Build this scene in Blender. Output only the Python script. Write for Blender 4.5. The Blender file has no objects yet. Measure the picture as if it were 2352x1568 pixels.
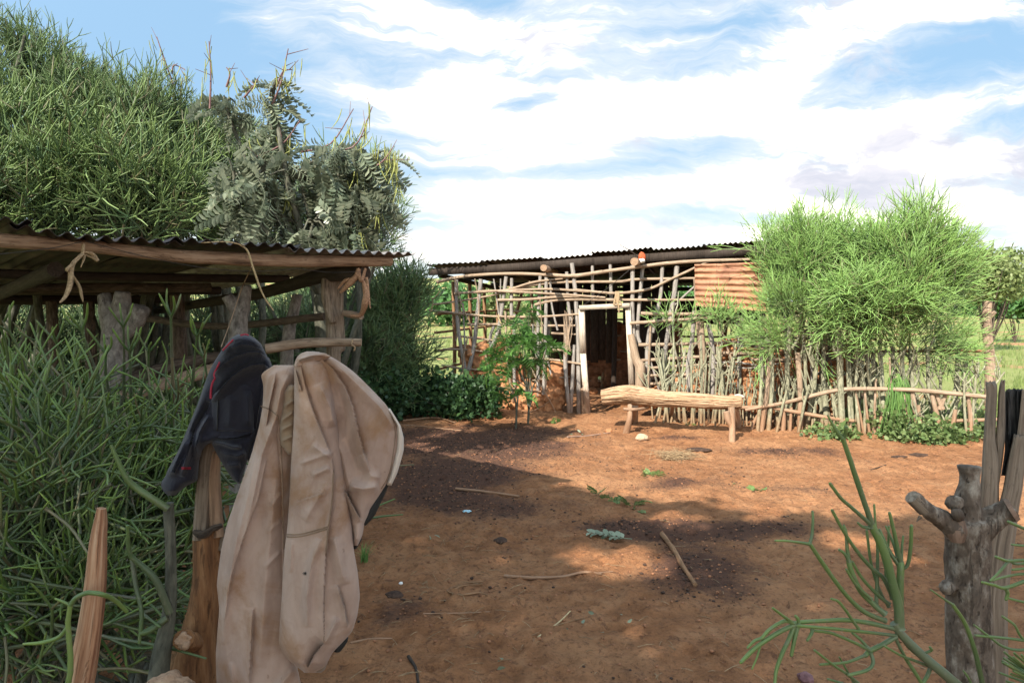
import bpy, math, random
import numpy as np
from mathutils import Vector

SC = bpy.context.scene
COL = SC.collection
F = 1568.0
EYE = 1.65
PITCH = math.atan2(84, 1568)
SP, CP = math.sin(PITCH), math.cos(PITCH)


def P(u, v, Y):
    """point at distance Y ahead of the camera seen at picture position u, v (2352 x 1568)"""
    x = (u - 1176) / F
    y = (784 - v) / F
    t = Y / (CP + y * SP)
    return np.array([x * t, Y, EYE + (-SP + y * CP) * t])


def G(u, v):
    """point of the flat ground at picture position u, v"""
    x = (u - 1176) / F
    y = (784 - v) / F
    t = EYE / (SP - y * CP)
    return np.array([x * t, (CP + y * SP) * t, 0.0])


# ---------------------------------------------------------------- noise
def _hash(ix, iy, iz, seed):
    h = (ix.astype(np.int64) * 374761393 + iy.astype(np.int64) * 668265263
         + iz.astype(np.int64) * 2147483647 + seed * 974711) & 0xFFFFFFFF
    h = ((h ^ (h >> 13)) * 1274126177) & 0xFFFFFFFF
    h = ((h ^ (h >> 16)) * 2246822519) & 0xFFFFFFFF
    return ((h ^ (h >> 15)) & 0xFFFFFF) / float(0xFFFFFF)


def vn(p, seed=0):
    p = np.asarray(p, float)
    i = np.floor(p)
    f = p - i
    f = f * f * (3 - 2 * f)
    i = i.astype(np.int64)
    r = 0
    for dx in (0, 1):
        wx = f[..., 0] if dx else 1 - f[..., 0]
        for dy in (0, 1):
            wy = f[..., 1] if dy else 1 - f[..., 1]
            for dz in (0, 1):
                wz = f[..., 2] if dz else 1 - f[..., 2]
                r = r + wx * wy * wz * _hash(i[..., 0] + dx, i[..., 1] + dy, i[..., 2] + dz, seed)
    return r * 2 - 1


def fbm(p, seed=0, o=4):
    p = np.asarray(p, float)
    a, s, t = 1.0, 0, 0
    for k in range(o):
        s = s + a * vn(p, seed + k * 17)
        t += a
        a *= 0.5
        p = p * 2.03
    return s / t


# ---------------------------------------------------------------- mesh builder
def resample(pts, n):
    """Catmull-Rom through pts (rows of any width), n samples"""
    p = np.asarray(pts, float)
    if len(p) == 2:
        t = np.linspace(0, 1, n)[:, None]
        return p[0] * (1 - t) + p[1] * t
    q = np.vstack([2 * p[0] - p[1], p, 2 * p[-1] - p[-2]])
    d = np.linalg.norm(np.diff(p[:, :3], axis=0), axis=1)
    cum = np.concatenate([[0], np.cumsum(d)])
    s = np.linspace(0, cum[-1], n)
    k = np.clip(np.searchsorted(cum, s, side='right') - 1, 0, len(p) - 2)
    t = ((s - cum[k]) / np.maximum(d[k], 1e-9))[:, None]
    a, b, c, e = q[k], q[k + 1], q[k + 2], q[k + 3]
    return 0.5 * (2 * b + (c - a) * t + (2 * a - 5 * b + 4 * c - e) * t ** 2 + (3 * b - a - 3 * c + e) * t ** 3)


def frames(p):
    d = np.gradient(p, axis=0)
    d /= np.maximum(np.linalg.norm(d, axis=1), 1e-9)[:, None]
    x = np.cross(d[0], [0.31, 0.86, 0.4])
    if np.linalg.norm(x) < 0.1:
        x = np.cross(d[0], [1, 0, 0])
    X = []
    for k in range(len(p)):
        x = x - d[k] * np.dot(x, d[k])
        x /= max(np.linalg.norm(x), 1e-9)
        X.append(x)
    X = np.array(X)
    return d, X, np.cross(d, X)


class MB:
    def __init__(s):
        s.V, s.Q, s.T, s.G, s.A = [], [], [], [], []
        s.n = 0

    def add(s, V, Q=None, T=None, G=None, A=None):
        V = np.asarray(V, float).reshape(-1, 3)
        s.V.append(V)
        if Q is not None and len(Q):
            s.Q.append(np.asarray(Q, np.int64).reshape(-1, 4) + s.n)
        if T is not None and len(T):
            s.T.append(np.asarray(T, np.int64).reshape(-1, 3) + s.n)
        s.G.append(V if G is None else np.asarray(G, float))
        s.A.append(np.full(len(V), 0.5) if A is None else np.broadcast_to(np.asarray(A, float), (len(V),)))
        s.n += len(V)
        return s

    def arrays(s):
        V = np.vstack(s.V)
        Q = np.vstack(s.Q) if s.Q else np.zeros((0, 4), np.int64)
        T = np.vstack(s.T) if s.T else np.zeros((0, 3), np.int64)
        return dict(V=V, Q=Q, T=T, G=np.vstack(s.G), A=np.concatenate(s.A))

    def tube(s, pts, rad, n=8, k=None, jit=0.0, freq=3.0, seed=None, cap=True, A=None, groove=0.0, flat=None):
        """tapering tube through pts; rad is a number or one radius per point; jit makes it lumpy"""
        pts = np.asarray(pts, float)
        rad = np.broadcast_to(np.asarray(rad, float), (len(pts),))
        k = k or (len(pts) if len(pts) > 2 else 2)
        pr = resample(np.column_stack([pts, rad]), k)
        p, r = pr[:, :3], np.maximum(pr[:, 3], 1e-4)
        d, X, Y = frames(p)
        if seed is None:
            seed = random.randint(0, 9999)
        L = np.concatenate([[0], np.cumsum(np.linalg.norm(np.diff(p, axis=0), axis=1))])
        th = np.linspace(0, 2 * math.pi, n, endpoint=False)
        c, sn = np.cos(th), np.sin(th)
        R = np.repeat(r[:, None], n, 1)
        off = np.array([seed * 0.37 % 50, seed * 0.71 % 50, 0])
        gx, gy = r.mean() * c, r.mean() * sn
        GV = np.stack([np.broadcast_to(gx, (k, n)), np.broadcast_to(gy, (k, n)), np.repeat(L[:, None], n, 1)], -1)
        if jit:
            q = np.stack([np.broadcast_to(c, (k, n)) * 1.1, np.broadcast_to(sn, (k, n)) * 1.1,
                          np.repeat(L[:, None], n, 1) * freq], -1) + off
            R = R * (1 + jit * fbm(q, seed, 3))
        if groove:
            q = np.stack([np.broadcast_to(c, (k, n)) * 4.5, np.broadcast_to(sn, (k, n)) * 4.5,
                          np.repeat(L[:, None], n, 1) * 1.6], -1) + off
            g = np.abs(fbm(q, seed + 5, 3))
            R = R * (1 - groove * np.clip(1 - g / 0.22, 0, 1))
        ca, sa = c, sn
        if flat is not None:
            sa = sn * flat
        V = p[:, None, :] + R[..., None] * (ca[None, :, None] * X[:, None, :] + sa[None, :, None] * Y[:, None, :])
        i = np.arange(k - 1)[:, None] * n
        j = np.arange(n)[None, :]
        j2 = (j + 1) % n
        Q = np.stack([i + j, i + j2, i + n + j2, i + n + j], -1).reshape(-1, 4)
        V = V.reshape(-1, 3)
        GV = GV.reshape(-1, 3) + off
        if A is None:
            AA = np.repeat(np.linspace(0, 1, k), n)
        else:
            A = np.asarray(A, float)
            AA = np.full(k * n, float(A)) if A.ndim == 0 else np.repeat(np.linspace(A[0], A[1], k), n)
        T = []
        if cap:      # flat sawn ends: the rims are doubled so that the edge stays crisp
            b = k * n
            V = np.vstack([V, p[0], p[-1], V[:n], V[(k - 1) * n:k * n]])
            GV = np.vstack([GV, off, off + [0, 0, L[-1]], GV[:n], GV[(k - 1) * n:k * n]])
            AA = np.concatenate([AA, [AA[0], AA[-1]], np.full(n, AA[0]), np.full(n, AA[k * n - 1])])
            jj = np.arange(n); r0, r1 = b + 2, b + 2 + n
            T = np.vstack([np.stack([np.full(n, b), r0 + (jj + 1) % n, r0 + jj], -1),
                           np.stack([np.full(n, b + 1), r1 + jj, r1 + (jj + 1) % n], -1)])
        return s.add(V, Q, T, GV, AA)

    def inst(s, tp, pos, M):
        """copies of template tp; pos (N,3), M (N,3,3)"""
        N, m = len(pos), len(tp['V'])
        if N == 0:
            return s
        V = np.einsum('nij,mj->nmi', M, tp['V']) + pos[:, None, :]
        o = (np.arange(N) * m)[:, None, None]
        Q = (tp['Q'][None] + o).reshape(-1, 4)
        T = (tp['T'][None] + o).reshape(-1, 3)
        return s.add(V.reshape(-1, 3), Q, T, np.tile(tp['G'], (N, 1)), np.tile(tp['A'], N))

    def box(s, c, size, ax=None):
        """box round c; ax = three unit rows (its axes)"""
        ax = np.eye(3) if ax is None else np.asarray(ax, float)
        h = np.asarray(size, float) / 2
        sg = np.array([[-1, -1, -1], [1, -1, -1], [1, 1, -1], [-1, 1, -1], [-1, -1, 1], [1, -1, 1], [1, 1, 1], [-1, 1, 1]])
        V = np.asarray(c) + (sg * h) @ ax
        Q = [[0, 3, 2, 1], [4, 5, 6, 7], [0, 1, 5, 4], [1, 2, 6, 5], [2, 3, 7, 6], [3, 0, 4, 7]]
        return s.add(V, Q, G=sg * h)

    def mesh(s, name, mat, off=None, smooth=True):
        a = s.arrays()
        V = a['V'] if off is None else a['V'] - np.asarray(off)
        nq, nt = len(a['Q']), len(a['T'])
        me = bpy.data.meshes.new(name)
        me.vertices.add(len(V))
        me.vertices.foreach_set('co', V.astype(np.float32).ravel())
        li = np.concatenate([a['Q'].ravel(), a['T'].ravel()]).astype(np.int32)
        me.loops.add(len(li))
        me.loops.foreach_set('vertex_index', li)
        me.polygons.add(nq + nt)
        st = np.concatenate([np.arange(nq) * 4, nq * 4 + np.arange(nt) * 3]).astype(np.int32)
        me.polygons.foreach_set('loop_start', st)
        me.update(calc_edges=True)
        if smooth:
            me.polygons.foreach_set('use_smooth', np.ones(nq + nt, bool))
        me.attributes.new('gv', 'FLOAT_VECTOR', 'POINT').data.foreach_set('vector', a['G'].astype(np.float32).ravel())
        me.attributes.new('tip', 'FLOAT', 'POINT').data.foreach_set('value', a['A'].astype(np.float32))
        me.validate()
        if mat:
            me.materials.append(mat)
        return me

    def build(s, name, mat, parent=None, smooth=True):
        off = None if parent is None else world_loc(parent)
        o = bpy.data.objects.new(name, s.mesh(name, mat, off, smooth))
        COL.objects.link(o)
        if parent is not None:
            o.parent = parent
        return o


def world_loc(o):
    v = np.zeros(3)
    while o is not None:
        v = v + np.array(o.location)
        o = o.parent
    return v


def tag(o, label=None, cat=None, group=None, kind=None):
    if label: o['label'] = label
    if cat: o['category'] = cat
    if group: o['group'] = group
    if kind: o['kind'] = kind
    return o


def thing(name, label, cat, loc, group=None):
    o = bpy.data.objects.new(name, None)
    COL.objects.link(o)
    o.location = tuple(float(c) for c in loc)
    o.empty_display_size = 0.1
    return tag(o, label, cat, group)


def clone(root, loc, label=None, rz=0.0, sc=1.0):
    """a copy of a thing with copies of its parts and sub-parts"""
    r = root.copy(); COL.objects.link(r)
    r.location = tuple(float(c) for c in loc)
    r.rotation_euler = (0, 0, rz); r.scale = (sc, sc, sc)
    if label: r['label'] = label
    for ch in list(root.children):
        c = ch.copy(); COL.objects.link(c); c.parent = r
        for g in ch.children:
            d = g.copy(); COL.objects.link(d); d.parent = c
    return r


def basis(D, rng, roll=True):
    """rotation matrices taking +Z to the rows of D"""
    D = D / np.maximum(np.linalg.norm(D, axis=1), 1e-9)[:, None]
    R = rng.normal(size=D.shape)
    X = R - D * (R * D).sum(1)[:, None]
    X /= np.maximum(np.linalg.norm(X, axis=1), 1e-9)[:, None]
    return np.stack([X, np.cross(D, X), D], -1)


def remesh(mb, voxel, amp=0.0, freq=10.0, seed=3, stretch=(1, 1, 1)):
    """one continuous skin over overlapping shapes, roughened along its normals"""
    me = mb.mesh('tmp', None)
    o = bpy.data.objects.new('tmp', me); COL.objects.link(o)
    m = o.modifiers.new('r', 'REMESH'); m.mode = 'VOXEL'; m.voxel_size = voxel
    dg = bpy.context.evaluated_depsgraph_get()
    e = o.evaluated_get(dg).to_mesh()
    n = len(e.vertices)
    V = np.zeros(n * 3, np.float32); e.vertices.foreach_get('co', V); V = V.reshape(-1, 3).astype(float)
    N = np.zeros(n * 3, np.float32); e.vertices.foreach_get('normal', N); N = N.reshape(-1, 3)
    Q = [tuple(p.vertices) for p in e.polygons if len(p.vertices) == 4]
    T = [tuple(p.vertices) for p in e.polygons if len(p.vertices) == 3]
    bpy.data.objects.remove(o)
    bpy.data.meshes.remove(me)
    if amp:
        V = V + N * (amp * fbm(V * freq * np.array(stretch), seed, 4))[:, None]
    return MB().add(V, Q, T)


# ---------------------------------------------------------------- materials
class NT:
    def __init__(s, tree):
        s.t = tree; tree.nodes.clear()

    def n(s, kind, **kw):
        nd = s.t.nodes.new(kind)
        for k, v in kw.items():
            setattr(nd, k, v)
        return nd

    def put(s, sock, v):
        if v is None: return
        if hasattr(v, 'is_output'):
            s.t.links.new(v, sock)
        elif isinstance(v, (tuple, list)) and len(v) == 3 and sock.type == 'RGBA':
            sock.default_value = (*v, 1)
        else:
            sock.default_value = v

    def m(s, op, a, b=None, c=None, clamp=False):
        nd = s.n('ShaderNodeMath', operation=op, use_clamp=clamp)
        for i, v in enumerate((a, b, c)): s.put(nd.inputs[i], v)
        return nd.outputs[0]

    def noise(s, vec, scale, detail=4, rough=0.55, dist=0.0, out='Fac'):
        nd = s.n('ShaderNodeTexNoise')
        s.put(nd.inputs['Vector'], vec); nd.inputs['Scale'].default_value = scale
        nd.inputs['Detail'].default_value = detail; nd.inputs['Roughness'].default_value = rough
        nd.inputs['Distortion'].default_value = dist
        return nd.outputs[out]

    def mapv(s, vec, scale=(1, 1, 1), rot=(0, 0, 0), loc=(0, 0, 0)):
        nd = s.n('ShaderNodeMapping')
        s.put(nd.inputs[0], vec); nd.inputs['Scale'].default_value = scale
        nd.inputs['Rotation'].default_value = rot; nd.inputs['Location'].default_value = loc
        return nd.outputs[0]

    def ramp(s, fac, *stops):
        nd = s.n('ShaderNodeValToRGB'); cr = nd.color_ramp
        s.put(nd.inputs[0], fac)
        while len(cr.elements) < len(stops): cr.elements.new(0.5)
        for e, (p, c) in zip(cr.elements, stops):
            e.position = p; e.color = (*c, 1) if isinstance(c, (tuple, list)) else (c, c, c, 1)
        return nd.outputs[0]

    def ss(s, v, a, b, lo=0.0, hi=1.0):
        nd = s.n('ShaderNodeMapRange', interpolation_type='SMOOTHSTEP')
        s.put(nd.inputs[0], v)
        for i, x in zip((1, 2, 3, 4), (a, b, lo, hi)): nd.inputs[i].default_value = x
        return nd.outputs[0]

    def mix(s, fac, a, b, mode='MIX'):
        nd = s.n('ShaderNodeMix', data_type='RGBA', blend_type=mode)
        s.put(nd.inputs[0], fac); s.put(nd.inputs[6], a); s.put(nd.inputs[7], b)
        return nd.outputs[2]

    def attr(s, name, out='Vector'):
        return s.n('ShaderNodeAttribute', attribute_name=name).outputs[out]

    def bump(s, h, strength=0.5, dist=0.01):
        nd = s.n('ShaderNodeBump'); s.put(nd.inputs['Height'], h)
        nd.inputs['Strength'].default_value = strength; nd.inputs['Distance'].default_value = dist
        return nd.outputs[0]


def new_mat(name):
    m = bpy.data.materials.new(name); m.use_nodes = True
    t = NT(m.node_tree)
    out = t.n('ShaderNodeOutputMaterial'); b = t.n('ShaderNodeBsdfPrincipled')
    t.t.links.new(b.outputs[0], out.inputs[0])
    return m, t, b, out


def wood(name, dark, mid, light, grain=(90, 90, 7), rough=0.85, spots=0.35, bump=0.6, soil=0.0):
    m, t, b, _ = new_mat(name)
    g = t.attr('gv')
    obj = t.n('ShaderNodeTexCoord').outputs['Object']
    n1 = t.noise(t.mapv(g, grain), 1.0, 5, 0.65)
    n2 = t.noise(obj, 6.0, 3, 0.6)
    n3 = t.noise(t.mapv(g, (40, 40, 25)), 1.0, 3, 0.7)
    c = t.ramp(n1, (0.3, dark), (0.5, mid), (0.72, light))
    c = t.mix(t.ss(n2, 0.5, 0.75, 0, 0.5), c, light)
    c = t.mix(t.ss(n3, 0.6, 0.72, 0, spots), c, dark)
    n4 = t.noise(t.mapv(g, (26, 26, 5), loc=(7, 3, 1)), 1.0, 6, 0.75, 0.8)
    c = t.mix(t.ss(n4, 0.56, 0.62, 0, 0.55), c, tuple(x * 0.7 for x in dark))
    n5 = t.noise(t.mapv(g, (grain[0] * 2.2, grain[1] * 2.2, grain[2] * 1.3), loc=(1, 9, 4)), 1.0, 3, 0.6)
    c = t.mix(t.ss(n5, 0.64, 0.70, 0, 0.7), c, tuple(x * 0.45 for x in dark))
    rnd = t.n('ShaderNodeObjectInfo').outputs['Random']
    c = t.mix(t.m('MULTIPLY', rnd, 0.35), c, mid)
    if soil:
        z = t.n('ShaderNodeSeparateXYZ'); t.put(z.inputs[0], t.n('ShaderNodeNewGeometry').outputs['Position'])
        f = t.ss(t.m('ADD', z.outputs[2], t.m('MULTIPLY', n2, 0.3)), soil, soil * 0.3 + 0.1, 0, 0.55)
        c = t.mix(f, c, (0.26, 0.12, 0.055))
    t.put(b.inputs['Base Color'], c)
    b.inputs['Roughness'].default_value = rough
    b.inputs['Specular IOR Level'].default_value = 0.25
    t.put(b.inputs['Normal'], t.bump(t.m('SUBTRACT', t.m('ADD', n1, t.m('MULTIPLY', n3, 0.6)), t.m('ADD', t.ss(n5, 0.62, 0.72, 0, 0.8), t.ss(n4, 0.55, 0.63, 0, 0.35))), bump, 0.006))
    return m


def stemmat(name, base, mid, tip, rough=0.5):
    m, t, b, _ = new_mat(name)
    a = t.attr('tip', 'Fac')
    isl = t.n('ShaderNodeNewGeometry').outputs['Random Per Island']
    obj = t.n('ShaderNodeTexCoord').outputs['Object']
    n = t.noise(obj, 3.0, 3)
    c = t.ramp(a, (0.0, base), (0.45, mid), (1.0, tip))
    c = t.mix(t.m('MULTIPLY', isl, 0.55), c, base)
    c = t.mix(t.ss(n, 0.45, 0.7, 0, 0.35), c, tip)
    n2 = t.noise(obj, 60.0, 3, 0.7)
    c = t.mix(t.ss(n2, 0.56, 0.72, 0, 0.5), c, (0.17, 0.15, 0.105))
    c = t.mix(t.ss(isl, 0.88, 0.94, 0, 0.65), c, (0.15, 0.11, 0.065))
    t.put(b.inputs['Normal'], t.bump(n2, 0.25, 0.004))
    t.put(b.inputs['Base Color'], c)
    b.inputs['Roughness'].default_value = rough
    b.inputs['Specular IOR Level'].default_value = 0.4
    return m


def leafmat(name, c1, c2, c3, trans=0.35, rough=0.5):
    m, t, b, out = new_mat(name)
    isl = t.n('ShaderNodeNewGeometry').outputs['Random Per Island']
    n = t.noise(t.n('ShaderNodeTexCoord').outputs['Object'], 2.5, 3)
    c = t.ramp(isl, (0.0, c1), (0.6, c2), (1.0, c3))
    c = t.mix(t.ss(n, 0.4, 0.7, 0, 0.5), c, c1)
    t.put(b.inputs['Base Color'], c)
    b.inputs['Roughness'].default_value = rough
    b.inputs['Specular IOR Level'].default_value = 0.35
    tr = t.n('ShaderNodeBsdfTranslucent')
    t.put(tr.inputs[0], t.mix(0.5, c, c3))
    mx = t.n('ShaderNodeMixShader'); mx.inputs[0].default_value = trans
    t.t.links.new(b.outputs[0], mx.inputs[1]); t.t.links.new(tr.outputs[0], mx.inputs[2])
    t.t.links.new(mx.outputs[0], out.inputs[0])
    return m


def clothmat(name, c1, c2, stain, stain_amt, rough=0.9, weave=900):
    m, t, b, _ = new_mat(name)
    obj = t.n('ShaderNodeTexCoord').outputs['Object']
    n1 = t.noise(obj, 4.6, 6, 0.62, 0.5)
    n2 = t.noise(t.mapv(obj, (9, 9, 4), loc=(3, 1, 2)), 1.0, 5, 0.65)
    n3 = t.noise(obj, 45.0, 4, 0.7)
    w = t.noise(obj, weave, 2, 0.6)
    c = t.mix(t.ss(n2, 0.35, 0.7), c1, c2)
    c = t.mix(t.ss(n1, 0.46, 0.66, 0, stain_amt), c, stain)
    c = t.mix(t.ss(n3, 0.62, 0.78, 0, stain_amt * 0.6), c, tuple(x * 0.55 for x in stain))
    t.put(b.inputs['Base Color'], c)
    b.inputs['Roughness'].default_value = rough
    b.inputs['Specular IOR Level'].default_value = 0.15
    b.inputs['Sheen Weight'].default_value = 0.12
    t.put(b.inputs['Normal'], t.bump(t.m('ADD', t.m('MULTIPLY', n3, 0.8), t.m('MULTIPLY', w, 0.25)), 0.35, 0.003))
    return m


def plain(name, c, rough=0.8, var=0.25, scale=20, bump=0.3, metal=0.0):
    m, t, b, _ = new_mat(name)
    n = t.noise(t.n('ShaderNodeTexCoord').outputs['Object'], scale, 4, 0.6)
    t.put(b.inputs['Base Color'], t.mix(t.ss(n, 0.3, 0.7), tuple(x * (1 - var) for x in c), tuple(min(1, x * (1 + var)) for x in c)))
    b.inputs['Roughness'].default_value = rough
    b.inputs['Metallic'].default_value = metal
    b.inputs['Specular IOR Level'].default_value = 0.3
    t.put(b.inputs['Normal'], t.bump(n, bump, 0.01))
    return m


def rustmat(name, a, b_, c_, rough=0.75, metal=0.0):
    m, t, b, _ = new_mat(name)
    obj = t.n('ShaderNodeTexCoord').outputs['Object']
    n1 = t.noise(obj, 3.0, 5, 0.65, 0.5)
    n2 = t.noise(t.mapv(obj, (30, 30, 30)), 1.0, 4, 0.7)
    n3 = t.noise(t.mapv(obj, (16, 16, 2.2)), 1.0, 5, 0.7, 0.6)
    c = t.ramp(n1, (0.3, a), (0.5, b_), (0.7, c_))
    c = t.mix(t.ss(n2, 0.52, 0.72, 0, 0.6), c, a)
    c = t.mix(t.ss(n3, 0.54, 0.66, 0, 0.65), c, tuple(x * 0.6 for x in a))
    t.put(b.inputs['Base Color'], c)
    b.inputs['Roughness'].default_value = rough
    b.inputs['Metallic'].default_value = metal
    t.put(b.inputs['Normal'], t.bump(n2, 0.3, 0.004))
    return m


M = {}
M['pole'] = wood('weathered_pole', (0.12, 0.08, 0.05), (0.30, 0.215, 0.145), (0.42, 0.325, 0.235), soil=0.7)
M['pole_grey'] = wood('grey_pole', (0.12, 0.105, 0.09), (0.27, 0.24, 0.21), (0.38, 0.35, 0.31), soil=0.6)
M['pole_brown'] = wood('brown_pole', (0.10, 0.055, 0.03), (0.24, 0.13, 0.065), (0.34, 0.20, 0.11))
M['peeled'] = wood('peeled_beam', (0.09, 0.052, 0.032), (0.29, 0.185, 0.115), (0.43, 0.31, 0.21), grain=(60, 60, 5), spots=0.6)
M['bark_grey'] = wood('grey_bark', (0.04, 0.028, 0.02), (0.125, 0.092, 0.066), (0.38, 0.335, 0.27), grain=(42, 42, 24), spots=0.7, bump=1.0)
M['bark_pale'] = wood('pale_grey_bark', (0.06, 0.052, 0.044), (0.18, 0.16, 0.138), (0.34, 0.32, 0.285), grain=(40, 40, 22), spots=0.7, bump=1.0)
M['plank_grey'] = wood('grey_split_plank', (0.055, 0.042, 0.031), (0.195, 0.148, 0.105), (0.33, 0.27, 0.20), grain=(120, 120, 4), spots=0.3)
M['char'] = wood('charred_wood', (0.010, 0.010, 0.011), (0.04, 0.038, 0.036), (0.20, 0.18, 0.16), grain=(130, 130, 10), bump=1.0)
M['cut_old'] = wood('old_cut_wood', (0.08, 0.05, 0.035), (0.22, 0.14, 0.095), (0.30, 0.205, 0.15), grain=(60, 60, 12))
M['cutwood'] = wood('cut_wood', (0.16, 0.10, 0.06), (0.33, 0.21, 0.13), (0.42, 0.29, 0.19), grain=(60, 60, 12))
M['red_split'] = wood('reddish_split_wood', (0.13, 0.048, 0.024), (0.33, 0.175, 0.095), (0.50, 0.34, 0.22), grain=(70, 70, 3), spots=0.3)
M['brown_trunk'] = wood('brown_trunk_wood', (0.065, 0.03, 0.015), (0.20, 0.095, 0.04), (0.33, 0.185, 0.09), grain=(50, 50, 5), spots=0.5)
M['darkbark'] = wood('dark_bark', (0.03, 0.022, 0.016), (0.085, 0.062, 0.045), (0.17, 0.13, 0.095), grain=(60, 60, 14), bump=1.0)
M['bench'] = wood('bench_log_wood', (0.10, 0.052, 0.028), (0.36, 0.225, 0.13), (0.50, 0.36, 0.235), grain=(46, 46, 2.4), spots=0.3, bump=1.0)
M['doorframe'] = wood('sawn_board', (0.26, 0.20, 0.14), (0.48, 0.40, 0.31), (0.60, 0.54, 0.45), grain=(80, 80, 4), spots=0.2, soil=0.8)
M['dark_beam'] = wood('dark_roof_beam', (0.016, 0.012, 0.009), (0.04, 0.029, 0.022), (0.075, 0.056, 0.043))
M['eu_left'] = stemmat('pencil_twigs_tall', (0.036, 0.058, 0.03), (0.066, 0.125, 0.05), (0.20, 0.285, 0.085))
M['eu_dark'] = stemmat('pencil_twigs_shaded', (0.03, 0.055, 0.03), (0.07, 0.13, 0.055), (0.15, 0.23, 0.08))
M['eu_right'] = stemmat('pencil_twigs_yard', (0.09, 0.115, 0.055), (0.15, 0.26, 0.075), (0.27, 0.46, 0.11))
M['eu_near'] = stemmat('pencil_twigs_near', (0.075, 0.078, 0.05), (0.042, 0.088, 0.023), (0.14, 0.225, 0.036), 0.45)
M['eu_fore'] = stemmat('pencil_twigs_fore', (0.115, 0.125, 0.08), (0.06, 0.118, 0.026), (0.15, 0.235, 0.04), 0.42)
M['eu_stem'] = wood('pencil_bush_stem', (0.10, 0.095, 0.06), (0.25, 0.245, 0.16), (0.38, 0.37, 0.26), grain=(40, 40, 16), spots=0.5, soil=0.45)
M['eu_stem_dark'] = wood('old_pencil_stem', (0.035, 0.035, 0.026), (0.085, 0.085, 0.062), (0.17, 0.165, 0.12), grain=(40, 40, 16), spots=0.5)
M['leaf_senna'] = leafmat('broad_pinnate_leaf', (0.10, 0.13, 0.085), (0.19, 0.225, 0.15), (0.34, 0.36, 0.25), 0.35, 0.3)
M['pod'] = plain('seed_pod', (0.22, 0.235, 0.065), 0.6)
M['stalk'] = plain('purple_stalk', (0.15, 0.08, 0.075), 0.7)
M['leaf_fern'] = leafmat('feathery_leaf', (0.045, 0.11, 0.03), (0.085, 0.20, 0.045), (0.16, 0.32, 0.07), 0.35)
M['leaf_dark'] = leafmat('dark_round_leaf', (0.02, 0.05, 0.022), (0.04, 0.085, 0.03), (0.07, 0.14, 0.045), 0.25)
M['leaf_vine'] = leafmat('vine_leaf', (0.09, 0.145, 0.045), (0.15, 0.215, 0.075), (0.25, 0.31, 0.13), 0.3)
M['leaf_far'] = leafmat('acacia_leaf', (0.15, 0.19, 0.065), (0.22, 0.27, 0.095), (0.32, 0.36, 0.15), 0.4)
M['leaf_bush'] = leafmat('round_bush_leaf', (0.05, 0.125, 0.035), (0.09, 0.20, 0.055), (0.15, 0.29, 0.09), 0.35)
M['grass'] = leafmat('field_grass_blade', (0.13, 0.18, 0.05), (0.20, 0.26, 0.075), (0.30, 0.34, 0.12), 0.35)
M['grass_tuft'] = leafmat('long_grass_blade', (0.09, 0.19, 0.045), (0.16, 0.30, 0.075), (0.26, 0.42, 0.12), 0.3)
M['trouser'] = clothmat('worn_beige_twill', (0.38, 0.28, 0.222), (0.27, 0.185, 0.14), (0.23, 0.122, 0.055), 0.8)
M['lining'] = clothmat('corduroy_lining', (0.23, 0.165, 0.105), (0.18, 0.125, 0.08), (0.14, 0.08, 0.04), 0.4)
M['trim_dark'] = plain('dark_trim_fabric', (0.022, 0.023, 0.022), 0.85)
M['trim_pale'] = clothmat('pale_edge_fabric', (0.55, 0.48, 0.40), (0.48, 0.40, 0.33), (0.40, 0.27, 0.17), 0.4)
M['seam'] = plain('seam_thread', (0.19, 0.13, 0.085), 0.9)
M['jacket'] = clothmat('navy_jersey', (0.011, 0.011, 0.017), (0.015, 0.015, 0.023), (0.02, 0.019, 0.021), 0.3, 0.75)
M['red_pipe'] = plain('red_stitching', (0.27, 0.02, 0.035), 0.8, scale=300)
M['roof_rust_shade'] = rustmat('rusty_roof_sheet_shade', (0.018, 0.011, 0.009), (0.036, 0.02, 0.015), (0.09, 0.044, 0.03))  # near black: the shade under the roofs is put into the rust colour
M['roof_zinc'] = rustmat('weathered_zinc_sheet', (0.16, 0.12, 0.10), (0.36, 0.33, 0.31), (0.55, 0.53, 0.51), 0.55, 0.3)
M['rust_orange'] = rustmat('orange_rust_sheet', (0.20, 0.085, 0.045), (0.36, 0.165, 0.085), (0.44, 0.23, 0.13))
M['mud'] = plain('red_mud_daub', (0.34, 0.155, 0.07), 0.95, 0.35, 14, 1.0)
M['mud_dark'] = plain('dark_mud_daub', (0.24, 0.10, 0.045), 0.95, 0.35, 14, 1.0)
M['rope'] = plain('bark_rope', (0.34, 0.24, 0.14), 0.9, 0.3, 120, 0.8)
M['sisal'] = plain('frayed_sisal', (0.38, 0.22, 0.13), 0.9, 0.3, 120, 0.8)
M['straw'] = plain('dry_straw', (0.40, 0.30, 0.16), 0.75, 0.25, 60)
M['chaff'] = plain('trodden_chaff', (0.29, 0.20, 0.11), 0.85, 0.4, 30)
M['wire'] = plain('old_wire', (0.055, 0.05, 0.045), 0.5, metal=0.6)
M['stone'] = plain('pale_stone', (0.40, 0.28, 0.18), 0.9, 0.2, 25, 0.6)
M['stone_red'] = plain('purple_red_stone', (0.17, 0.085, 0.085), 0.85, 0.3, 25, 0.6)
M['dung'] = plain('dung', (0.05, 0.028, 0.018), 0.9, 0.45, 40, 0.8)
M['crumb'] = plain('soil_crumb', (0.24, 0.11, 0.055), 0.95, 0.4, 30, 0.8)
M['white'] = plain('white_scrap', (0.75, 0.75, 0.72), 0.6, 0.1)
M['blue_scrap'] = plain('pale_blue_scrap', (0.35, 0.55, 0.62), 0.5, 0.3, 90)
M['rag_red'] = plain('orange_red_rag', (0.36, 0.075, 0.025), 0.8, 0.3, 50)
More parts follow.
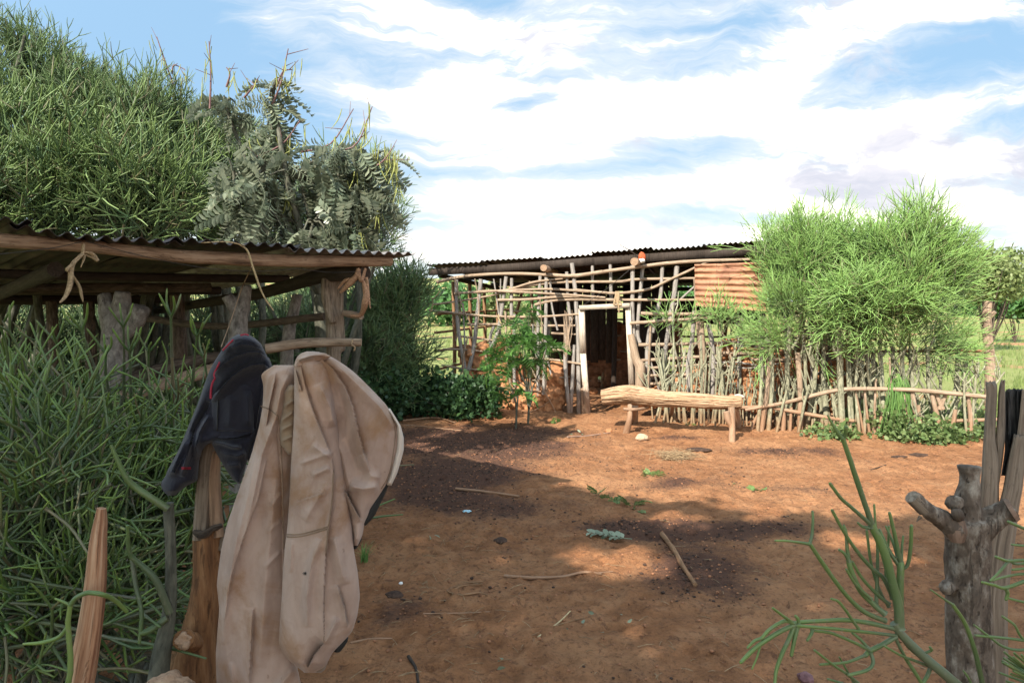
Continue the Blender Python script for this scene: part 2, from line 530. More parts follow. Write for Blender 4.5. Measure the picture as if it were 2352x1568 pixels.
M['leaf_pale'] = leafmat('wilted_pale_leaf', (0.14, 0.17, 0.11), (0.21, 0.25, 0.16), (0.28, 0.32, 0.22), 0.2)
M['leaf_fallen'] = leafmat('fallen_green_leaf', (0.08, 0.13, 0.04), (0.13, 0.20, 0.06), (0.22, 0.28, 0.11), 0.2)
M['eu_mid'] = stemmat('pencil_twigs_upper', (0.045, 0.065, 0.03), (0.075, 0.135, 0.05), (0.16, 0.24, 0.08))

# ================================================================ camera, sun, sky
cam = bpy.data.objects.new('camera', bpy.data.cameras.new('camera')); COL.objects.link(cam)
cam.location = (0, 0, EYE)
cam.rotation_euler = (math.pi / 2 - PITCH, 0, 0)
cam.data.sensor_width = 36; cam.data.lens = 36 * F / 2352
cam.data.clip_start = 0.05; cam.data.clip_end = 3000
SC.camera = cam
SC.view_settings.view_transform = 'Standard'; SC.view_settings.look = 'None'
SC.view_settings.exposure = 1.12; SC.view_settings.gamma = 1

EL = math.radians(42)
hx, hy = -0.552, -0.834
SUN = np.array([hx * math.cos(EL), hy * math.cos(EL), math.sin(EL)])
SUN /= np.linalg.norm(SUN)
sun = bpy.data.objects.new('sun', bpy.data.lights.new('sun', 'SUN')); COL.objects.link(sun)
sun.data.energy = 4.9; sun.data.angle = math.radians(0.6); sun.data.color = (1.0, 0.93, 0.82)
sun.rotation_euler = Vector(-SUN).to_track_quat('-Z', 'Y').to_euler()
sun.location = tuple(SUN * 30)

W = bpy.data.worlds.new('World'); SC.world = W; W.use_nodes = True
t = NT(W.node_tree)
out = t.n('ShaderNodeOutputWorld'); bg = t.n('ShaderNodeBackground')
t.t.links.new(bg.outputs[0], out.inputs[0])
tc = t.n('ShaderNodeTexCoord').outputs['Generated']
sky = t.n('ShaderNodeTexSky', sky_type='NISHITA')
sky.sun_disc = False; sky.sun_elevation = EL; sky.sun_rotation = math.atan2(hx, hy)
sky.altitude = 900; sky.dust_density = 1.2; sky.ozone_density = 1.5
sep = t.n('ShaderNodeSeparateXYZ'); t.put(sep.inputs[0], tc)
X, Y, Z = sep.outputs
yy = t.m('MAXIMUM', t.m('ABSOLUTE', Y), 0.25)
a_ = t.m('DIVIDE', X, yy); e_ = t.m('DIVIDE', Z, yy)
cmb = t.n('ShaderNodeCombineXYZ'); t.put(cmb.inputs[0], a_); t.put(cmb.inputs[1], e_)
ae = cmb.outputs[0]


def blob(u, v, su, sv, amp, rot=0.0):
    a0, e0 = (u - 1176) / F, (700 - v) / F
    da, de = t.m('SUBTRACT', a_, a0), t.m('SUBTRACT', e_, e0)
    c, s = math.cos(rot), math.sin(rot)
    p = t.m('ADD', t.m('MULTIPLY', da, c), t.m('MULTIPLY', de, s))
    q = t.m('SUBTRACT', t.m('MULTIPLY', de, c), t.m('MULTIPLY', da, s))
    k = t.m('ADD', t.m('POWER', t.m('DIVIDE', p, su / F), 2), t.m('POWER', t.m('DIVIDE', q, sv / F), 2))
    return t.m('MULTIPLY', t.m('EXPONENT', t.m('MULTIPLY', k, -1)), amp)


def total(xs):
    r = xs[0]
    for x in xs[1:]: r = t.m('ADD', r, x)
    return r


# wispy high cloud: drawn-out noise in two directions, fanning to the upper left and the upper right
warp = t.noise(ae, 2.0, 5, 0.6, out='Color')
wv = t.n('ShaderNodeVectorMath', operation='MULTIPLY_ADD')
t.put(wv.inputs[0], warp); wv.inputs[1].default_value = (0.30, 0.20, 0.0); t.put(wv.inputs[2], ae)
wa = wv.outputs[0]
s1 = t.noise(t.mapv(wa, (2.4, 15, 1), (0, 0, math.radians(33))), 1.0, 8, 0.66, 0.25)
s2 = t.noise(t.mapv(wa, (2.6, 14, 1), (0, 0, math.radians(-24))), 1.0, 8, 0.66, 0.25)
side = t.ss(a_, -0.05, 0.30)
mixn = t.m('ADD', t.m('MULTIPLY', s1, t.m('SUBTRACT', 1.0, side)), t.m('MULTIPLY', s2, side))
lump = t.noise(wa, 5.0, 8, 0.62, 0.2)
fine = t.m('ADD', t.m('MULTIPLY', mixn, 0.72), t.m('MULTIPLY', lump, 0.28))
bias = total([
    blob(1000, 170, 430, 210, 0.23, math.radians(-20)),      # the great white mass
    blob(640, 55, 240, 50, 0.10, math.radians(-35)),
    blob(1330, 300, 330, 120, 0.15, math.radians(8)),
    blob(1750, 200, 520, 60, 0.15, math.radians(22)),
    blob(2000, 15, 500, 45, 0.20, 0.05),
    blob(1950, 300, 500, 45, 0.19, math.radians(12)),
    blob(1150, 560, 1300, 80, 0.20, 0.0), blob(1700, 300, 900, 260, 0.04, 0.0),                    # low band
    blob(1130, 445, 170, 32, 0.24, 0.0),
    blob(1600, 425, 230, 38, 0.26, 0.06),
    blob(2050, 400, 420, 110, 0.22, 0.0),
    blob(170, 130, 470, 330, -0.50, 0.0),                    # clear blue upper left
    blob(700, 330, 330, 85, -0.26, math.radians(-33)),
    blob(1210, 240, 95, 24, -0.28, 0.12),
    blob(1600, 335, 190, 34, -0.32, 0.06),
    blob(1400, 395, 280, 28, -0.20, 0.03),
    blob(1080, 405, 150, 22, -0.12, 0.0),
    blob(2230, 130, 260, 62, -0.20, 0.30),
    blob(1720, 60, 110, 40, -0.22, 0.3),
    blob(1080, 15, 120, 32, -0.26, -0.2),
    blob(1500, 480, 140, 18, -0.14, 0.0), blob(1180, 500, 200, 18, -0.1, 0.0)])
dens = t.m('POWER', t.ss(t.m('ADD', t.m('ADD', fine, t.m('MULTIPLY', t.m('SUBTRACT', mixn, 0.5), 0.85)), bias), 0.24, 0.92), 1.1)
# grey flat-bottomed cumulus low on the right
cum = t.noise(t.mapv(wa, (5, 9, 1)), 1.0, 7, 0.62)
grey = t.m('ADD', cum, total([blob(2050, 350, 330, 60, 0.17), blob(2220, 450, 250, 70, 0.22), blob(1800, 425, 190, 36, 0.19), blob(2000, 440, 150, 50, 0.18),
                              blob(1240, 110, 130, 55, 0.17), blob(1050, 540, 170, 40, 0.10), blob(1480, 520, 180, 30, 0.09), blob(600, 100, 500, 300, -0.15)]))
greym = t.ss(grey, 0.55, 0.76, 0, 0.9)
base = t.mix(t.ss(e_, 0.04, 0.30), (0.245, 0.335, 0.405), (0.145, 0.25, 0.395))   # clear air near the horizon and above
skyc = t.mix(0.10, base, t.mix(1.0, sky.outputs[0], (0.085, 0.085, 0.075), 'MULTIPLY'))
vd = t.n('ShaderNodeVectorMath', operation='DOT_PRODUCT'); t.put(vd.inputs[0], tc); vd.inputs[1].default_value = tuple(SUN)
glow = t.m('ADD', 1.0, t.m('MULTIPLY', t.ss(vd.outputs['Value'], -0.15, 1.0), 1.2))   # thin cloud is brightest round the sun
white = t.mix(t.ss(dens, 0.5, 0.95), (0.42, 0.435, 0.46), (1.0, 0.97, 0.92))
c = t.mix(dens, skyc, t.mix(1.0, white, t.n('ShaderNodeCombineXYZ').outputs[0], 'ADD'))
c = t.mix(greym, c, (0.275, 0.292, 0.365))
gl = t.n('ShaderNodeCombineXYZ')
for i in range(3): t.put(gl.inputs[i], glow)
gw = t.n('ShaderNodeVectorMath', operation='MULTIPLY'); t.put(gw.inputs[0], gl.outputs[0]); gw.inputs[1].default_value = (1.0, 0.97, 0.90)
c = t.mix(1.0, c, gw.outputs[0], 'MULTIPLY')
low = t.ss(Z, 0.0, -0.05)
c = t.mix(low, c, (0.16, 0.13, 0.09))
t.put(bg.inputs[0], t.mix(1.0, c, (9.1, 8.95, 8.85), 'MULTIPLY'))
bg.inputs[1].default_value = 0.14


# ================================================================ ground
def wall_y(x):
    return 10.57 - 0.35 * x


def gh(x, y):
    """height of the ground"""
    x = np.asarray(x, float); y = np.asarray(y, float)
    p = np.stack([x, y, np.zeros_like(x)], -1)
    yard = np.clip((14 - y) / 3, 0, 1) * np.clip((8 - np.abs(x - 1)) / 2, 0, 1)
    h = 0.025 * fbm(p * 1.1, 5, 3) + 0.027 * fbm(p * 4.0, 9, 3) * yard + 0.021 * fbm(p * 12, 12, 3) * yard
    h = h + 0.012 * np.clip(fbm(p * 11, 21, 3) + 0.1, 0, 1) * yard * dung_shade_mask(x, y)
    h = h + 0.05 * np.exp(-((y - wall_y(x) + 0.25) / 0.5) ** 2) * np.clip((x + 1) / 2, 0, 1)
    far = np.clip((y - 30) / 170, 0, 1)
    h = h + far * far * 9.0 * (0.9 + 0.6 * fbm(p * 0.012, 33, 3)) * np.clip((60 - x + y * 0.2) / 60, 0.15, 1)
    return h


def dung_shade_mask(x, y):
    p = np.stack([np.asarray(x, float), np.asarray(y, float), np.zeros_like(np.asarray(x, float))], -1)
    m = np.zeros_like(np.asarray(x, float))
    for (u, v, su, sv, a) in [(1100, 1015, 1.35, 1.2, 1.25), (1060, 1090, .8, .5, .8), (1450, 1215, .35, .2, 1), (1640, 1300, .45, .5, .9), (1790, 1035, .9, .3, .8),  # first blob: dung plus painted shadow in front of the hut
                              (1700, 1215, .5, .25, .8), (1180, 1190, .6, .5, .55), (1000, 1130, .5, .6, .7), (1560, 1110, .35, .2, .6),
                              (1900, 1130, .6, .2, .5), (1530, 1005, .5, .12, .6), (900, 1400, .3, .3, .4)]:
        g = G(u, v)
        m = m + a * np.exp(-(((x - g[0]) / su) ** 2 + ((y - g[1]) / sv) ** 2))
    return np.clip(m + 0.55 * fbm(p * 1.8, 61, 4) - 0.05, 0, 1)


def axis(parts):
    r = [np.linspace(a, b, n, endpoint=False) for a, b, n in parts] + [[parts[-1][1]]]
    return np.concatenate(r)


gx = axis([(-900, -100, 8), (-100, -20, 20), (-20, -5, 40), (-5, -1.5, 60), (-1.5, 4, 270), (4, 8, 90), (8, 24, 50), (24, 100, 24), (100, 900, 8)])
gy = axis([(-60, -2, 10), (-2, 1.4, 20), (1.4, 6, 260), (6, 9, 110), (9, 12, 50), (12, 30, 50), (30, 200, 50), (200, 1400, 14)])
XX, YY = np.meshgrid(gx, gy)
HH = gh(XX, YY)
# hoof and foot marks trodden into the soil
hr = np.random.default_rng(91)
for k in range(2600):
    hx_, hy_ = hr.uniform(-1.4, 5.6), 1.5 + 7.3 * hr.random() ** 1.2
    a_r, b_r, an = hr.uniform(.03, .06), hr.uniform(.02, .04), hr.uniform(0, 3.14)
    i0, i1 = np.searchsorted(gx, [hx_ - .12, hx_ + .12]); j0, j1 = np.searchsorted(gy, [hy_ - .12, hy_ + .12])
    dx_, dy_ = XX[j0:j1, i0:i1] - hx_, YY[j0:j1, i0:i1] - hy_
    pq = ((dx_ * math.cos(an) + dy_ * math.sin(an)) / a_r) ** 2 + ((dy_ * math.cos(an) - dx_ * math.sin(an)) / b_r) ** 2
    HH[j0:j1, i0:i1] += hr.uniform(.006, .016) * (-np.exp(-pq * 1.6) + .55 * np.exp(-(np.sqrt(pq) - 1.35) ** 2 * 7))
GV = np.stack([XX, YY, HH], -1).reshape(-1, 3)
nx_, ny_ = len(gx), len(gy)
ii = np.arange(ny_ - 1)[:, None] * nx_; jj = np.arange(nx_ - 1)[None]
GQ = np.stack([ii + jj, ii + jj + 1, ii + nx_ + jj + 1, ii + nx_ + jj], -1).reshape(-1, 4)
yf = YY - wall_y(XX)
field = np.clip(np.maximum(np.minimum((yf + 0.2) / 0.8, (XX - 4.2) / 0.6), np.minimum(np.maximum((yf - 4.0) / 1.0, (-2.2 - XX) / 1.0), 1)), 0, 1)
field = np.where((XX < -1.8) & (YY > 10.5), 1.0, field)
dm = dung_shade_mask(XX, YY) * (1 - field)

m, t, b, _ = new_mat('red_earth')
pos = t.n('ShaderNodeTexCoord').outputs['Object']
dung = t.attr('gv', 'Vector'); sx = t.n('ShaderNodeSeparateXYZ'); t.put(sx.inputs[0], dung)
fl, dg_ = sx.outputs[0], sx.outputs[1]
n1 = t.noise(pos, 0.9, 5, 0.6); n2 = t.noise(pos, 5.5, 6, 0.68); n3 = t.noise(pos, 38, 5, 0.72); n4 = t.noise(pos, 150, 3, 0.7)
soil = t.ramp(n2, (0.25, (0.15, 0.064, 0.028)), (0.5, (0.285, 0.13, 0.058)), (0.75, (0.385, 0.203, 0.102)))
soil = t.mix(t.ss(n1, 0.42, 0.68, 0, 0.6), soil, (0.405, 0.213, 0.105))
soil = t.mix(t.ss(n3, 0.50, 0.70, 0, 0.7), soil, (0.12, 0.055, 0.03))
n6 = t.noise(pos, 16, 5, 0.75, 0.6)
soil = t.mix(t.ss(n6, 0.54, 0.66, 0, 0.7), soil, (0.10, 0.048, 0.028))
soil = t.mix(t.ss(n4, 0.66, 0.74, 0, 0.5), soil, (0.40, 0.25, 0.15))
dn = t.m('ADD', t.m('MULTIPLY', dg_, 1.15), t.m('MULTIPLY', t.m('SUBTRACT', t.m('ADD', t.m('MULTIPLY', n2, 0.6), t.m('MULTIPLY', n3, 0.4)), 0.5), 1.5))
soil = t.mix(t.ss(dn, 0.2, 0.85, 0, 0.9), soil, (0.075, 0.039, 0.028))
gn = t.noise(t.mapv(pos, (0.16, 0.45, 1)), 1.0, 5, 0.6)
gcol = t.mix(n2, (0.17, 0.20, 0.06), (0.26, 0.27, 0.10))
gcol = t.mix(t.ss(gn, 0.53, 0.62), gcol, (0.36, 0.19, 0.10))
far = t.ss(t.n('ShaderNodeSeparateXYZ').outputs[1], 0, 1)
c = t.mix(t.ss(t.m('ADD', fl, t.m('MULTIPLY', t.m('SUBTRACT', n2, 0.5), 0.8)), 0.35, 0.65), soil, gcol)
t.put(b.inputs['Base Color'], c); b.inputs['Roughness'].default_value = 0.95; b.inputs['Specular IOR Level'].default_value = 0.15
h = t.m('ADD', t.m('ADD', t.m('MULTIPLY', n2, 1.0), t.m('MULTIPLY', n3, 0.55)), t.m('MULTIPLY', n4, 0.18))
t.put(b.inputs['Normal'], t.bump(t.m('SUBTRACT', h, t.m('MULTIPLY', n6, 0.5)), 1.0, 0.04))
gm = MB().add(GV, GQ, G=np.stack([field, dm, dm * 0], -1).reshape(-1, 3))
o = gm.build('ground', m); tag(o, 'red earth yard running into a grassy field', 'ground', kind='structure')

rng = np.random.default_rng(11)


def lump(seed, n=1):
    r = np.random.default_rng(seed)
    t_ = (1 + 5 ** .5) / 2
    V = np.array([[-1, t_, 0], [1, t_, 0], [-1, -t_, 0], [1, -t_, 0], [0, -1, t_], [0, 1, t_], [0, -1, -t_], [0, 1, -t_], [t_, 0, -1], [t_, 0, 1], [-t_, 0, -1], [-t_, 0, 1]])
    T = np.array([[0, 11, 5], [0, 5, 1], [0, 1, 7], [0, 7, 10], [0, 10, 11], [1, 5, 9], [5, 11, 4], [11, 10, 2], [10, 7, 6], [7, 1, 8], [3, 9, 4], [3, 4, 2], [3, 2, 6], [3, 6, 8], [3, 8, 9], [4, 9, 5], [2, 4, 11], [6, 2, 10], [8, 6, 7], [9, 8, 1]])
    V = V / np.linalg.norm(V[0])
    for _ in range(n):
        mid = {}; V = list(V); NT_ = []
        def g(a, b):
            k = (min(a, b), max(a, b))
            if k not in mid:
                p = np.array(V[a]) + np.array(V[b]); V.append(p / np.linalg.norm(p)); mid[k] = len(V) - 1
            return mid[k]
        for a, b_, c_ in T:
            x, y, z = g(a, b_), g(b_, c_), g(c_, a)
            NT_ += [[a, x, z], [b_, y, x], [c_, z, y], [x, y, z]]
        T = np.array(NT_); V = np.array(V)
    V = V * (1 + 0.38 * fbm(V * 1.5 + seed, seed, 3))[:, None]
    return dict(V=V, Q=np.zeros((0, 4), np.int64), T=T, G=V, A=np.full(len(V), .5))


def scatter(name, label, cat, mat, N, smin, smax, dens, seed, lv=0, flat=0.65):
    r = np.random.default_rng(seed)
    mb = MB(); left = N
    tps = [lump(seed + k, lv) for k in range(5)]
    while left > 0:
        x = r.uniform(-1.8, 6.3, 6000); y = 1.3 + 8.6 * r.random(6000) ** 1.25
        keep = (r.random(6000) < dens(x, y)) & (y < wall_y(x) - 0.3)
        x, y = x[keep][:left], y[keep][:left]
        s = smin + (smax - smin) * r.random(len(x)) ** 3.5
        Mx = basis(r.normal(size=(len(x), 3)), r) * s[:, None, None]
        Mx[:, 2, :] *= flat
        mb.inst(tps[r.integers(5)], np.column_stack([x, y, gh(x, y) + s * 0.25]), Mx)
        left -= len(x)
    tag(mb.build(name, mat), label, cat, kind='stuff')


scatter('dung_clods', 'dark crumbled dung clods trodden into the red yard', 'dung', M['dung'], 8000, 0.002, 0.013,
        lambda x, y: np.clip(dung_shade_mask(x, y) - 0.1, 0, 1) ** 1.3 * (0.35 + 0.65 * (fbm(np.stack([x * 2.6, y * 2.6, x * 0], -1), 90, 3) > 0.02)), 3, 1)
scatter('soil_crumbs', 'small crumbs of red soil over the yard', 'soil', M['crumb'], 15000, 0.003, 0.013,
        lambda x, y: 0.3 + 0.7 * dung_shade_mask(x, y), 8)


# ---------------------------------------------------------------- leaves, fronds, grass (templates)
def leaf(L, w, fold=0.25, droop=0.3):
    V = np.array([[0, 0, 0], [-w, fold * w, L * .35], [w, fold * w, L * .35], [0, 0, L * .5], [-w * .7, fold * w - droop * L * .3, L * .75], [w * .7, fold * w - droop * L * .3, L * .75], [0, -droop * L * .5, L]])
    Q = [[0, 3, 3, 1]]
    Q = np.array([[1, 0, 3, 4], [0, 2, 5, 3]])
    T = np.array([[4, 3, 6], [3, 5, 6]])
    return dict(V=V, Q=Q, T=T, G=V, A=np.full(7, .5))


def frond(L, pairs, ll, lw, seed, droop=0.6, stem=0.004):
    """feather-shaped leaf: a bent midrib with pairs of leaflets, growing along +Z"""
    r = np.random.default_rng(seed)
    mb = MB()
    s = np.linspace(0, 1, 10)
    p = np.column_stack([s * 0, -droop * L * 0.5 * s ** 2, L * s * (1 - 0.18 * droop * s)])
    mb.tube(p, np.linspace(stem, stem * .4, 10), 4, cap=False)
    lf = leaf(1, lw / ll)
    for k in range(pairs):
        f = 0.14 + 0.86 * (k + 0.5) / pairs
        c0 = np.array([np.interp(f, s, p[:, i]) for i in range(3)])
        for sd in (-1, 1):
            d = np.array([sd * (1.0 + .1 * r.normal()), -0.28 + 0.15 * r.normal(), 0.55 + .1 * r.normal()])[None]
            z = d / np.linalg.norm(d); x = np.cross([[0, -1, 0.2]], z); x /= np.linalg.norm(x)
            Mx = np.stack([x, np.cross(z, x), z], -1) * (ll * (0.65 + 0.5 * math.sin(math.pi * (0.15 + 0.75 * f))) * r.uniform(.85, 1.1))
            mb.inst(lf, c0[None], Mx)
    return mb.arrays()


def leaf_cluster(n, ll, lw, spread, seed):
    r = np.random.default_rng(seed); mb = MB()
    lf = leaf(1, lw / ll, 0.2, 0.4)
    d = r.normal(size=(n, 3)); d[:, 2] += 0.5
    mb.inst(lf, r.normal(size=(n, 3)) * spread, basis(d, r) * (ll * r.uniform(.6, 1.15, n))[:, None, None])
    return mb.arrays()


def ell_points(r, c, rad, n, pw=0.45):
    d = r.normal(size=(n, 3)); d /= np.linalg.norm(d, axis=1)[:, None]
    return np.asarray(c) + d * (r.random(n) ** pw)[:, None] * np.asarray(rad), d


def grass_blades(n, L, w, seed, lean=0.5, k=4):
    r = np.random.default_rng(seed); mb = MB()
    for _ in range(n):
        a = r.uniform(0, 6.28); l = L * r.uniform(.5, 1.1); ln = lean * r.uniform(.2, 1.2)
        s = np.linspace(0, 1, k)
        dx = ln * l * s ** 2; z = l * (s - 0.25 * ln * s ** 2)
        b0 = r.normal(size=2) * L * .12
        ca, sa = math.cos(a), math.sin(a)
        ww = w * (1 - s ** 2 * .9)
        Lf = np.column_stack([b0[0] + dx * ca - ww * sa, b0[1] + dx * sa + ww * ca, z])
        Rt = np.column_stack([b0[0] + dx * ca + ww * sa, b0[1] + dx * sa - ww * ca, z])
        V = np.vstack([Lf, Rt]); i = np.arange(k - 1)
        mb.add(V, np.stack([i, i + 1, k + i + 1, k + i], -1), A=np.concatenate([s, s]))
    return mb.arrays()


# field grass: nobody could count it
mb = MB(); r = np.random.default_rng(4)
tps = [grass_blades(9, 0.16, 0.004, 50 + k) for k in range(5)]
N = 15000
y = 9.0 + 45 * r.random(N) ** 2.2; x = r.uniform(-0.9, 1.0, N) * y * 1.0
fp = np.stack([x * 0.16, y * 0.45, x * 0], -1)
kp = ((x > 4.6) & (y > wall_y(x) + 0.25)) | (y > wall_y(x) + 4.6) | ((x < -2.4) & (y > 10))
kp &= fbm(fp, 77, 3) < 0.22
x, y = x[kp], y[kp]
for k in range(5):
    xs, ys = x[k::5], y[k::5]
    Mx = basis(np.tile([[0, 0, 1.0]], (len(xs), 1)) + r.normal(size=(len(xs), 3)) * .06, r) * (r.uniform(.5, 1.3, len(xs)) * (1 + ys / 60))[:, None, None]
    mb.inst(tps[k], np.column_stack([xs, ys, gh(xs, ys) - .01]), Mx)
tag(mb.build('field_grass', M['grass']), 'short pasture grass in the field behind the fence', 'grass', kind='stuff')


# ---------------------------------------------------------------- the tree behind the viewer that shades the near yard
def shade_edge(x):
    """farthest y of the shade on the yard"""
    pts = [(-6, 5.6), (-1.2, 6.2), (-0.5, 5.75), (0.1, 5.95), (0.45, 6.0), (0.8, 5.72), (1.25, 5.55), (1.55, 5.45), (1.9, 5.05), (2.2, 5.15), (2.6, 5.15), (3.1, 5.1), (3.6, 4.9), (6, 4.2)]
    return np.interp(x, [p[0] for p in pts], [p[1] for p in pts])


tr = thing('shade_tree', 'large leafy tree behind the viewpoint that shades the near yard', 'tree', (-3.4, -5.6, 0))
r = np.random.default_rng(21)
N = 15000
x = r.uniform(-4.6, 4.4, N); y = r.uniform(-0.6, 1, N) * 0 + r.uniform(-1.5, 6.2, N)
e = shade_edge(x) + 0.07 * r.normal(size=N) + 0.16 * fbm(np.stack([x * 2.2, x * 0 + 3, x * 0], -1), 44, 3)
spot = G(1425, 1292)
hole = ((x - spot[0]) / .50) ** 2 + ((y - spot[1]) / .34) ** 2 < 1 + .25 * r.normal(size=N)
spot = G(1950, 1240)
hole |= ((x - spot[0]) / .30) ** 2 + ((y - spot[1]) / .24) ** 2 < 1 + .25 * r.normal(size=N)
for (hu, hv, ha, hb) in ((1560, 1195, .34, .26), (1080, 1445, .17, .15), (2080, 1280, .22, .18)):
    spot = G(hu, hv); hole |= ((x - spot[0]) / ha) ** 2 + ((y - spot[1]) / hb) ** 2 < 1 + .3 * r.normal(size=N)
kp = (y < e) & ~hole
x, y = x[kp], y[kp]
hz = r.uniform(5.6, 7.4, len(x)) + 0.5 * fbm(np.stack([x, y, x * 0], -1), 9, 2)
pt = np.column_stack([x, y, np.zeros(len(x))]) + SUN * (hz / SUN[2])[:, None]
mb = MB()
lf = leaf_cluster(5, 0.15, 0.05, 0.05, 3)
mb.inst(lf, pt, basis(r.normal(size=pt.shape), r) * r.uniform(.8, 1.3, len(pt))[:, None, None])
mb.build('crown', M['leaf_dark'], tr)
mb = MB()
mb.tube([(-3.4, -5.6, -.1), (-3.5, -5.5, 1.5), (-3.3, -5.3, 3.2), (-3.2, -5.2, 5)], [.24, .2, .17, .13], 12, 16, .12)
for k in range(9):
    q = pt[r.integers(len(pt))]
    mb.tube([(-3.3, -5.3, 2.8 + .2 * k), (q + [-3.3, -5.3, 4]) / 2 + [0, 0, .2], q], [.1, .06, .015], 7, 10, .1)
mb.build('trunk', M['darkbark'], tr)

# ================================================================ pencil bushes (leafless green twigs)
def spray(seed, L=0.3, r=0.008, lv=3, n=4, kids=(2, 4), ang=0.55, up=0.35, shrink=0.78, ring=3):
    """a forking spray of pencil twigs growing from the origin along +Z"""
    q = np.random.default_rng(seed); mb = MB()

    def go(p, d, l, rad, k):
        d2 = d + up * np.array([0, 0, 1]) * q.uniform(0, .6) + q.normal(size=3) * .16
        d2 /= np.linalg.norm(d2)
        p1 = p + d * l * .5; p2 = p1 + d2 * l * .5
        a0 = 1 - k / lv; a1 = 1 - (k - 1) / lv
        if n >= 6:
            mb.tube([p, p + d * l * .06, p1, p2 - d2 * l * .05, p2], [rad * 1.3, rad * .95, rad * .9, rad * .76, rad * (.95 if k > 1 else .3)], n, ring + 4, .1, 30, cap=(k == 1), A=(a0 * .6, a1))
        else:
            mb.tube([p, p1, p2], [rad, rad * .92, rad * (.8 if k > 1 else .45)], n, ring, cap=(k == 1), A=(a0, a1))
        if k == 1: return
        m_ = q.integers(kids[0], kids[1] + 1); ph = q.uniform(0, 6.28)
        x = np.cross(d2, [.3, .8, .5]); x /= np.linalg.norm(x); y = np.cross(d2, x)
        for j in range(m_):
            a = ph + j * 6.283 / m_ + q.normal() * .3; t_ = ang * q.uniform(.55, 1.25)
            dd = d2 * math.cos(t_) + math.sin(t_) * (x * math.cos(a) + y * math.sin(a))
            go(p2, dd, l * shrink * q.uniform(.75, 1.2), rad * .84, k - 1)
        if k >= 3:
            a = q.uniform(0, 6.28)
            dd = d * .7 + .7 * (x * math.cos(a) + y * math.sin(a))
            go(p1, dd / np.linalg.norm(dd), l * shrink, rad * .75, k - 1)
    go(np.zeros(3), np.array([0, 0, 1.0]), L, r, lv)
    return mb.arrays()


def crown_of(mb, tps, ells, origin, seed, sc=(0.7, 1.25), up=0.35, spread=0.35, pw=0.45, cut=None):
    """sprays through a set of ellipsoids (cx, cy, cz, rx, ry, rz, number), pointing away from origin"""
    q = np.random.default_rng(seed)
    for (cx, cy, cz, rx, ry, rz, n) in ells:
        p, d = ell_points(q, (cx, cy, cz), (rx, ry, rz), n, pw)
        D = (p - np.asarray(origin)); D /= np.linalg.norm(D, axis=1)[:, None]
        D = D + d * .35 + q.normal(size=D.shape) * spread + [0, 0, up]
        if cut is not None:
            kk = cut(p); p, D = p[kk], D[kk]
        Mx = basis(D, q) * q.uniform(sc[0], sc[1], len(p))[:, None, None]
        w = q.integers(len(tps), size=len(p))
        for k in range(len(tps)):
            mb.inst(tps[k], p[w == k] - 0.12 * D[w == k], Mx[w == k])
    return mb


def limbs(mb, base, tops, r0, q, jit=.1, wob=.12, n=7):
    base = np.asarray(base, float)
    for t_ in tops:
        t_ = np.asarray(t_, float)
        p1 = base + (t_ - base) * .4 + q.normal(size=3) * wob
        p2 = base + (t_ - base) * .75 + q.normal(size=3) * wob
        mb.tube([base, p1, p2, t_], [r0, r0 * .75, r0 * .5, r0 * .25], n, 10, jit)


LS = [spray(100 + k, .23, .0074, 3, 5, (2, 4), .5, .6) for k in range(6)]
LF = [spray(110 + k, .26, .0062, 3, 4, (2, 4), .42, .7) for k in range(4)]
DS = [spray(120 + k, .27, .0075, 3, 4, (2, 4), .6, .3) for k in range(4)]

# ---- the tall pencil trees behind the shed
tall = [
    ('tall pencil euphorbia crown leaning over the shed roof at the left picture edge', (-5.2, 6.6), 3.1,
     [(20, 420, 6.1, 1.1, .8, .70, 380), (40, 235, 6.6, .75, .7, .52, 190), (-60, 480, 6.0, .9, .7, .55, 130), (75, 140, 6.7, .38, .4, .30, 44), (10, 100, 6.6, .25, .4, .22, 20), (200, 205, 6.8, .34, .4, .24, 36)], 'eu_left'),
    ('bushy pencil euphorbia with bright green tips above the middle of the shed roof', (-3.9, 7.0), 2.6,
     [(270, 440, 6.3, .85, .75, .55, 340), (260, 270, 6.8, .7, .6, .36, 170), (330, 490, 6.2, .5, .5, .33, 90), (405, 260, 7.0, .2, .3, .26, 24), (330, 255, 6.9, .3, .3, .2, 30)], 'eu_left'),
    ('pencil euphorbia between the bushy one and the tree with feathered leaves', (-3.0, 7.6), 2.3,
     [(440, 400, 7.3, .62, .6, .50, 190), (520, 370, 7.5, .40, .5, .36, 90), (470, 500, 7.2, .7, .6, .45, 160), (455, 300, 7.4, .3, .4, .2, 34)], 'eu_left'),
    ('dark pencil euphorbia behind the feathered tree, in its shade', (-2.4, 9.0), 1.9,
     [(600, 520, 8.8, .8, .5, .45, 120), (760, 520, 9.0, .85, .5, .6, 190), (820, 450, 9.3, .40, .4, .45, 80), (850, 560, 9.2, .25, .4, .42, 60)], 'eu_dark'),
    ('small pencil euphorbia beside the far hut, right of the shed roof end', (-1.55, 10.6), 1.3,
     [(900, 720, 10.3, .45, .5, .50, 200), (945, 680, 10.4, .22, .3, .30, 45), (920, 840, 10.2, .4, .4, .45, 110), (850, 770, 10.1, .45, .4, .6, 140)], 'eu_dark'),
]
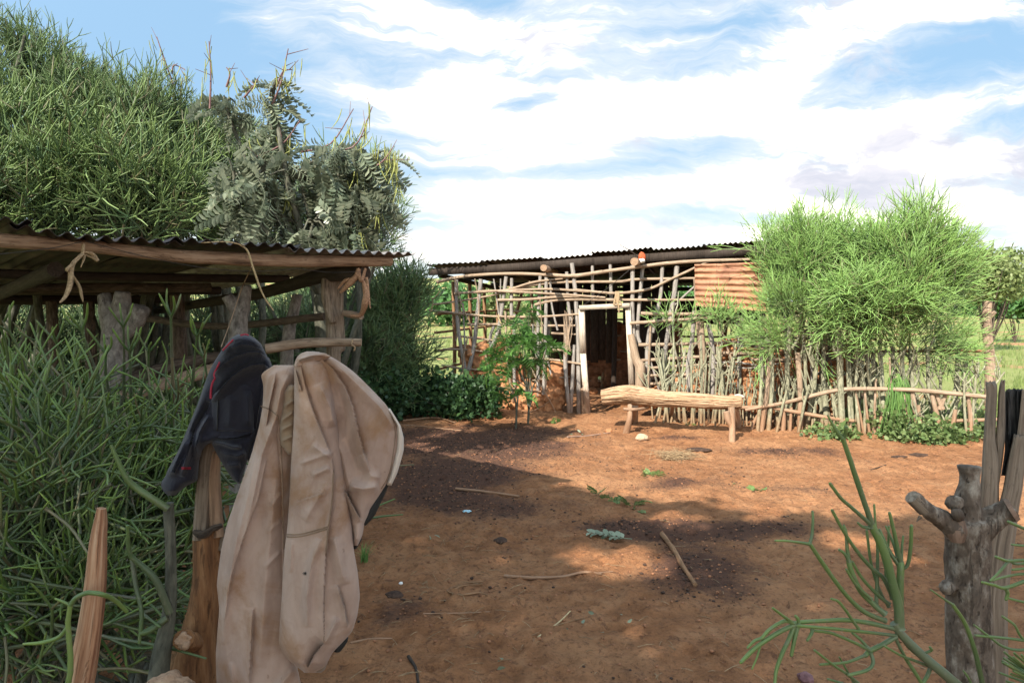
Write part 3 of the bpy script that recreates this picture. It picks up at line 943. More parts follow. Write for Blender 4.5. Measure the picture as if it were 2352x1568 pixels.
for i, (lab, (bx, by), th, es, mt) in enumerate(tall):
    q = np.random.default_rng(300 + i)
    z0 = float(gh(bx, by))
    root = thing('pencil_tree', lab, 'tree', (bx, by, z0), 'pencil euphorbias behind the shed')
    el = [tuple(P(u, v, Yd)) + (a, b_, c_, n) for (u, v, Yd, a, b_, c_, n) in es]
    o3 = np.array([bx, by, th * .45])
    mb = crown_of(MB(), LS if mt == 'eu_left' else DS, [e for e, s_ in zip(el, es) if s_[1] > 305], o3, 310 + i, (.7, 1.25))
    if any(s_[1] <= 305 for s_ in es):
        crown_of(MB(), LF, [e[:6] + (int(e[6] * 1.7),) for e, s_ in zip(el, es) if s_[1] <= 305], o3, 330 + i, (.45, .95), .5, .45, .5).build('upper_crown', M['eu_mid'], root)
    mb.build('crown', M[mt], root)
    mb = MB()
    for e in el:
        limbs(mb, (bx + q.normal() * .08, by + q.normal() * .08, z0 - .1), [np.array(e[:3]) + q.normal(size=3) * np.array(e[3:6]) * .5 for _ in range(3)], .055, q, .1, .12)
    mb.build('trunk', M['eu_stem_dark'], root)

# ---- undergrowth of the same hedge, in the shade behind the shed
low = [(-4.6, 8.0, 1.7), (-3.7, 8.7, 1.75), (-2.9, 9.3, 1.6), (-5.4, 7.2, 1.7), (-2.1, 10.0, 1.5), (-6.4, 6.9, 1.7), (-5.3, 9.3, 1.8), (-3.2, 10.4, 1.8)]
lowlab = ['low shaded pencil bush behind the forked grey shed post', 'low shaded pencil bush behind the middle shed posts',
          'low shaded pencil bush behind the leaning shed post', 'low shaded pencil bush in the darkest corner of the shed',
          'low shaded pencil bush behind the jointed shed corner post', 'low shaded pencil bush under the shed roof at the left picture edge',
          'rear low pencil bush seen between the two front shed bushes', 'rear low pencil bush beyond the leaning shed post']
q = np.random.default_rng(41)
mb = crown_of(MB(), DS, [(0, 0, 1.0, .7, .4, .7, 270), (0, 0, .4, .7, .4, .4, 130)], (0, 0, .1), 42, (.6, 1.1), .2, .6)
cm = mb.mesh('crown', M['eu_dark'])
mb = MB()
for _ in range(7): limbs(mb, (q.normal() * .3, q.normal() * .1, -.05), [(q.normal() * .4, q.normal() * .2, 1.3)], .03, q)
sm = mb.mesh('stem', M['eu_stem_dark'])
for i, (x, y, h) in enumerate(low):
    root = thing('pencil_bush', lowlab[i], 'bush', (x, y, gh(x, y)), 'low bushes behind the shed')
    root.rotation_euler.z = i * 1.3; root.scale = (1, 1, h / 1.6)
    for nm, me in (('crown', cm), ('stem', sm)):
        c_ = bpy.data.objects.new(nm, me); COL.objects.link(c_); c_.parent = root

# ---- the tree with big feathered leaves and pods
fr = [frond(.32, 9, .075, .019, 60 + k, 1.5, .004) for k in range(4)]
base = np.array([-1.80, 6.35, 0.0])
root = thing('feather_leaf_tree', 'grey green tree with large feathered leaves and hanging yellow pods behind the shed', 'tree', base)
q = np.random.default_rng(70)
cl = [(600, 400, 5.93, 0.36, 0.34, 0.34, 12), (540, 430, 5.85, 0.26, 0.26, 0.26, 7), (515, 240, 6.19, 0.11, 0.17, 0.15, 5), (628, 215, 6.11, 0.10, 0.17, 0.17, 6), (600, 480, 5.93, 0.33, 0.26, 0.26, 8),
      (690, 410, 6.02, 0.30, 0.34, 0.33, 10), (770, 375, 6.11, 0.36, 0.34, 0.22, 14), (855, 385, 6.19, 0.24, 0.26, 0.24, 10), (810, 480, 6.11, 0.33, 0.30, 0.31, 10), (720, 510, 6.02, 0.34, 0.30, 0.28, 8), (620, 290, 6.19, 0.12, 0.17, 0.14, 4), (850, 470, 6.19, 0.17, 0.17, 0.26, 6)]
mb = MB(); lb = MB(); pods = MB(); stk = MB()
limb0 = base + [0.05, -.1, 1.75]
lb.tube([base - [0, 0, .1], base + [.05, 0, .8], limb0], [.09, .075, .06], 10, 14, .12)
for (u, v, Yd, a, b_, c_, n) in cl:
    c0 = P(u, v, Yd)
    lb.tube([limb0, (limb0 * .5 + c0 * .5) + q.normal(size=3) * .08, c0], [.04, .028, .012], 6, 8, .1)
    pts, d = ell_points(q, c0, (a, b_, c_), n, .5)
    for p_ in pts:
        lb.tube([c0, (c0 + p_) / 2 + [0, 0, .06], p_], [.014, .01, .006], 5, 5)
        kf = q.integers(3, 6); ph = q.uniform(0, 6.28)
        D = np.array([[math.cos(ph + j * 6.28 / kf), math.sin(ph + j * 6.28 / kf), q.uniform(-1.1, .5)] for j in range(kf)])
        z = D / np.linalg.norm(D, axis=1)[:, None]
        x = np.cross(z, [0, 0, 1.0]); x /= np.linalg.norm(x, axis=1)[:, None]
        y = np.cross(z, x); s_ = np.where(y[:, 2:3] < 0, -1, 1); x, y = x * s_, y * s_
        w_ = q.normal(size=kf)[:, None] * .7; x, y = x * np.cos(w_) + y * np.sin(w_), y * np.cos(w_) - x * np.sin(w_)
        mb.inst(fr[q.integers(4)], np.tile(p_, (kf, 1)), np.stack([x, y, z], -1) * q.uniform(.55, 1.2, kf)[:, None, None])


def pod_bunch(p, n, L):
    pods = MB()
    for _ in range(n):
        b0 = p + q.normal(size=3) * .03; l = L * q.uniform(.6, 1.2); sw = q.normal(size=2) * .03
        pods.tube([b0, b0 + [sw[0] * .5, sw[1] * .5, -l * .5], b0 + [sw[0] * 1.6, sw[1] * 1.6, -l]], [.0035, .0055, .002], 5, 5, flat=.5)
    pods.build('pod_bunch', M['pod'], root)


for (u, v, n, L) in [(665, 470, 9, .25), (900, 380, 9, .28), (870, 350, 7, .22), (905, 440, 6, .2), (590, 350, 3, .12), (820, 420, 4, .2), (870, 500, 7, .22), (835, 560, 5, .2), (690, 350, 7, .2), (800, 310, 4, .2), (845, 310, 4, .2), (655, 200, 4, .2)]:
    pod_bunch(P(u, v - 20, 6.0), n, L * .86)
for pl in ([(590, 360), (650, 330), (690, 275)], [(690, 350), (760, 330), (812, 250)], [(770, 350), (820, 330), (855, 245)], [(850, 390), (880, 370), (905, 335)],
           [(625, 240), (645, 190), (662, 112)], [(635, 200), (650, 165), (670, 160)], [(560, 225), (585, 195), (592, 180)], [(482, 250), (484, 170), (480, 95)], [(520, 200), (528, 170), (520, 155)],
           [(400, 200), (375, 130), (360, 85)], [(395, 170), (400, 150), (425, 160)]):
    Yd = 6.0 if pl[0][0] > 450 else 6.9
    pp = [P(u, v, Yd) for u, v in pl]; stk = MB()
    stk.tube(pp, [.010, .007, .004], 5, 8)
    for f in (.5, .7, .9):
        a = resample(pp, 21)[int(f * 20)]
        dd = q.normal(size=3) * .08
        stk.tube([a, a + dd + [0, 0, .05]], [.004, .002], 4)
        pod_bunch(a + dd * .5, 2, .2)
    stk.build('flower_stalk', M['stalk'], root)
mb.build('crown', M['leaf_senna'], root); lb.build('trunk', M['eu_stem_dark'], root)


# ---- yard hedge at the right: two big crowns and smaller ones, on grey green stems
RS = [spray(140 + k, .24, .0056, 3, 4, (2, 4), .48, .5, .82) for k in range(5)]
RW = [spray(160 + k, .34, .0058, 3, 4, (2, 3), .4, .5, .8) for k in range(4)]
RT = [spray(150 + k, .20, .0062, 3, 4, (2, 4), .65, .1, .85) for k in range(3)]


def yard_bush(label, u0, voff, es, stems, seed, r0=.028, tps=None, sc=(.7, 1.25), yo=-0.35, up=.35):
    x0 = (u0 - 1176) / F; Yb = (10.57 + yo) / (1 + .35 * x0)
    bx = x0 * Yb; z0 = float(gh(bx, Yb))
    root = thing('pencil_bush', label, 'bush', (bx, Yb, z0), 'pencil bushes along the yard hedge')
    q = np.random.default_rng(seed)
    el = [tuple(P(u, v, Yb + dy)) + (a, b_, c_, n) for (u, v, dy, a, b_, c_, n) in es]
    lo = np.array([bx, Yb, 1.1])
    if el:
        cb = crown_of(MB(), tps or RS, [e_[:6] + (int(e_[6] * .66),) for e_ in el], lo, seed + 1, sc, up, .5)
        if not tps: crown_of(cb, RW, [(e_[0], e_[1], e_[2], e_[3] * 1.12, e_[4], e_[5] * 1.12, max(5, int(e_[6] * .26))) for e_ in el], lo, seed + 2, (.45, 1.0), up + .05, .6, .15)
        cb.build('crown', M['eu_right'], root)
    for (u, v, u2, v2, rr) in stems:
        p0 = P(u, v, Yb + q.uniform(-.12, .12)); p0[2] = gh(p0[0], p0[1]) - .03
        p1 = P(u2, v2, Yb + q.uniform(-.12, .12))
        mb = MB()
        mid = (p0 + p1) / 2 + q.normal(size=3) * [.03, .02, 0]
        mb.tube([p0, mid, p1], [rr, rr * .9, rr * .75], 7, 10, .12)
        for k in range(q.integers(2, 5)):
            f = q.uniform(.45, .95); a = p0 + (p1 - p0) * f
            dd = np.array([q.normal() * .12, q.normal() * .1, q.uniform(.15, .4)])
            mb.tube([a, a + dd * .4 + [q.normal() * .03, 0, 0], a + dd], [rr * .6, rr * .5, rr * .3], 5, 5, .08)
        mb.build('stem', M['eu_stem'], root)
    return root


yard_bush('low pencil bush with sparse green twigs just right of the doorway', 1545, 0,
          [(1540, 735, 0, .13, .12, .09, 9), (1595, 725, 0, .12, .12, .08, 8), (1500, 740, 0, .05, .08, .06, 3)],
          [(1533, 925, 1522, 800, .03), (1535, 925, 1545, 700, .02), (1530, 900, 1510, 800, .018), (1540, 925, 1575, 800, .016)], 500, tps=RT)
yard_bush('middle low pencil bush below the orange roofing sheet', 1650, 0,
          [(1660, 740, 0, .20, .15, .09, 15), (1630, 730, .05, .15, .12, .07, 6), (1700, 750, 0, .16, .15, .10, 12)],
          [(1595, 930, 1590, 790, .018), (1610, 935, 1610, 770, .022), (1640, 940, 1655, 790, .02), (1660, 940, 1650, 800, .026), (1680, 935, 1690, 790, .018)], 510, tps=RT)
yard_bush('broad pencil bush with a tall left crown in front of the orange sheet', 1840, 0,
          [(1880, 600, 0, .55, .45, .42, 300), (1800, 600, 0, .25, .35, .30, 80), (1830, 575, .1, .35, .35, .26, 100), (1752, 560, 0, .11, .2, .18, 11), (1850, 545, 0, .2, .2, .14, 20), (1930, 610, .1, .4, .4, .26, 100), (1815, 690, -.1, .30, .35, .28, 90), (1880, 700, -.1, .5, .4, .30, 130), (1760, 785, -.2, .18, .25, .15, 34), (1830, 775, -.1, .45, .3, .15, 36), (1900, 800, -.1, .35, .2, .2, 14)],
          [(1740, 965, 1752, 800, .025), (1765, 965, 1770, 770, .03), (1790, 970, 1760, 780, .022), (1810, 975, 1815, 730, .036), (1830, 975, 1845, 760, .03), (1850, 975, 1880, 740, .03), (1870, 980, 1860, 760, .025), (1900, 980, 1895, 740, .035)], 520)
yard_bush('tallest pencil bush with a round right crown beside the far fence post', 2080, 0,
          [(2075, 620, 0, .52, .5, .38, 270), (2085, 560, .05, .38, .4, .26, 120), (2105, 515, 0, .16, .2, .13, 20), (2010, 575, 0, .26, .3, .22, 66), (2140, 610, 0, .36, .35, .30, 120), (2165, 650, 0, .26, .3, .36, 110), (2000, 690, -.1, .5, .4, .32, 160), (2100, 700, -.1, .42, .35, .34, 150), (2165, 780, 0, .22, .25, .24, 45), (2040, 770, -.1, .5, .3, .16, 44), (2120, 810, -.1, .4, .2, .2, 16), (2000, 810, -.1, .3, .2, .18, 10), (2190, 820, -.1, .18, .2, .2, 12), (2185, 600, 0, .14, .2, .2, 16)],
          [(1935, 985, 1925, 730, .042), (1960, 990, 1950, 780, .025), (1985, 990, 1965, 800, .022), (2010, 985, 1990, 800, .03), (2030, 985, 2020, 780, .03), (2060, 985, 2050, 790, .028), (2090, 985, 2070, 780, .03), (2120, 985, 2090, 800, .03), (2150, 985, 2130, 800, .028), (2190, 980, 2200, 800, .03), (2220, 980, 2215, 830, .025), (2170, 985, 2160, 850, .02)], 530)
yard_bush('drooping pencil bush hanging low between the two big crowns', 1985, 0,
          [(1965, 670, -.3, .4, .25, .24, 90), (1960, 730, -.2, .35, .25, .22, 70), (2060, 680, -.3, .35, .25, .26, 80)],
          [(1975, 985, 1970, 800, .02), (1955, 990, 1945, 820, .018), (1990, 990, 1980, 830, .018)], 540, tps=RT, yo=-.5, up=-.15)

# thin sticks and saplings planted close together along the hedge foot
q = np.random.default_rng(55)
proto = None
labs = ['thin grey green cutting planted in the hedge foot, one of the close row']
for i in range(92):
    u = 1500 + 760 * (i + q.uniform(-.4, .4)) / 92
    x0 = (u - 1176) / F; Yb = (10.57 + q.uniform(-.62, -.2)) / (1 + .35 * x0)
    if i < 6 or proto is None or i % 11 == 0:
        root = thing('hedge_cutting', labs[0], 'stem', (x0 * Yb, Yb, gh(x0 * Yb, Yb)), 'thin cuttings along the hedge foot')
        h = q.uniform(.55, 1.0); r_ = q.uniform(.011, .02)
        mb = MB(); B = np.array([x0 * Yb, Yb, float(gh(x0 * Yb, Yb))])
        lean = q.normal(size=2) * .07
        tp = B + [lean[0] * 1.6, lean[1], h]
        mb.tube([B - [0, 0, .05], (B + tp) / 2 + [q.normal() * .02, 0, 0], tp], [r_, r_ * .9, r_ * .7], 6, 8, .12)
        br = MB()
        for k in range(3):
            f = q.uniform(.5, .9); a = B + (tp - B) * f; dd = np.array([q.normal() * .1, q.normal() * .06, q.uniform(.12, .3)])
            br.tube([a, a + dd * .5 + [q.normal() * .02, 0, 0], a + dd], [r_ * .6, r_ * .5, r_ * .35], 5, 4)
        mb.build('stem', M['eu_stem'], root); br.build('branch', M['eu_stem'], root)
        proto = root
    else:
        clone(proto, (x0 * Yb, Yb, gh(x0 * Yb, Yb)), rz=q.uniform(-.5, .5) + (math.pi if q.random() < .5 else 0), sc=q.uniform(.75, 1.2))

# ---- bright feathery sapling left of the doorway, dark bush at the wall corner
ff = [frond(.34, 13, .095, .012, 80 + k, 1.3, .003) for k in range(4)]


def sapling(label, base, spots, seed, mat='leaf_fern', n=(9, 13)):
    q = np.random.default_rng(seed)
    root = thing('feathery_sapling', label, 'sapling', base)
    lv, st = MB(), MB()
    for (u, v, dy, s_) in spots:
        p = P(u, v, base[1] + dy)
        fk = base + np.array([.02, 0, .42]) + q.normal(size=3) * .02; st.tube([base - [0, 0, .03], base + [.01, 0, .2], fk, fk * .5 + p * .5 + q.normal(size=3) * .03, p], [.014, .013, .011, .008, .004], 6, 12, .08)
        kf = q.integers(*n); ph = q.uniform(0, 6.28)
        D = np.array([[math.cos(ph + j * 6.28 / kf), math.sin(ph + j * 6.28 / kf), q.uniform(-.7, .8)] for j in range(kf)])
        z = D / np.linalg.norm(D, axis=1)[:, None]
        x = np.cross(z, [0, 0, 1.0]); x /= np.linalg.norm(x, axis=1)[:, None]
        y = np.cross(z, x); sg = np.where(y[:, 2:3] < 0, -1, 1); x, y = x * sg, y * sg
        w_ = q.normal(size=kf)[:, None] * .55; x, y = x * np.cos(w_) + y * np.sin(w_), y * np.cos(w_) - x * np.sin(w_)
        lv.inst(ff[q.integers(4)], np.tile(p, (kf, 1)), np.stack([x, y, z], -1) * (s_ * q.uniform(.8, 1.1, kf))[:, None, None])
    lv.build('leaves', M[mat], root); st.build('stem', M['eu_stem_dark'], root)


b0 = G(1215, 948); b0[2] = gh(b0[0], b0[1])
b0 = np.array([.22, 9.35, 0.0])
sapling('bright green feathery sapling against the hut wall left of the doorway', b0,
        [(1190, 745, 0, 1.0), (1215, 715, 0, .9), (1165, 780, .1, 1.0), (1235, 775, 0, 1.0), (1260, 790, 0, .9), (1200, 790, -.1, 1.1), (1150, 815, .1, .9), (1185, 830, 0, 1.0), (1225, 830, 0, .9), (1130, 850, .05, .8)], 90)
sapling('small shaded feathery sapling at the foot of the hut wall', np.array([.05, 9.1, 0.0]),
        [(1170, 880, 0, .8), (1200, 905, 0, .75), (1150, 905, 0, .7)], 91, n=(5, 7))

lc = [leaf_cluster(9, .075, .032, .05, 200 + k) for k in range(4)]


def leaf_bush(label, base, es, seed, mat, s=(.7, 1.3), nm='leafy_bush', cat='bush'):
    q = np.random.default_rng(seed)
    root = thing(nm, label, cat, base); lv, st = MB(), MB()
    for (cx, cy, cz, rx, ry, rz, n) in es:
        p, d = ell_points(q, (base[0] + cx, base[1] + cy, cz), (rx, ry, rz), n, .5)
        p[:, 2] = np.maximum(p[:, 2], gh(p[:, 0], p[:, 1]) + .02)
        w = q.integers(4, size=n)
        Mx = basis(d + [0, -.3, .6] + q.normal(size=d.shape) * .3, q) * q.uniform(*s, n)[:, None, None]
        for k in range(4): lv.inst(lc[k], p[w == k], Mx[w == k])
        for k in range(8):
            st.tube([np.array(base) + [q.normal() * .06, q.normal() * .06, -.02], (np.array(base) + p[k]) / 2, p[k]], [.010, .007, .004], 5, 6)
    lv.build('leaves', M[mat], root); st.build('stem', M['eu_stem_dark'], root)


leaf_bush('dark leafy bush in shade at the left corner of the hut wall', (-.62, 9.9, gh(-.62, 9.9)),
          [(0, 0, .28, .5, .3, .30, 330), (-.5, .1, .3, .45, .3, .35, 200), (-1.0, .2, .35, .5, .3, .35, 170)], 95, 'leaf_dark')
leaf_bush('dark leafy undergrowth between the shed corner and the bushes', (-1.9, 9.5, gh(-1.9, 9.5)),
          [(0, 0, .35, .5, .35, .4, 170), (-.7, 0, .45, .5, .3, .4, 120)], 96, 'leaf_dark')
for i, (u, v, w_, h_, n, lab) in enumerate([
        (2150, 1014, .60, .18, 200, 'sunlit creeping vine patch at the right hedge foot under the rail'),
        (2225, 1006, .38, .26, 120, 'leafy vine mound against the fence nearest the charred post'),
        (1905, 1006, .36, .10, 56, 'small creeping vine below the end of the lower leaning rail'),
        (2035, 1006, .22, .26, 56, 'narrow upright vine clump left of the drooping grass')]):
    g = G(u, v)
    leaf_bush(lab, (g[0], g[1], float(gh(g[0], g[1]))), [(0, 0, h_ * .5, w_, .28, h_, n)], 97 + i, 'leaf_vine', (.55, 1.0), 'creeping_vine', 'vine')

# long green spray hanging over the rail
root = thing('drooping_grass', 'long bright green grass hanging down over the hedge rail', 'grass', (3.0 * 0 + P(2060, 900, 8.45)[0], 8.45, .62))
q = np.random.default_rng(101); mb = MB()
for k in range(70):
    p0 = P(2055 + q.normal() * 9, 890 + q.normal() * 12, 8.42)
    sw = q.normal() * .13 + .03; l = q.uniform(.3, .68)
    mb.tube([p0, p0 + [sw * .35, -.09, .05], p0 + [sw * .7, -.13 + q.normal() * .02, -l * .45], p0 + [sw, -.12 + q.normal() * .04, -l]], [.004, .005, .0045, .002], 4, 7, A=(.2, .9))
mb.build('blades', M['grass_tuft'], root)
root = thing('grass_tuft', 'tiny green feathery weed on bare soil right of the hanging trousers', 'weed', np.array([*G(840, 1275)[:2], 0]))
g0 = G(838, 1292); mb = MB(); q = np.random.default_rng(102)
mb.inst(grass_blades(60, .13, .0022, 7, .9), np.array([[g0[0], g0[1], gh(g0[0], g0[1])]]), np.eye(3)[None])
mb.build('blades', M['grass_tuft'], root)

# ---- trees and bushes out in the field
ac = [leaf_cluster(14, .20, .06, .16, 230 + k) for k in range(3)]


def field_tree(label, u, vbase, Yd, es, mat, tr_r, seed, nm='acacia_tree', cat='tree'):
    q = np.random.default_rng(seed)
    b_ = P(u, 700, Yd); b_[2] = float(gh(b_[0], Yd))
    root = thing(nm, label, cat, b_); lv, st = MB(), MB()
    for (u2, v2, dy, rx, ry, rz, n, s_) in es:
        c0 = P(u2, v2, Yd + dy)
        p, d = ell_points(q, c0, (rx, ry, rz), n, .55)
        p = p[fbm(p * .9, seed, 2) > -.22]
        Mx = basis(q.normal(size=p.shape) + [0, 0, .8], q) * (s_ * q.uniform(.6, 1.3, len(p)))[:, None, None]
        w = q.integers(3, size=len(p))
        for k in range(3): lv.inst(ac[k], p[w == k], Mx[w == k])
        if tr_r: limbs(st, b_, [c0 + q.normal(size=3) * [rx * .5, ry * .5, rz * .4] for _ in range(4)], tr_r, q, .1, rx * .1)
    lv.build('crown', M[mat], root)
    if tr_r: st.build('trunk', M['darkbark'], root)


field_tree('spreading acacia with pale olive crown beyond the far fence post', 2270, 0, 24,
           [(2270, 640, 0, 1.0, 1.0, .75, 560, .8), (2300, 600, .5, .6, .8, .42, 240, .8), (2235, 600, 0, .6, .8, .5, 110, 1.0), (2320, 655, .5, .5, .6, .4, 90, 1.0)], 'leaf_far', .035, 240)
field_tree('round bright green bush in the field at the right picture edge', 2335, 0, 30,
           [(2335, 688, 0, .75, .7, .55, 320, 1.0), (2300, 700, 0, .4, .5, .35, 90, 1.0)], 'leaf_bush', .02, 241, 'round_bush', 'bush')
far = [(2340, 655, 70, 1.9), (2290, 668, 90, 2.0), (2200, 668, 80, 2.2), (2060, 672, 75, 2.0), (1560, 652, 60, 1.6), (1680, 655, 66, 1.7), (1240, 668, 58, 1.4), (1130, 664, 52, 1.5), (1030, 660, 50, 1.6), (900, 668, 60, 1.8), (740, 670, 55, 1.6), (560, 668, 62, 1.9)]
fl = ['far grey green tree at the right picture edge above the round bush', 'far tree behind the acacia at right', 'far tree seen through the tallest pencil bush',
      'far tree behind the gap between the pencil crowns', 'far green tree seen under the hut roof right of the doorway', 'far green tree hidden behind the orange sheet',
      'far tree behind the hut, left of the doorway', 'far tree seen through the poles left of the sapling', 'far tree behind the left corner of the hut', 'far tree behind the small pencil euphorbia',
      'far tree behind the shed corner post', 'far tree behind the forked shed post']
for i, (u, v, Yd, s_) in enumerate(far):
    zg = float(gh(P(u, 700, Yd)[0], Yd)); vt = 700 - (zg + s_ * 1.0 - EYE) * F / Yd
    field_tree(fl[i], u, 0, Yd, [(u, vt, 0, s_ * 1.5, s_ * 1.2, s_, 190, s_ * 1.3), (u + 25, vt + 6, .5, s_, s_, s_ * .7, 90, s_ * 1.3)], 'leaf_far' if i % 2 else 'leaf_bush', .06, 250 + i, 'field_tree', 'tree')

# ================================================================ open shed at the left
def c2(x, y):
    return x * .39063, 488.1 + y * .39063


SA = np.array([-2.25, 3.0]); SB = np.array([-.806, 4.5])
SD = (SB - SA) / np.linalg.norm(SB - SA); SN = np.array([-SD[1], SD[0]])     # along the eave, and back from it


def eave_y(u):
    k = (u - 1176) / F
    s = (k * SA[1] - SA[0]) / (SD[0] - k * SD[1])
    return SA[1] + s * SD[1]


shed = thing('open_shed', 'low open shed with rusty corrugated roof on rough forked posts', 'shed', (-2.2, 5.4, 0))
q = np.random.default_rng(400)


def PE(x, y, dy=0.0):
    u, v = c2(x, y)
    return P(u, v, eave_y(u) + dy)


def pole(parent, name, pts, rad, mat, n=9, k=None, jit=.08, groove=0.0, freq=3.0):
    mb = MB(); mb.tube(pts, rad, n, k or max(6, 5 * len(pts)), jit, freq, groove=groove)
    return mb.build(name, mat, parent)


# eave beam (peeled log), rear plate, rails
bm = pole(shed, 'eave_beam', [PE(-160, 150), PE(0, 165), PE(480, 195), PE(850, 235), PE(1200, 265), PE(1720, 283), PE(2295, 285)],
          [.030, .031, .032, .034, .036, .036, .033], M['peeled'], 16, 70, .13, 0.0, 5)
R0 = PE(2295, 250); R0[2] += .02
DEP = 3.8


def roof_pt(s, d, z=0.0):
    """s metres along the eave from its far right end, d metres back"""
    p = SB - SD * s + SN * d
    u = 0
    ze = np.interp(s, [0, .4, .9, 1.3, 1.7, 2.1, 3.2], EZ)
    return np.array([p[0], p[1], ze + (1.76 - 1.98) * d / DEP + z])


def eave_z(x, y):
    return PE(x, y)[2]


EZ = [eave_z(2240, 240), eave_z(1950, 228), eave_z(1500, 212), eave_z(1150, 185), eave_z(820, 165), eave_z(450, 115), eave_z(-200, 40)]
# roofing sheets, waves running down the slope; each overlaps its neighbour
sh_edges = [(-.12, .78), (.70, 1.42), (1.34, 2.06), (1.98, 2.8), (2.72, 3.5)]
for i, (s0, s1) in enumerate(sh_edges):
    n = int((s1 - s0) / .076 * 8); m_ = 12
    s = np.linspace(s0, s1, n); d = np.linspace(-.13 - .02 * (i % 2), DEP, m_)
    S_, D_ = np.meshgrid(s, d)
    base = np.stack([roof_pt(a, b) for a, b in zip(S_.ravel(), D_.ravel())])
    tilt = (.006, .012, .0, .008, .01)[i]
    wv_ = .0125 * np.sin(S_.ravel() * 2 * math.pi / .076) * (1 + .25 * fbm(np.stack([S_.ravel() * 3, D_.ravel() * 1, S_.ravel() * 0], -1), i, 2))
    warp = .02 * fbm(np.stack([S_.ravel() * 2.2, D_.ravel() * 1.5, S_.ravel() * 0 + i], -1), 5, 2)
    Vt = base.copy(); Vt[:, 2] += wv_ + warp - .012 + tilt * (1 - (S_.ravel() - s0) / (s1 - s0)) + .004 * i
    Vb = Vt.copy(); Vb[:, 2] -= .0025
    k = np.arange(m_ - 1)[:, None] * n + np.arange(n - 1)[None]
    Q = np.stack([k, k + 1, k + n + 1, k + n], -1).reshape(-1, 4)
    N0 = n * m_
    e = np.arange(n - 1)
    rim = np.vstack([np.stack([e, e + N0, e + 1 + N0, e + 1], -1), np.stack([e + N0 - n, e + 1 + N0 - n, e + 1 + 2 * N0 - n, e + 2 * N0 - n], -1)])
    mb = MB().add(np.vstack([Vt, Vb]), np.vstack([Q[:, ::-1], Q + N0, rim]))
    mb.build('roof_sheet', M['roof_zinc'] if i == 0 else M['roof_rust_shade'], shed)
# purlins and rafters under the sheets, near black to hold the shade there
for d, r_ in ((1.25, .03), (2.5, .035), (3.65, .045)):
    pole(shed, 'purlin', [roof_pt(3.4, d, -.07), roof_pt(1.7, d, -.065), roof_pt(.05, d, -.06)], r_, M['dark_beam'], 8, 16)
pole(shed, 'rafter', [roof_pt(.18, 3.7, -.17), roof_pt(.2, 1.5, -.16), P(*c2(1900, 370), 4.62), P(*c2(2150, 355), 4.40)], [.04, .045, .05, .052], M['dark_beam'], 12, 20)
pole(shed, 'rafter', [roof_pt(1.75, 3.7, -.16), roof_pt(1.8, .3, -.13)], .04, M['dark_beam'], 8, 12)
pole(shed, 'rail', [P(*c2(-40, 455), 4.6), P(*c2(600, 442), 4.9), P(*c2(1240, 440), 5.3)], .035, M['darkbark'], 9, 20)  # dark bark on inner rails and posts: shed shade put into the colour
pole(shed, 'rail', [P(*c2(860, 622), 5.4), P(*c2(1300, 668), 5.2), P(*c2(1910, 610), 4.75)], .028, M['darkbark'], 8, 20)
pole(shed, 'rail', [P(*c2(1560, 800), 4.30), P(*c2(1800, 766), 4.38), P(*c2(2125, 762), 4.42)], [.034, .032, .026], M['pole'], 9, 20)
pole(shed, 'rail', [P(*c2(560, 1090), 3.9), P(*c2(820, 960), 4.1), P(*c2(1200, 860), 4.3), P(*c2(1330, 850), 4.35)], [.04, .04, .038, .034], M['darkbark'], 9, 20)
pole(shed, 'rail', [P(90, 985, 3.6), P(300, 905, 3.95), P(500, 845, 4.3)], [.045, .042, .04], M['pole'], 9, 20)
pole(shed, 'rail', [P(*c2(2020, 590), 4.62), P(*c2(2070, 600), 4.6), P(*c2(2125, 612), 4.5)], [.02, .026, .02], M['pole'], 8, 8)


def shed_post(parts, mat, vox=.012, amp=.012):
    mb = MB()
    for pts, rad in parts: mb.tube(pts, rad, 12, 14, .07)
    remesh(mb, vox, amp, 9.0, q.integers(99), (1, 1, .4)).build('post', mat, shed)


def pp(x, y, Yd): return P(*c2(x, y), Yd)


def foot(x, y, Yd):
    p = pp(x, y, Yd); return np.array([p[0] - .01, Yd, -.05])


shed_post([([foot(670, 1000, 4.0), pp(672, 780, 4.0), pp(715, 640, 4.0), pp(720, 560, 4.0), pp(722, 465, 4.0)], [.085, .078, .062, .048, .042]),
           ([pp(680, 760, 4.0), pp(640, 640, 4.0), pp(610, 480, 4.02)], [.05, .048, .036]),
           ([pp(700, 740, 4.0), pp(790, 650, 3.97), pp(825, 555, 3.95)], [.045, .048, .052])], M['bark_pale'])
shed_post([([foot(1395, 1000, 4.3), pp(1400, 780, 4.3), pp(1408, 600, 4.3), pp(1440, 520, 4.3), pp(1448, 430, 4.3)], [.062, .058, .058, .042, .034]),
           ([pp(1405, 600, 4.3), pp(1365, 540, 4.28), pp(1332, 485, 4.27)], [.045, .04, .038])], M['bark_pale'])
shed_post([([foot(1650, 1000, 5.0), pp(1690, 800, 5.0), pp(1715, 640, 5.0), pp(1748, 480, 5.0)], [.045, .045, .042, .036])], M['bark_pale'])
shed_post([([foot(1965, 1000, 4.62), pp(1960, 800, 4.62), pp(1955, 600, 4.62), pp(1935, 385, 4.62)], [.05, .05, .05, .05]),
           ([pp(2000, 810, 4.64), pp(1995, 600, 4.64), pp(1985, 395, 4.64)], [.035, .035, .04]),
           ([pp(1960, 650, 4.56), pp(1925, 520, 4.56), pp(1915, 385, 4.56)], [.03, .04, .03])], M['plank_grey'])
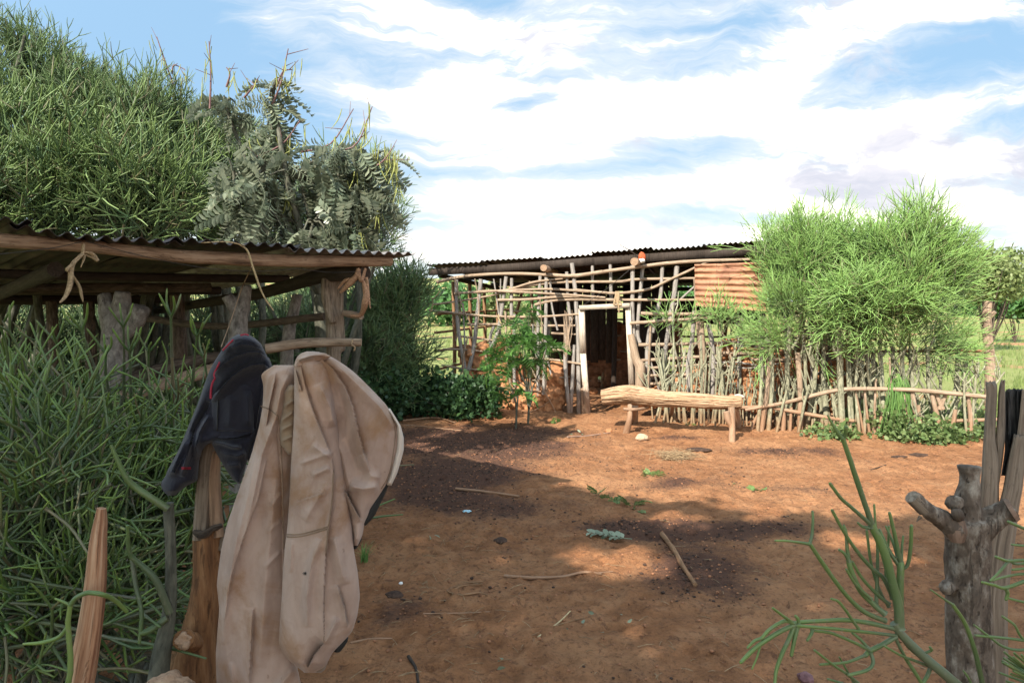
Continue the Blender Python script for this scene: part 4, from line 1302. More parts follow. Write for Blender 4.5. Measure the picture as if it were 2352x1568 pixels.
for (x, y, yd, r_) in ((300, 560, 6.0, .045), (520, 560, 6.3, .05), (1030, 520, 5.6, .055), (1060, 520, 6.2, .04)):
    shed_post([([foot(x + 30, 1000, yd), pp(x + 15, 800, yd), pp(x, y - 40, yd)], [r_, r_, r_ * .9])], M['darkbark'])
# wire slung under the eave
mb = MB()
mb.tube([PE(-60, 250, -.07), PE(120, 232, -.07), PE(330, 205, -.07), PE(480, 172, -.07)], .0022, 4, 16)
mb.tube([PE(500, 168, -.07), PE(850, 258, -.07), PE(1200, 325, -.06), PE(1500, 345, -.06), PE(1750, 330, -.06)], .0022, 4, 20)
mb.tube([PE(1750, 330, -.06), PE(1950, 352, -.06), PE(2130, 345, -.06)], .002, 4, 10)
mb.build('wire', M['wire'], shed)


def strip(mb, pts, w, tk=.003, k=24):
    mb.tube(pts, np.linspace(w, w * .7, len(pts)), 6, k, .15, flat=tk / w)


# things that hang from the shed
def hanging(name, label, cat, tubes, mat, at, flat=None, n=6):
    root = thing(name, label, cat, at); mb = MB()
    for pts, rad in tubes: mb.tube(pts, rad, n, max(6, 6 * len(pts)), .2, 20, flat=flat)
    mb.build('strand', mat, root)
    return root


e = lambda x, y, d=-.085: PE(x, y, d)
hanging('bark_strip', 'strip of bark rope knotted round the shed beam with two dangling ends', 'rope',
        [([e(492, 185), e(485, 240), e(470, 255), e(430, 300), e(395, 330), e(400, 345), e(428, 290)], [.010, .011, .013, .012, .012, .01, .008]),
         ([e(478, 250), e(425, 310), e(412, 420), e(385, 490), e(352, 530)], [.009, .013, .014, .011, .005]),
         ([e(425, 370), e(465, 430), e(480, 490), e(488, 525)], [.010, .012, .010, .004]),
         ([e(488, 240), e(495, 265), e(475, 322)], [.009, .009, .004]),
         ([e(490, 235), e(540, 245), e(572, 285), e(545, 268), e(500, 250)], [.010, .013, .013, .010, .008])], M['rope'], e(485, 240), .35)
hanging('sisal_rope', 'frayed pinkish sisal rope looped round the log end at the shed corner', 'rope',
        [([pp(2110, 330, 4.32), pp(2095, 375, 4.32), pp(2050, 420, 4.34), pp(2000, 470, 4.38)], [.016, .02, .022, .008]),
         ([pp(2135, 400, 4.32), pp(2150, 470, 4.32), pp(2145, 530, 4.33), pp(2120, 600, 4.4), pp(2060, 605, 4.42)], [.012, .022, .026, .014, .008]),
         ([pp(2155, 380, 4.32), pp(2165, 480, 4.32), pp(2178, 565, 4.32)], [.012, .012, .004]),
         ([pp(2105, 330, 4.33), pp(2125, 400, 4.30), pp(2150, 330, 4.33)], [.012, .016, .012]),
         ([pp(2080, 390, 4.33), pp(2030, 400, 4.35), pp(1985, 450, 4.38)], [.01, .012, .004])], M['sisal'], pp(2120, 350, 4.32), .6)
hanging('dry_straw', 'long pale straw hanging off the middle of the shed roof edge', 'straw',
        [([e(1408, 188, -.14), e(1455, 225, -.14), e(1490, 330, -.14), e(1545, 480, -.14), e(1608, 575, -.14)], [.003, .0055, .006, .005, .003]),
         ([e(1180, 178, -.13), e(1330, 172, -.14), e(1440, 195, -.14)], [.003, .004, .004])], M['straw'], e(1450, 220, -.14))
hanging('dry_twig', 'thin dry stem leaning from the shed beam down to the forked post', 'stem',
        [([e(1478, 320, -.07), pp(1420, 450, 4.15), pp(1355, 640, 4.1), pp(1300, 790, 4.05)], .0035)], M['pole'], e(1478, 320, -.07))
hanging('twine_tie', 'loop of twine round the tip of the front shed rail', 'rope',
        [([pp(2072, 745, 4.38), pp(2068, 775, 4.37), pp(2085, 790, 4.38), pp(2082, 810, 4.39)], .006)], M['rope'], pp(2075, 760, 4.4))


# ================================================================ the far hut of poles
def c5(x, y): return 947.45 + x * .29297, 545.5 + y * .29297
def c6(x, y): return 1320.7 + x * .31133, 545.5 + y * .31133


def yw(u, off=0.0):
    return (10.57 + off) / (1 + .35 * (u - 1176) / F)


def PW(uv, off=0.0):
    return P(uv[0], uv[1], yw(uv[0], off))


hut = thing('pole_hut', 'open hut of lashed poles with red mud and a low corrugated roof', 'hut', (1.6, 11.5, 0))
WD = np.array([1, -.35]) / math.hypot(1, .35); WN = np.array([.35, 1]) / math.hypot(1, .35)
A5 = lambda pts, off=0.0: [PW(c5(x, y), off) for x, y in pts]
A6 = lambda pts, off=0.0: [PW(c6(x, y), off) for x, y in pts]
mixp = lambda p5, p6, off=0.0: A5(p5, off) + A6(p6, off)
H = 'rail'
rails = [
    (A5([(190, 350), (400, 305), (700, 285), (1000, 290), (1230, 318)]), .027),
    (mixp([(1040, 290), (1250, 300), (1500, 265)], [(0, 285), (400, 225), (800, 180), (1290, 162)], -.05), .027),
    (A5([(330, 440), (560, 420), (740, 410), (950, 350), (1180, 322)], -.04), .018),
    (mixp([(760, 405), (1000, 365), (1200, 350), (1640, 345)], [(430, 310), (890, 300)]), .022),
    (mixp([(340, 437), (650, 420), (830, 410), (1100, 405), (1400, 425)], [(0, 385), (270, 410), (430, 400), (560, 375), (700, 310), (990, 175)], -.04), .020),
    (A5([(670, 420), (1000, 435), (1300, 455), (1512, 470)], -.06), .020),
    (A5([(160, 525), (350, 500), (560, 465), (720, 430)]), .016),
    (A5([(670, 490), (900, 485), (1150, 465), (1312, 465)], -.05), .022),
    (mixp([(960, 527), (1100, 495), (1300, 485), (1600, 490)], [(0, 455), (400, 460), (890, 460)], -.03), .022),
    (A5([(130, 570), (450, 605), (700, 620), (1000, 620), (1310, 600)], -.03), .020),
    (A5([(430, 682), (700, 680), (1000, 690), (1330, 690)]), .020),
    (A5([(1100, 882), (1310, 880)]), .022), (A5([(910, 945), (1120, 960), (1320, 990)], -.05), .020),
    (A5([(240, 875), (420, 880), (640, 900)]), .018), (A5([(230, 1000), (420, 1030), (640, 1040)]), .018), (A5([(360, 770), (500, 790), (640, 805)]), .016), (A5([(1090, 750), (1310, 760)]), .018),
    (A6([(488, 560), (800, 565), (1100, 560)], -.03), .026), (A6([(408, 632), (700, 612), (1010, 590)], -.08), .024),
    (A6([(470, 792), (800, 785), (1420, 765)]), .026), (A6([(480, 907), (900, 880), (1110, 870)]), .024),
    (A6([(490, 967), (900, 940), (1190, 950)]), .020), (A6([(485, 1020), (880, 1010), (1190, 1010)]), .020),
    (A6([(490, 1082), (800, 1070), (1190, 1075)]), .020), (A6([(880, 1120), (1190, 1130)]), .018),
    (A6([(1085, 850), (1440, 857)], -.05), .024), (A6([(1300, 700), (1900, 690)]), .022), (A6([(1300, 900), (1950, 900)]), .022)]
for pts, r_ in rails:
    pole(hut, 'rail', pts, [r_ * 1.1] + [r_] * (len(pts) - 2) + [r_ * .8], M['pole'], 8, 6 * len(pts), .1)
posts = [
    (A5([(345, 330), (350, 600), (372, 800), (432, 1120)]), .030, 'pole_grey'), (A5([(537, 325), (510, 600), (482, 850), (440, 1040)]), .034, 'pole_grey'),
    (A5([(735, 305), (702, 560), (662, 760), (600, 900)]), .030, 'pole_grey'), (A5([(778, 318), (776, 610)]), .026, 'pole_grey'),
    (A5([(1003, 300), (985, 650), (985, 1000), (985, 1240)]), .028, 'pole_grey'), (A5([(1050, 310), (1045, 700), (1028, 1230)], -.02), .028, 'pole_grey'),
    (A5([(1210, 268), (1220, 500), (1240, 650)]), .026, 'pole_grey'), (A5([(1250, 200), (1275, 400), (1285, 560), (1300, 800), (1305, 1400)]), .034, 'pole_grey'),
    (A5([(1410, 185), (1414, 522)], .04), .024, 'pole_grey'), (A5([(1550, 180), (1560, 525)], .04), .025, 'pole_grey'),
    (A5([(1212, 680), (1198, 1000), (1232, 1400)], -.06), .030, 'pole_grey'), (A5([(1268, 840), (1240, 1390)], -.03), .026, 'pole_grey'),
    (A5([(800, 600), (795, 850), (800, 1200)], .02), .026, 'pole_grey'), (A5([(1332, 1180), (1345, 1400)], -.05), .03, 'pole'),
    (A5([(640, 690), (610, 800), (650, 1000)], .03), .026, 'pole_grey'),
    (A6([(425, 205), (425, 600), (450, 850), (470, 1220)]), .032, 'pole_grey'), (A6([(502, 195), (478, 450), (462, 700), (478, 775)], .03), .028, 'pole_grey'),
    (A6([(645, 215), (632, 420), (600, 570), (572, 700)]), .028, 'pole_grey'), (A6([(565, 620), (537, 850), (545, 1230)], .02), .042, 'pole_grey'),
    (A6([(752, 210), (732, 420), (690, 680), (662, 900), (660, 1230)]), .036, 'pole_grey'), (A6([(882, 540), (860, 780), (832, 950), (850, 1250)]), .032, 'pole_grey'),
    (A6([(925, 615), (940, 850), (955, 1250)], -.06), .046, 'pole'), (A6([(985, 640), (1020, 850), (1010, 1250)]), .034, 'pole_grey'),
    (A6([(1200, 535), (1210, 800), (1215, 1250)]), .03, 'pole_grey'), (A6([(1370, 480), (1380, 1260)]), .034, 'pole_grey'),
    (A6([(1560, 430), (1570, 1270)]), .034, 'pole_grey'), (A6([(1750, 400), (1760, 1280)]), .034, 'pole_grey'), (A6([(1950, 380), (1960, 1280)]), .034, 'pole_grey')]
for pts, r_, mt in posts:
    pole(hut, 'post', pts, [r_] * (len(pts) - 1) + [r_ * 1.1], M[mt], 9, 7 * len(pts), .12, .06)
# thin crooked sticks woven in between
q = np.random.default_rng(66)
for k in range(72):
    if k % 5 < 2: u0 = q.uniform(1010, 1330)
    else: u0 = q.uniform(1480, 1960)
    v0 = q.uniform(740, 960); v1 = v0 - q.uniform(90, 220); u1 = u0 + q.normal() * 28
    if k % 3 == 0: v1 = v0 + q.normal() * 12; u1 = u0 + q.choice([-1, 1]) * q.uniform(60, 150)
    of = q.uniform(-.09, .06)
    if max(u0, u1) > 1345 and min(u0, u1) < 1455: continue
    a, b_ = PW((u0, v0), of), PW((u1, max(v1, 640)), of)
    pole(hut, 'stick', [a, (a + b_) / 2 + q.normal(size=3) * [.03, .01, .03], b_], q.uniform(.009, .018), M['pole'] if k % 2 else M['pole_grey'], 6, 10, .15)
# forked prop by the door, sawn beam ends
mb = MB()
mb.tube(A6([(412, 712), (430, 800), (452, 900), (482, 975), (470, 1230)], -.1), [.05, .055, .062, .075, .055], 14, 26, .18, 4)
mb.tube(A6([(470, 990), (500, 940), (505, 925)], -.1), [.05, .035, .02], 8, 8, .1)
mb.build('post', M['pole'], hut)
pole(hut, 'roof_beam', [P(*c5(1028, 238), 9.75), P(*c5(1090, 262), 11.0), P(*c5(1200, 300), 13.6)], [.048, .05, .05], M['cutwood'], 12, 14)
pole(hut, 'roof_beam', [P(*c6(438, 178), 8.95), P(*c6(470, 186), 10.4), P(*c6(520, 215), 13.4)], [.052, .053, .053], M['cutwood'], 12, 14)
# roof: eave, fascia, sheets
EU = [(985, 612), (1100, 606), (1230, 597), (1340, 588), (1500, 577), (1700, 564), (1850, 551), (2000, 538)]


def roof2(f, d):
    u = np.interp(f, [0, 1], [985, 2000]); v = np.interp(u, [a for a, b in EU], [b for a, b in EU])
    a = P(u, v, yw(u, .02))
    b_ = np.array([a[0] + WN[0] * 4.1, a[1] + WN[1] * 4.1, 2.04 - .05 * f])
    return a * (1 - d) + b_ * d


L2 = np.linalg.norm(roof2(1, 0) - roof2(0, 0))
ns = 8
for i in range(ns):
    f0, f1 = i / ns - .006, (i + 1) / ns + .006
    n = int((f1 - f0) * L2 / .076 * 6); s = np.linspace(f0, f1, n); d = np.linspace(-.01 + .008 * (i % 3 - 1), 1, 9)
    S_, D_ = np.meshgrid(s, d)
    Vt = np.stack([roof2(a, b) for a, b in zip(S_.ravel(), D_.ravel())])
    Vt[:, 2] += .012 * np.sin(S_.ravel() * L2 * 2 * math.pi / .076) + .02 * fbm(np.stack([S_.ravel() * 9, D_.ravel() * 3, S_.ravel() * 0], -1), 3, 2) + .022 * (i % 2) + .012
    Vb = Vt - [0, 0, .003]; N0 = len(Vt)
    k = np.arange(8)[:, None] * n + np.arange(n - 1)[None]
    Q = np.stack([k, k + 1, k + n + 1, k + n], -1).reshape(-1, 4); e_ = np.arange(n - 1)
    MB().add(np.vstack([Vt, Vb]), np.vstack([Q[:, ::-1], Q + N0, np.stack([e_, e_ + N0, e_ + 1 + N0, e_ + 1], -1)])).build('roof_sheet', M['roof_rust_shade'], hut)
fx = [roof2(f, .004) - [0, 0, .085] for f in np.linspace(.0, 1, 9)]
for i in range(0, 8, 4):
    mb = MB(); a, b_ = fx[i], fx[i + 4]; dx = (b_ - a) / np.linalg.norm(b_ - a)
    for j in range(4):
        a, b_ = fx[i + j], fx[i + j + 1]; dx = (b_ - a) / np.linalg.norm(b_ - a); ny = np.array([WN[0], WN[1], 0])
        mb.box((a + b_) / 2, (np.linalg.norm(b_ - a) + .002, .05, .115), [dx, ny, np.cross(dx, ny)])
    mb.build('fascia_beam', M['dark_beam'], hut, smooth=False)
for d in (.35, .68, .97):
    pole(hut, 'purlin', [roof2(0, d) - [0, 0, .06], roof2(.5, d) - [0, 0, .06], roof2(1, d) - [0, 0, .06]], .04, M['dark_beam'], 7, 12)
for f in (.02, .18, .5, .66, .82, .98):
    pole(hut, 'rafter', [roof2(f, .02) - [0, 0, .14], roof2(f, .98) - [0, 0, .14]], .04, M['dark_beam'], 7, 6)
# door frame
mb = MB()


def board(mb, a, b_, w, tk, side):
    a, b_ = np.asarray(a), np.asarray(b_); d = (b_ - a) / np.linalg.norm(b_ - a)
    s = np.asarray(side, float); s = s - d * s.dot(d); s /= np.linalg.norm(s)
    mb.box((a + b_) / 2, (w, tk, np.linalg.norm(b_ - a)), [s, np.cross(d, s), d])


wdir = np.array([WD[0], WD[1], 0])
fr_ = MB(); board(fr_, PW(c6(50, 525), -.06), PW(c6(60, 850), -.06), .085, .07, wdir); fo = fr_.build('door_frame', M['doorframe'], hut, smooth=False)
g_ = PW(c6(97, 1335), -.06)
fr_ = MB(); board(fr_, PW(c6(60, 850), -.055), g_, .082, .06, wdir); fr_.build('jamb', M['doorframe'], fo, smooth=False)
fr_ = MB(); board(fr_, PW(c6(392, 512), -.06), PW(c6(420, 1130), -.06), .075, .06, wdir); fr_.build('jamb', M['doorframe'], fo, smooth=False)
fr_ = MB(); board(fr_, PW(c6(32, 518), -.11), PW(c6(404, 500), -.11), .07, .04, (0, 0, 1)); fr_.build('lintel', M['doorframe'], fo, smooth=False)
# rusty sheet nailed across the wall, waves lying flat
c00, c10, c01, c11 = PW(c6(882, 198), -.12), PW(c6(1420, 180), -.12), PW(c6(890, 505), -.12), PW(c6(1420, 545), -.12)
n, m_ = 40, 90
s, d = np.meshgrid(np.linspace(0, 1, n), np.linspace(0, 1, m_))
s, d = s.ravel()[:, None], d.ravel()[:, None]
Vf = (c00 * (1 - s) + c10 * s) * (1 - d) + (c01 * (1 - s) + c11 * s) * d
nv_ = np.array([-WN[0], -WN[1], 0])
wob = .034 * fbm(np.hstack([s * 4, d * 2.5, s * 0]), 8, 4)[:, None]
Vf = Vf + nv_ * (.013 * np.sin(d * 2 * math.pi * 7.2 + .4) * (1 + wob * 20) + wob) + [0, 0, 1] * (.012 * fbm(np.hstack([s * 7, d * 0, s * 0]), 9, 3)[:, None] * (d > .8))
k = np.arange(m_ - 1)[:, None] * n + np.arange(n - 1)[None]
Q = np.stack([k, k + 1, k + n + 1, k + n], -1).reshape(-1, 4)
so = MB().add(np.vstack([Vf, Vf - nv_ * .003]), np.vstack([Q, Q[:, ::-1] + n * m_])).build('wall_sheet', M['rust_orange'], hut)


# mud daub left between the poles
def mudwall(name, pts, off, mat, n, seed, rr=(.05, .10)):
    """lumps of mud filling the area of a picture outline on the wall plane"""
    q = np.random.default_rng(seed); mb = MB(); tp = lump(seed, 1)
    pts = np.array(pts, float)
    lo, hi = pts.min(0), pts.max(0); got = []
    while len(got) < n:
        u, v = q.uniform(lo, hi)
        ins = False; j = len(pts) - 1
        for i in range(len(pts)):
            if (pts[i, 1] > v) != (pts[j, 1] > v) and u < (pts[j, 0] - pts[i, 0]) * (v - pts[i, 1]) / (pts[j, 1] - pts[i, 1]) + pts[i, 0]: ins = not ins
            j = i
        if ins: got.append(PW((u, v), off + q.normal() * .03))
    p = np.array(got)
    mb.inst(tp, p, basis(q.normal(size=p.shape), q) * q.uniform(*rr, len(p))[:, None, None])
    remesh(mb, .022, .045, 12, seed).build(name, mat, hut)


C5 = lambda *a: [c5(x, y) for x, y in a]
C6 = lambda *a: [c6(x, y) for x, y in a]
mudwall('mud_infill', C5((390, 860), (560, 840), (740, 810), (740, 1180), (560, 1180), (420, 1100), (390, 950)), .10, M['mud'], 150, 1)
mudwall('mud_infill', C5((1060, 1010), (1170, 1000), (1180, 1380), (950, 1400), (640, 1360), (640, 1200), (900, 1130), (1050, 1200)), .08, M['mud'], 190, 2)
mudwall('mud_infill', C6((560, 1120), (680, 1060), (780, 1030), (850, 1110), (1000, 1160), (1180, 1180), (1180, 1260), (500, 1230)), .12, M['mud'], 150, 3)
mudwall('mud_infill', C6((1190, 890), (1350, 870), (1500, 880), (1750, 870), (1980, 880), (1980, 1290), (1190, 1260)), .12, M['mud'], 480, 4)
mudwall('mud_infill', C6((820, 1000), (900, 960), (1000, 1010), (1180, 1060), (1180, 1180), (860, 1180)), .13, M['mud'], 90, 6)
mudwall('mud_infill', C6((1040, 790), (1190, 770), (1230, 880), (1190, 960), (1080, 890)), .14, M['mud'], 60, 5, (.05, .085))
# rear and side walls of poles seen through the front
q = np.random.default_rng(77)
back = 3.55
for i in range(15):
    u = 1000 + i * 72 + q.uniform(-20, 20); a = PW((u, 800), 0); b0 = np.array([a[0] + WN[0] * back, a[1] + WN[1] * back, 0])
    pole(hut, 'rear_post', [b0 - [0, 0, .05], b0 + [q.normal() * .04, 0, 1], b0 + [q.normal() * .08, 0, 2.0]], .035, M['pole_brown'], 7, 8)
zs = [.15, .35, .52, .7, .88, 1.05, 1.25, 1.5, 1.8]
for j, z in enumerate(zs):
    a = PW((1000, 800), 0) + [WN[0] * back, WN[1] * back, 0]; b_ = PW((2010, 800), 0) + [WN[0] * back, WN[1] * back, 0]
    a[2], b_[2] = z + q.normal() * .03, z + q.normal() * .03
    pole(hut, 'rear_rail', [a, (a + b_) / 2 + [0, 0, q.normal() * .04], b_], .022, M['pole'], 6, 14)
for (ua, ub, z0, z1, sd) in ((1180, 1470, 0, 1.3, 11), (1560, 2000, 0, .78, 12), (1000, 1180, 0, .55, 13)):
    mb = MB(); tp = lump(sd, 1)
    for _ in range(int((ub - ua) * z1 * .9)):
        u = q.uniform(ua, ub); a = PW((u, 800), 0) + [WN[0] * (back + .06), WN[1] * (back + .06), 0]; a[2] = q.uniform(z0, z1)
        mb.inst(tp, a[None], basis(q.normal(size=(1, 3)), q) * q.uniform(.07, .13))
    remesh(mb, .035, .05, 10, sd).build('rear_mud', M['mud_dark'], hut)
a = PW((1392, 800), 0) + [WN[0] * 3.2, WN[1] * 3.2, 0]
mb = MB(); n, m_ = 60, 10
S_, D_ = np.meshgrid(np.linspace(0, .9, m_), np.linspace(.95, 1.62, n))
V = np.stack([a[0] - .1 + S_ * WD[0], a[1] + S_ * WD[1] + .012 * np.sin(D_ * 2 * math.pi / .085), D_], -1).reshape(-1, 3)
k = np.arange(n - 1)[:, None] * m_ + np.arange(m_ - 1)[None]
Q = np.stack([k, k + 1, k + m_ + 1, k + m_], -1).reshape(-1, 4)
mb.add(np.vstack([V, V + [0, .003, 0]]), np.vstack([Q, Q[:, ::-1] + len(V)])); mb.build('rear_sheet', M['rust_orange'], hut)
for sd, u in (('l', 1000), ('r', 2010)):
    for k_ in range(1, 5):
        a = PW((u, 800), 0) + [WN[0] * back * k_ / 5, WN[1] * back * k_ / 5, 0]; a[2] = 0
        pole(hut, 'side_post', [a, a + [.02, 0, 1], a + [0, 0, 2.05]], .035, M['pole_brown'], 7, 8)
    for z in (.3, .6, .9, 1.2, 1.5):
        a = PW((u, 800), 0); b_ = a + [WN[0] * back, WN[1] * back, 0]; a[2] = b_[2] = z
        pole(hut, 'side_rail', [a, b_ + [0, 0, .05]], .022, M['pole_brown'], 6, 8)
# dark panels added to blacken the shaded interior and hide the field behind
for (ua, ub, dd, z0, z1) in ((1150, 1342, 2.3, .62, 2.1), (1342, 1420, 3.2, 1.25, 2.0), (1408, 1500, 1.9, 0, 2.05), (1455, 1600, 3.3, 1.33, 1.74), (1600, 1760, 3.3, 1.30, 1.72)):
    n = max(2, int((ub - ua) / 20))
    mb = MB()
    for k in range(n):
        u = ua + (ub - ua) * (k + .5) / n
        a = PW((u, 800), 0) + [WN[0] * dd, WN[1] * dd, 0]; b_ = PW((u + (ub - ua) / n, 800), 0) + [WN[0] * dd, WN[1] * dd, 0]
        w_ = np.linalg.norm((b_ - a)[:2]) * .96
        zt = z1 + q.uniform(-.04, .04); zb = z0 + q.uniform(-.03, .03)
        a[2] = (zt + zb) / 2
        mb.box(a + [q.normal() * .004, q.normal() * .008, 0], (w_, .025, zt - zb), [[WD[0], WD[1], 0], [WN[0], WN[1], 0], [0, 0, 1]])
    mb.build('interior_shade_boards', M['dark_beam'], hut, smooth=False)
# partition inside the hut behind the door
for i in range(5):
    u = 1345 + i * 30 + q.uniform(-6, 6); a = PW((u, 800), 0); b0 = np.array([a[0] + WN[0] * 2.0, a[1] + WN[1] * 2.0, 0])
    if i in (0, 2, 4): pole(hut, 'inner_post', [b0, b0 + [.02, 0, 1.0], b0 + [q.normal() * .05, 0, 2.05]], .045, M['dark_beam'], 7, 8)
mb = MB(); mb.tube([PW(c6(408, 232), -.1), PW(c6(250, 365), -.1), PW(c6(60, 500), -.12)], .004, 4, 12); mb.build('wire', M['wire'], hut)


# small things on the hut
pw = lambda x, y, off=-.14: PW(c6(x, y), off)
hanging('bark_rope', 'bundle of bark rope hung over the pole above the doorway', 'rope',
        [([pw(305, 395), pw(300, 440), pw(290, 490), pw(310, 500)], [.014, .018, .016, .008]), ([pw(318, 395), pw(322, 440), pw(318, 490), pw(345, 500)], [.014, .02, .016, .008]),
         ([pw(312, 400), pw(312, 470), pw(322, 510), pw(325, 560)], [.012, .018, .014, .006]), ([pw(300, 480), pw(330, 470), pw(345, 495)], [.010, .012, .006])], M['rope'], pw(310, 400))
pw5 = lambda x, y, off=-.1: PW(c5(x, y), off)
hanging('bark_tie', 'pale bark tie knotted at the left corner post of the hut', 'rope',
        [([pw5(215, 420), pw5(188, 455), pw5(162, 485)], [.01, .012, .012]), ([pw5(162, 485), pw5(150, 560), pw5(120, 640)], [.012, .012, .008]), ([pw5(150, 478), pw5(175, 478)], .018)], M['straw'], pw5(162, 485))
hanging('bark_tie', 'short pale bark tie on the rail left of the feathery sapling', 'rope',
        [([pw5(678, 600), pw5(672, 620), pw5(688, 660), pw5(708, 700)], [.008, .012, .010, .006])], M['straw'], pw5(675, 620))
hanging('bark_tie', 'twisted pale bark tie at the lower edge of the orange sheet', 'rope',
        [([pw(1160, 505, -.18), pw(1180, 530, -.18), pw(1195, 570, -.18), pw(1205, 610, -.18)], [.018, .014, .01, .008]), ([pw(1180, 540, -.18), pw(1178, 600, -.18)], [.009, .006])], M['straw'], pw(1165, 510, -.18))
root = thing('rag_bundle', 'small orange and white rag tied on the pole beside the sawn beam end', 'rag', pw(495, 160, -.12))
mb = MB(); mb.inst(lump(61, 2), pw(494, 145, -.12)[None], np.diag([.055, .05, .075])[None]); mb.build('cloth', M['rag_red'], root)
mb = MB(); mb.inst(lump(62, 2), pw(494, 172, -.14)[None], np.diag([.045, .045, .035])[None]); mb.build('hem', M['white'], root)
root = thing('thin_stick', 'thin dark stick poking up through the hut roof edge by the rag', 'stick', pw(480, 140, -.2))
mb = MB(); mb.tube([pw(330, 52, -.30), pw(450, 130, -.16), pw(590, 275, .1)], [.005, .008, .007], 5, 10); mb.build('stick', M['dark_beam'], root)

# twig bundles leaning at the door post
root = thing('dry_twig_bundle', 'bundle of dry twigs leaning on the pole left of the door frame', 'twigs', np.array([*PW(c5(1210, 1000), -.14)[:2], 0]))
q = np.random.default_rng(88); mb = MB()
for k in range(14):
    x0, x1 = 1210 + q.normal() * 14, 1215 + q.normal() * 38
    mb.tube([pw5(x0, 900 + q.uniform(-60, 60), -.12), pw5((x0 + x1) / 2 + q.normal() * 8, 740, -.14), pw5(x1, q.uniform(560, 700), -.13)], [.008, .006, .003], 5, 8)
mb.build('twigs', M['pole'], root)
for (lab, pts, r_) in (('dry branch propped against the hut wall right of the sapling', [(925, 1010), (985, 1130), (1060, 1250), (1140, 1400)], .014),
                       ('crossing dry branch at the foot of the hut wall', [(820, 1410), (920, 1370), (1020, 1320), (1100, 1260)], .011)):
    p_ = A5(pts, -.22); root = thing('dry_branch', lab, 'branch', p_[0])
    mb = MB(); mb.tube(p_, [r_, r_, r_ * .8, r_ * .5], 6, 16, .15); mb.tube([p_[1], p_[1] + [.08, -.02, .12]], [r_ * .7, r_ * .3], 5); mb.build('wood', M['pole'], root)


# ================================================================ log bench
bn = thing('log_bench', 'bench made of one split weathered log on forked stick legs', 'bench', (2.2, 8.5, 0))
LA, LB = P(1383, 912, 9.0), P(1704, 924, 8.42)
mid = [P(1440, 908, 8.9), P(1540, 916, 8.7), P(1640, 922, 8.54)]
mb = MB()
mb.tube([LA, *mid, LB], [.112, .140, .112, .102, .088], 96, 260, .24, 2.6, seed=12, groove=.22, flat=.74)
a_ = mb.V[0]
for cc in (LA, LB): pass
mb.build('seat_log', M['bench'], bn)


def leg(pts, rad, mat='pole'):
    mb = MB(); mb.tube(pts, rad, 10, 14, .15); return mb.build('leg', M[mat], bn)


leg([P(1680, 935, 8.33), P(1682, 975, 8.30), np.append(G(1681, 1014)[:2], -.04)], [.040, .036, .042])
lg = bn.children[-1]
mb = MB(); mb.tube([P(1668, 945, 8.31), P(1672, 962, 8.31), P(1680, 978, 8.30)], [.036, .04, .03], 8, 8, .12); mb.build('fork', M['pole'], lg)
leg([P(1447, 930, 8.78), P(1446, 960, 8.70), np.append(G(1438, 992)[:2], -.04)], [.033, .036, .048])
leg([P(1458, 930, 9.15), np.append(G(1456, 972)[:2], -.04)], [.05, .055])
leg([P(1690, 930, 8.75), np.append(G(1694, 984)[:2], -.04)], [.045, .05])
leg([P(1545, 930, 9.05), np.append(G(1540, 965)[:2], -.04)], [.03, .032])
mb = MB(); mb.tube([P(1432, 939, 8.72), P(1460, 940, 8.72), P(1488, 936, 8.9)], .022, 7, 8, .1); mb.build('crosspiece', M['pole'], bn)
root = thing('pale_bowl_shard', 'pale flat piece lying on the right end of the log bench', 'scrap', P(1697, 909, 8.5))
mb = MB(); mb.inst(lump(71, 2), P(1696, 911, 8.5)[None], np.diag([.075, .05, .035])[None]); mb.build('shard', M['trim_pale'], root)
root = thing('wood_block', 'small orange wood block beside the pale piece on the bench', 'block', P(1681, 912, 8.5))
mb = MB(); mb.box(P(1681, 912, 8.5), (.045, .05, .075), [[.95, .3, 0], [-.3, .95, 0], [0, 0, 1]]); mb.build('block', M['rust_orange'], root, smooth=False)

# ================================================================ hedge fence: rails, stakes, end post
fn = thing('pole_fence', 'low fence of crooked poles tied along the right hedge', 'fence', (4.4, 8.6, 0))
pf = lambda u, v, off=-.62: P(u, v, yw(u, off))
pole(fn, 'rail', [pf(1712, 941), pf(1800, 925), pf(1880, 905), pf(1935, 894), pf(2020, 893), pf(2120, 897), pf(2265, 911)], [.020, .024, .026, .026, .026, .027, .026], M['pole'], 9, 40, .1)
pole(fn, 'rail', [pf(1700, 936, -.5), pf(1760, 935, -.55), pf(1850, 950), pf(1920, 962), pf(1962, 966)], [.024, .024, .025, .024, .02], M['pole'], 9, 30, .1)
pole(fn, 'rail', [pf(1700, 800, -.05), pf(1900, 808, -.05), pf(2100, 806, -.05), pf(2262, 806, -.3)], .020, M['pole_brown'], 8, 24, .1)
pole(fn, 'rail', [pf(2150, 968, -.5), pf(2200, 966, -.5), pf(2290, 963, -.5)], .022, M['pole'], 8, 14, .1)
st = [(1748, 985, 1768, 830, .032), (1725, 983, 1750, 940, .02), (1799, 985, 1797, 925, .03), (1838, 986, 1832, 810, .036), (1815, 978, 1818, 935, .02), (1985, 1003, 1965, 900, .014), (1998, 1003, 1985, 890, .016), (2010, 1000, 2012, 870, .014),
      (2112, 985, 2095, 900, .03), (2085, 955, 2078, 905, .028), (2125, 985, 2110, 930, .02), (2055, 980, 2043, 820, .012), (1940, 990, 1932, 905, .034), (2165, 965, 2140, 905, .03), (2180, 985, 2195, 940, .026), (2020, 1003, 2035, 930, .018), (2230, 985, 2222, 900, .026)]
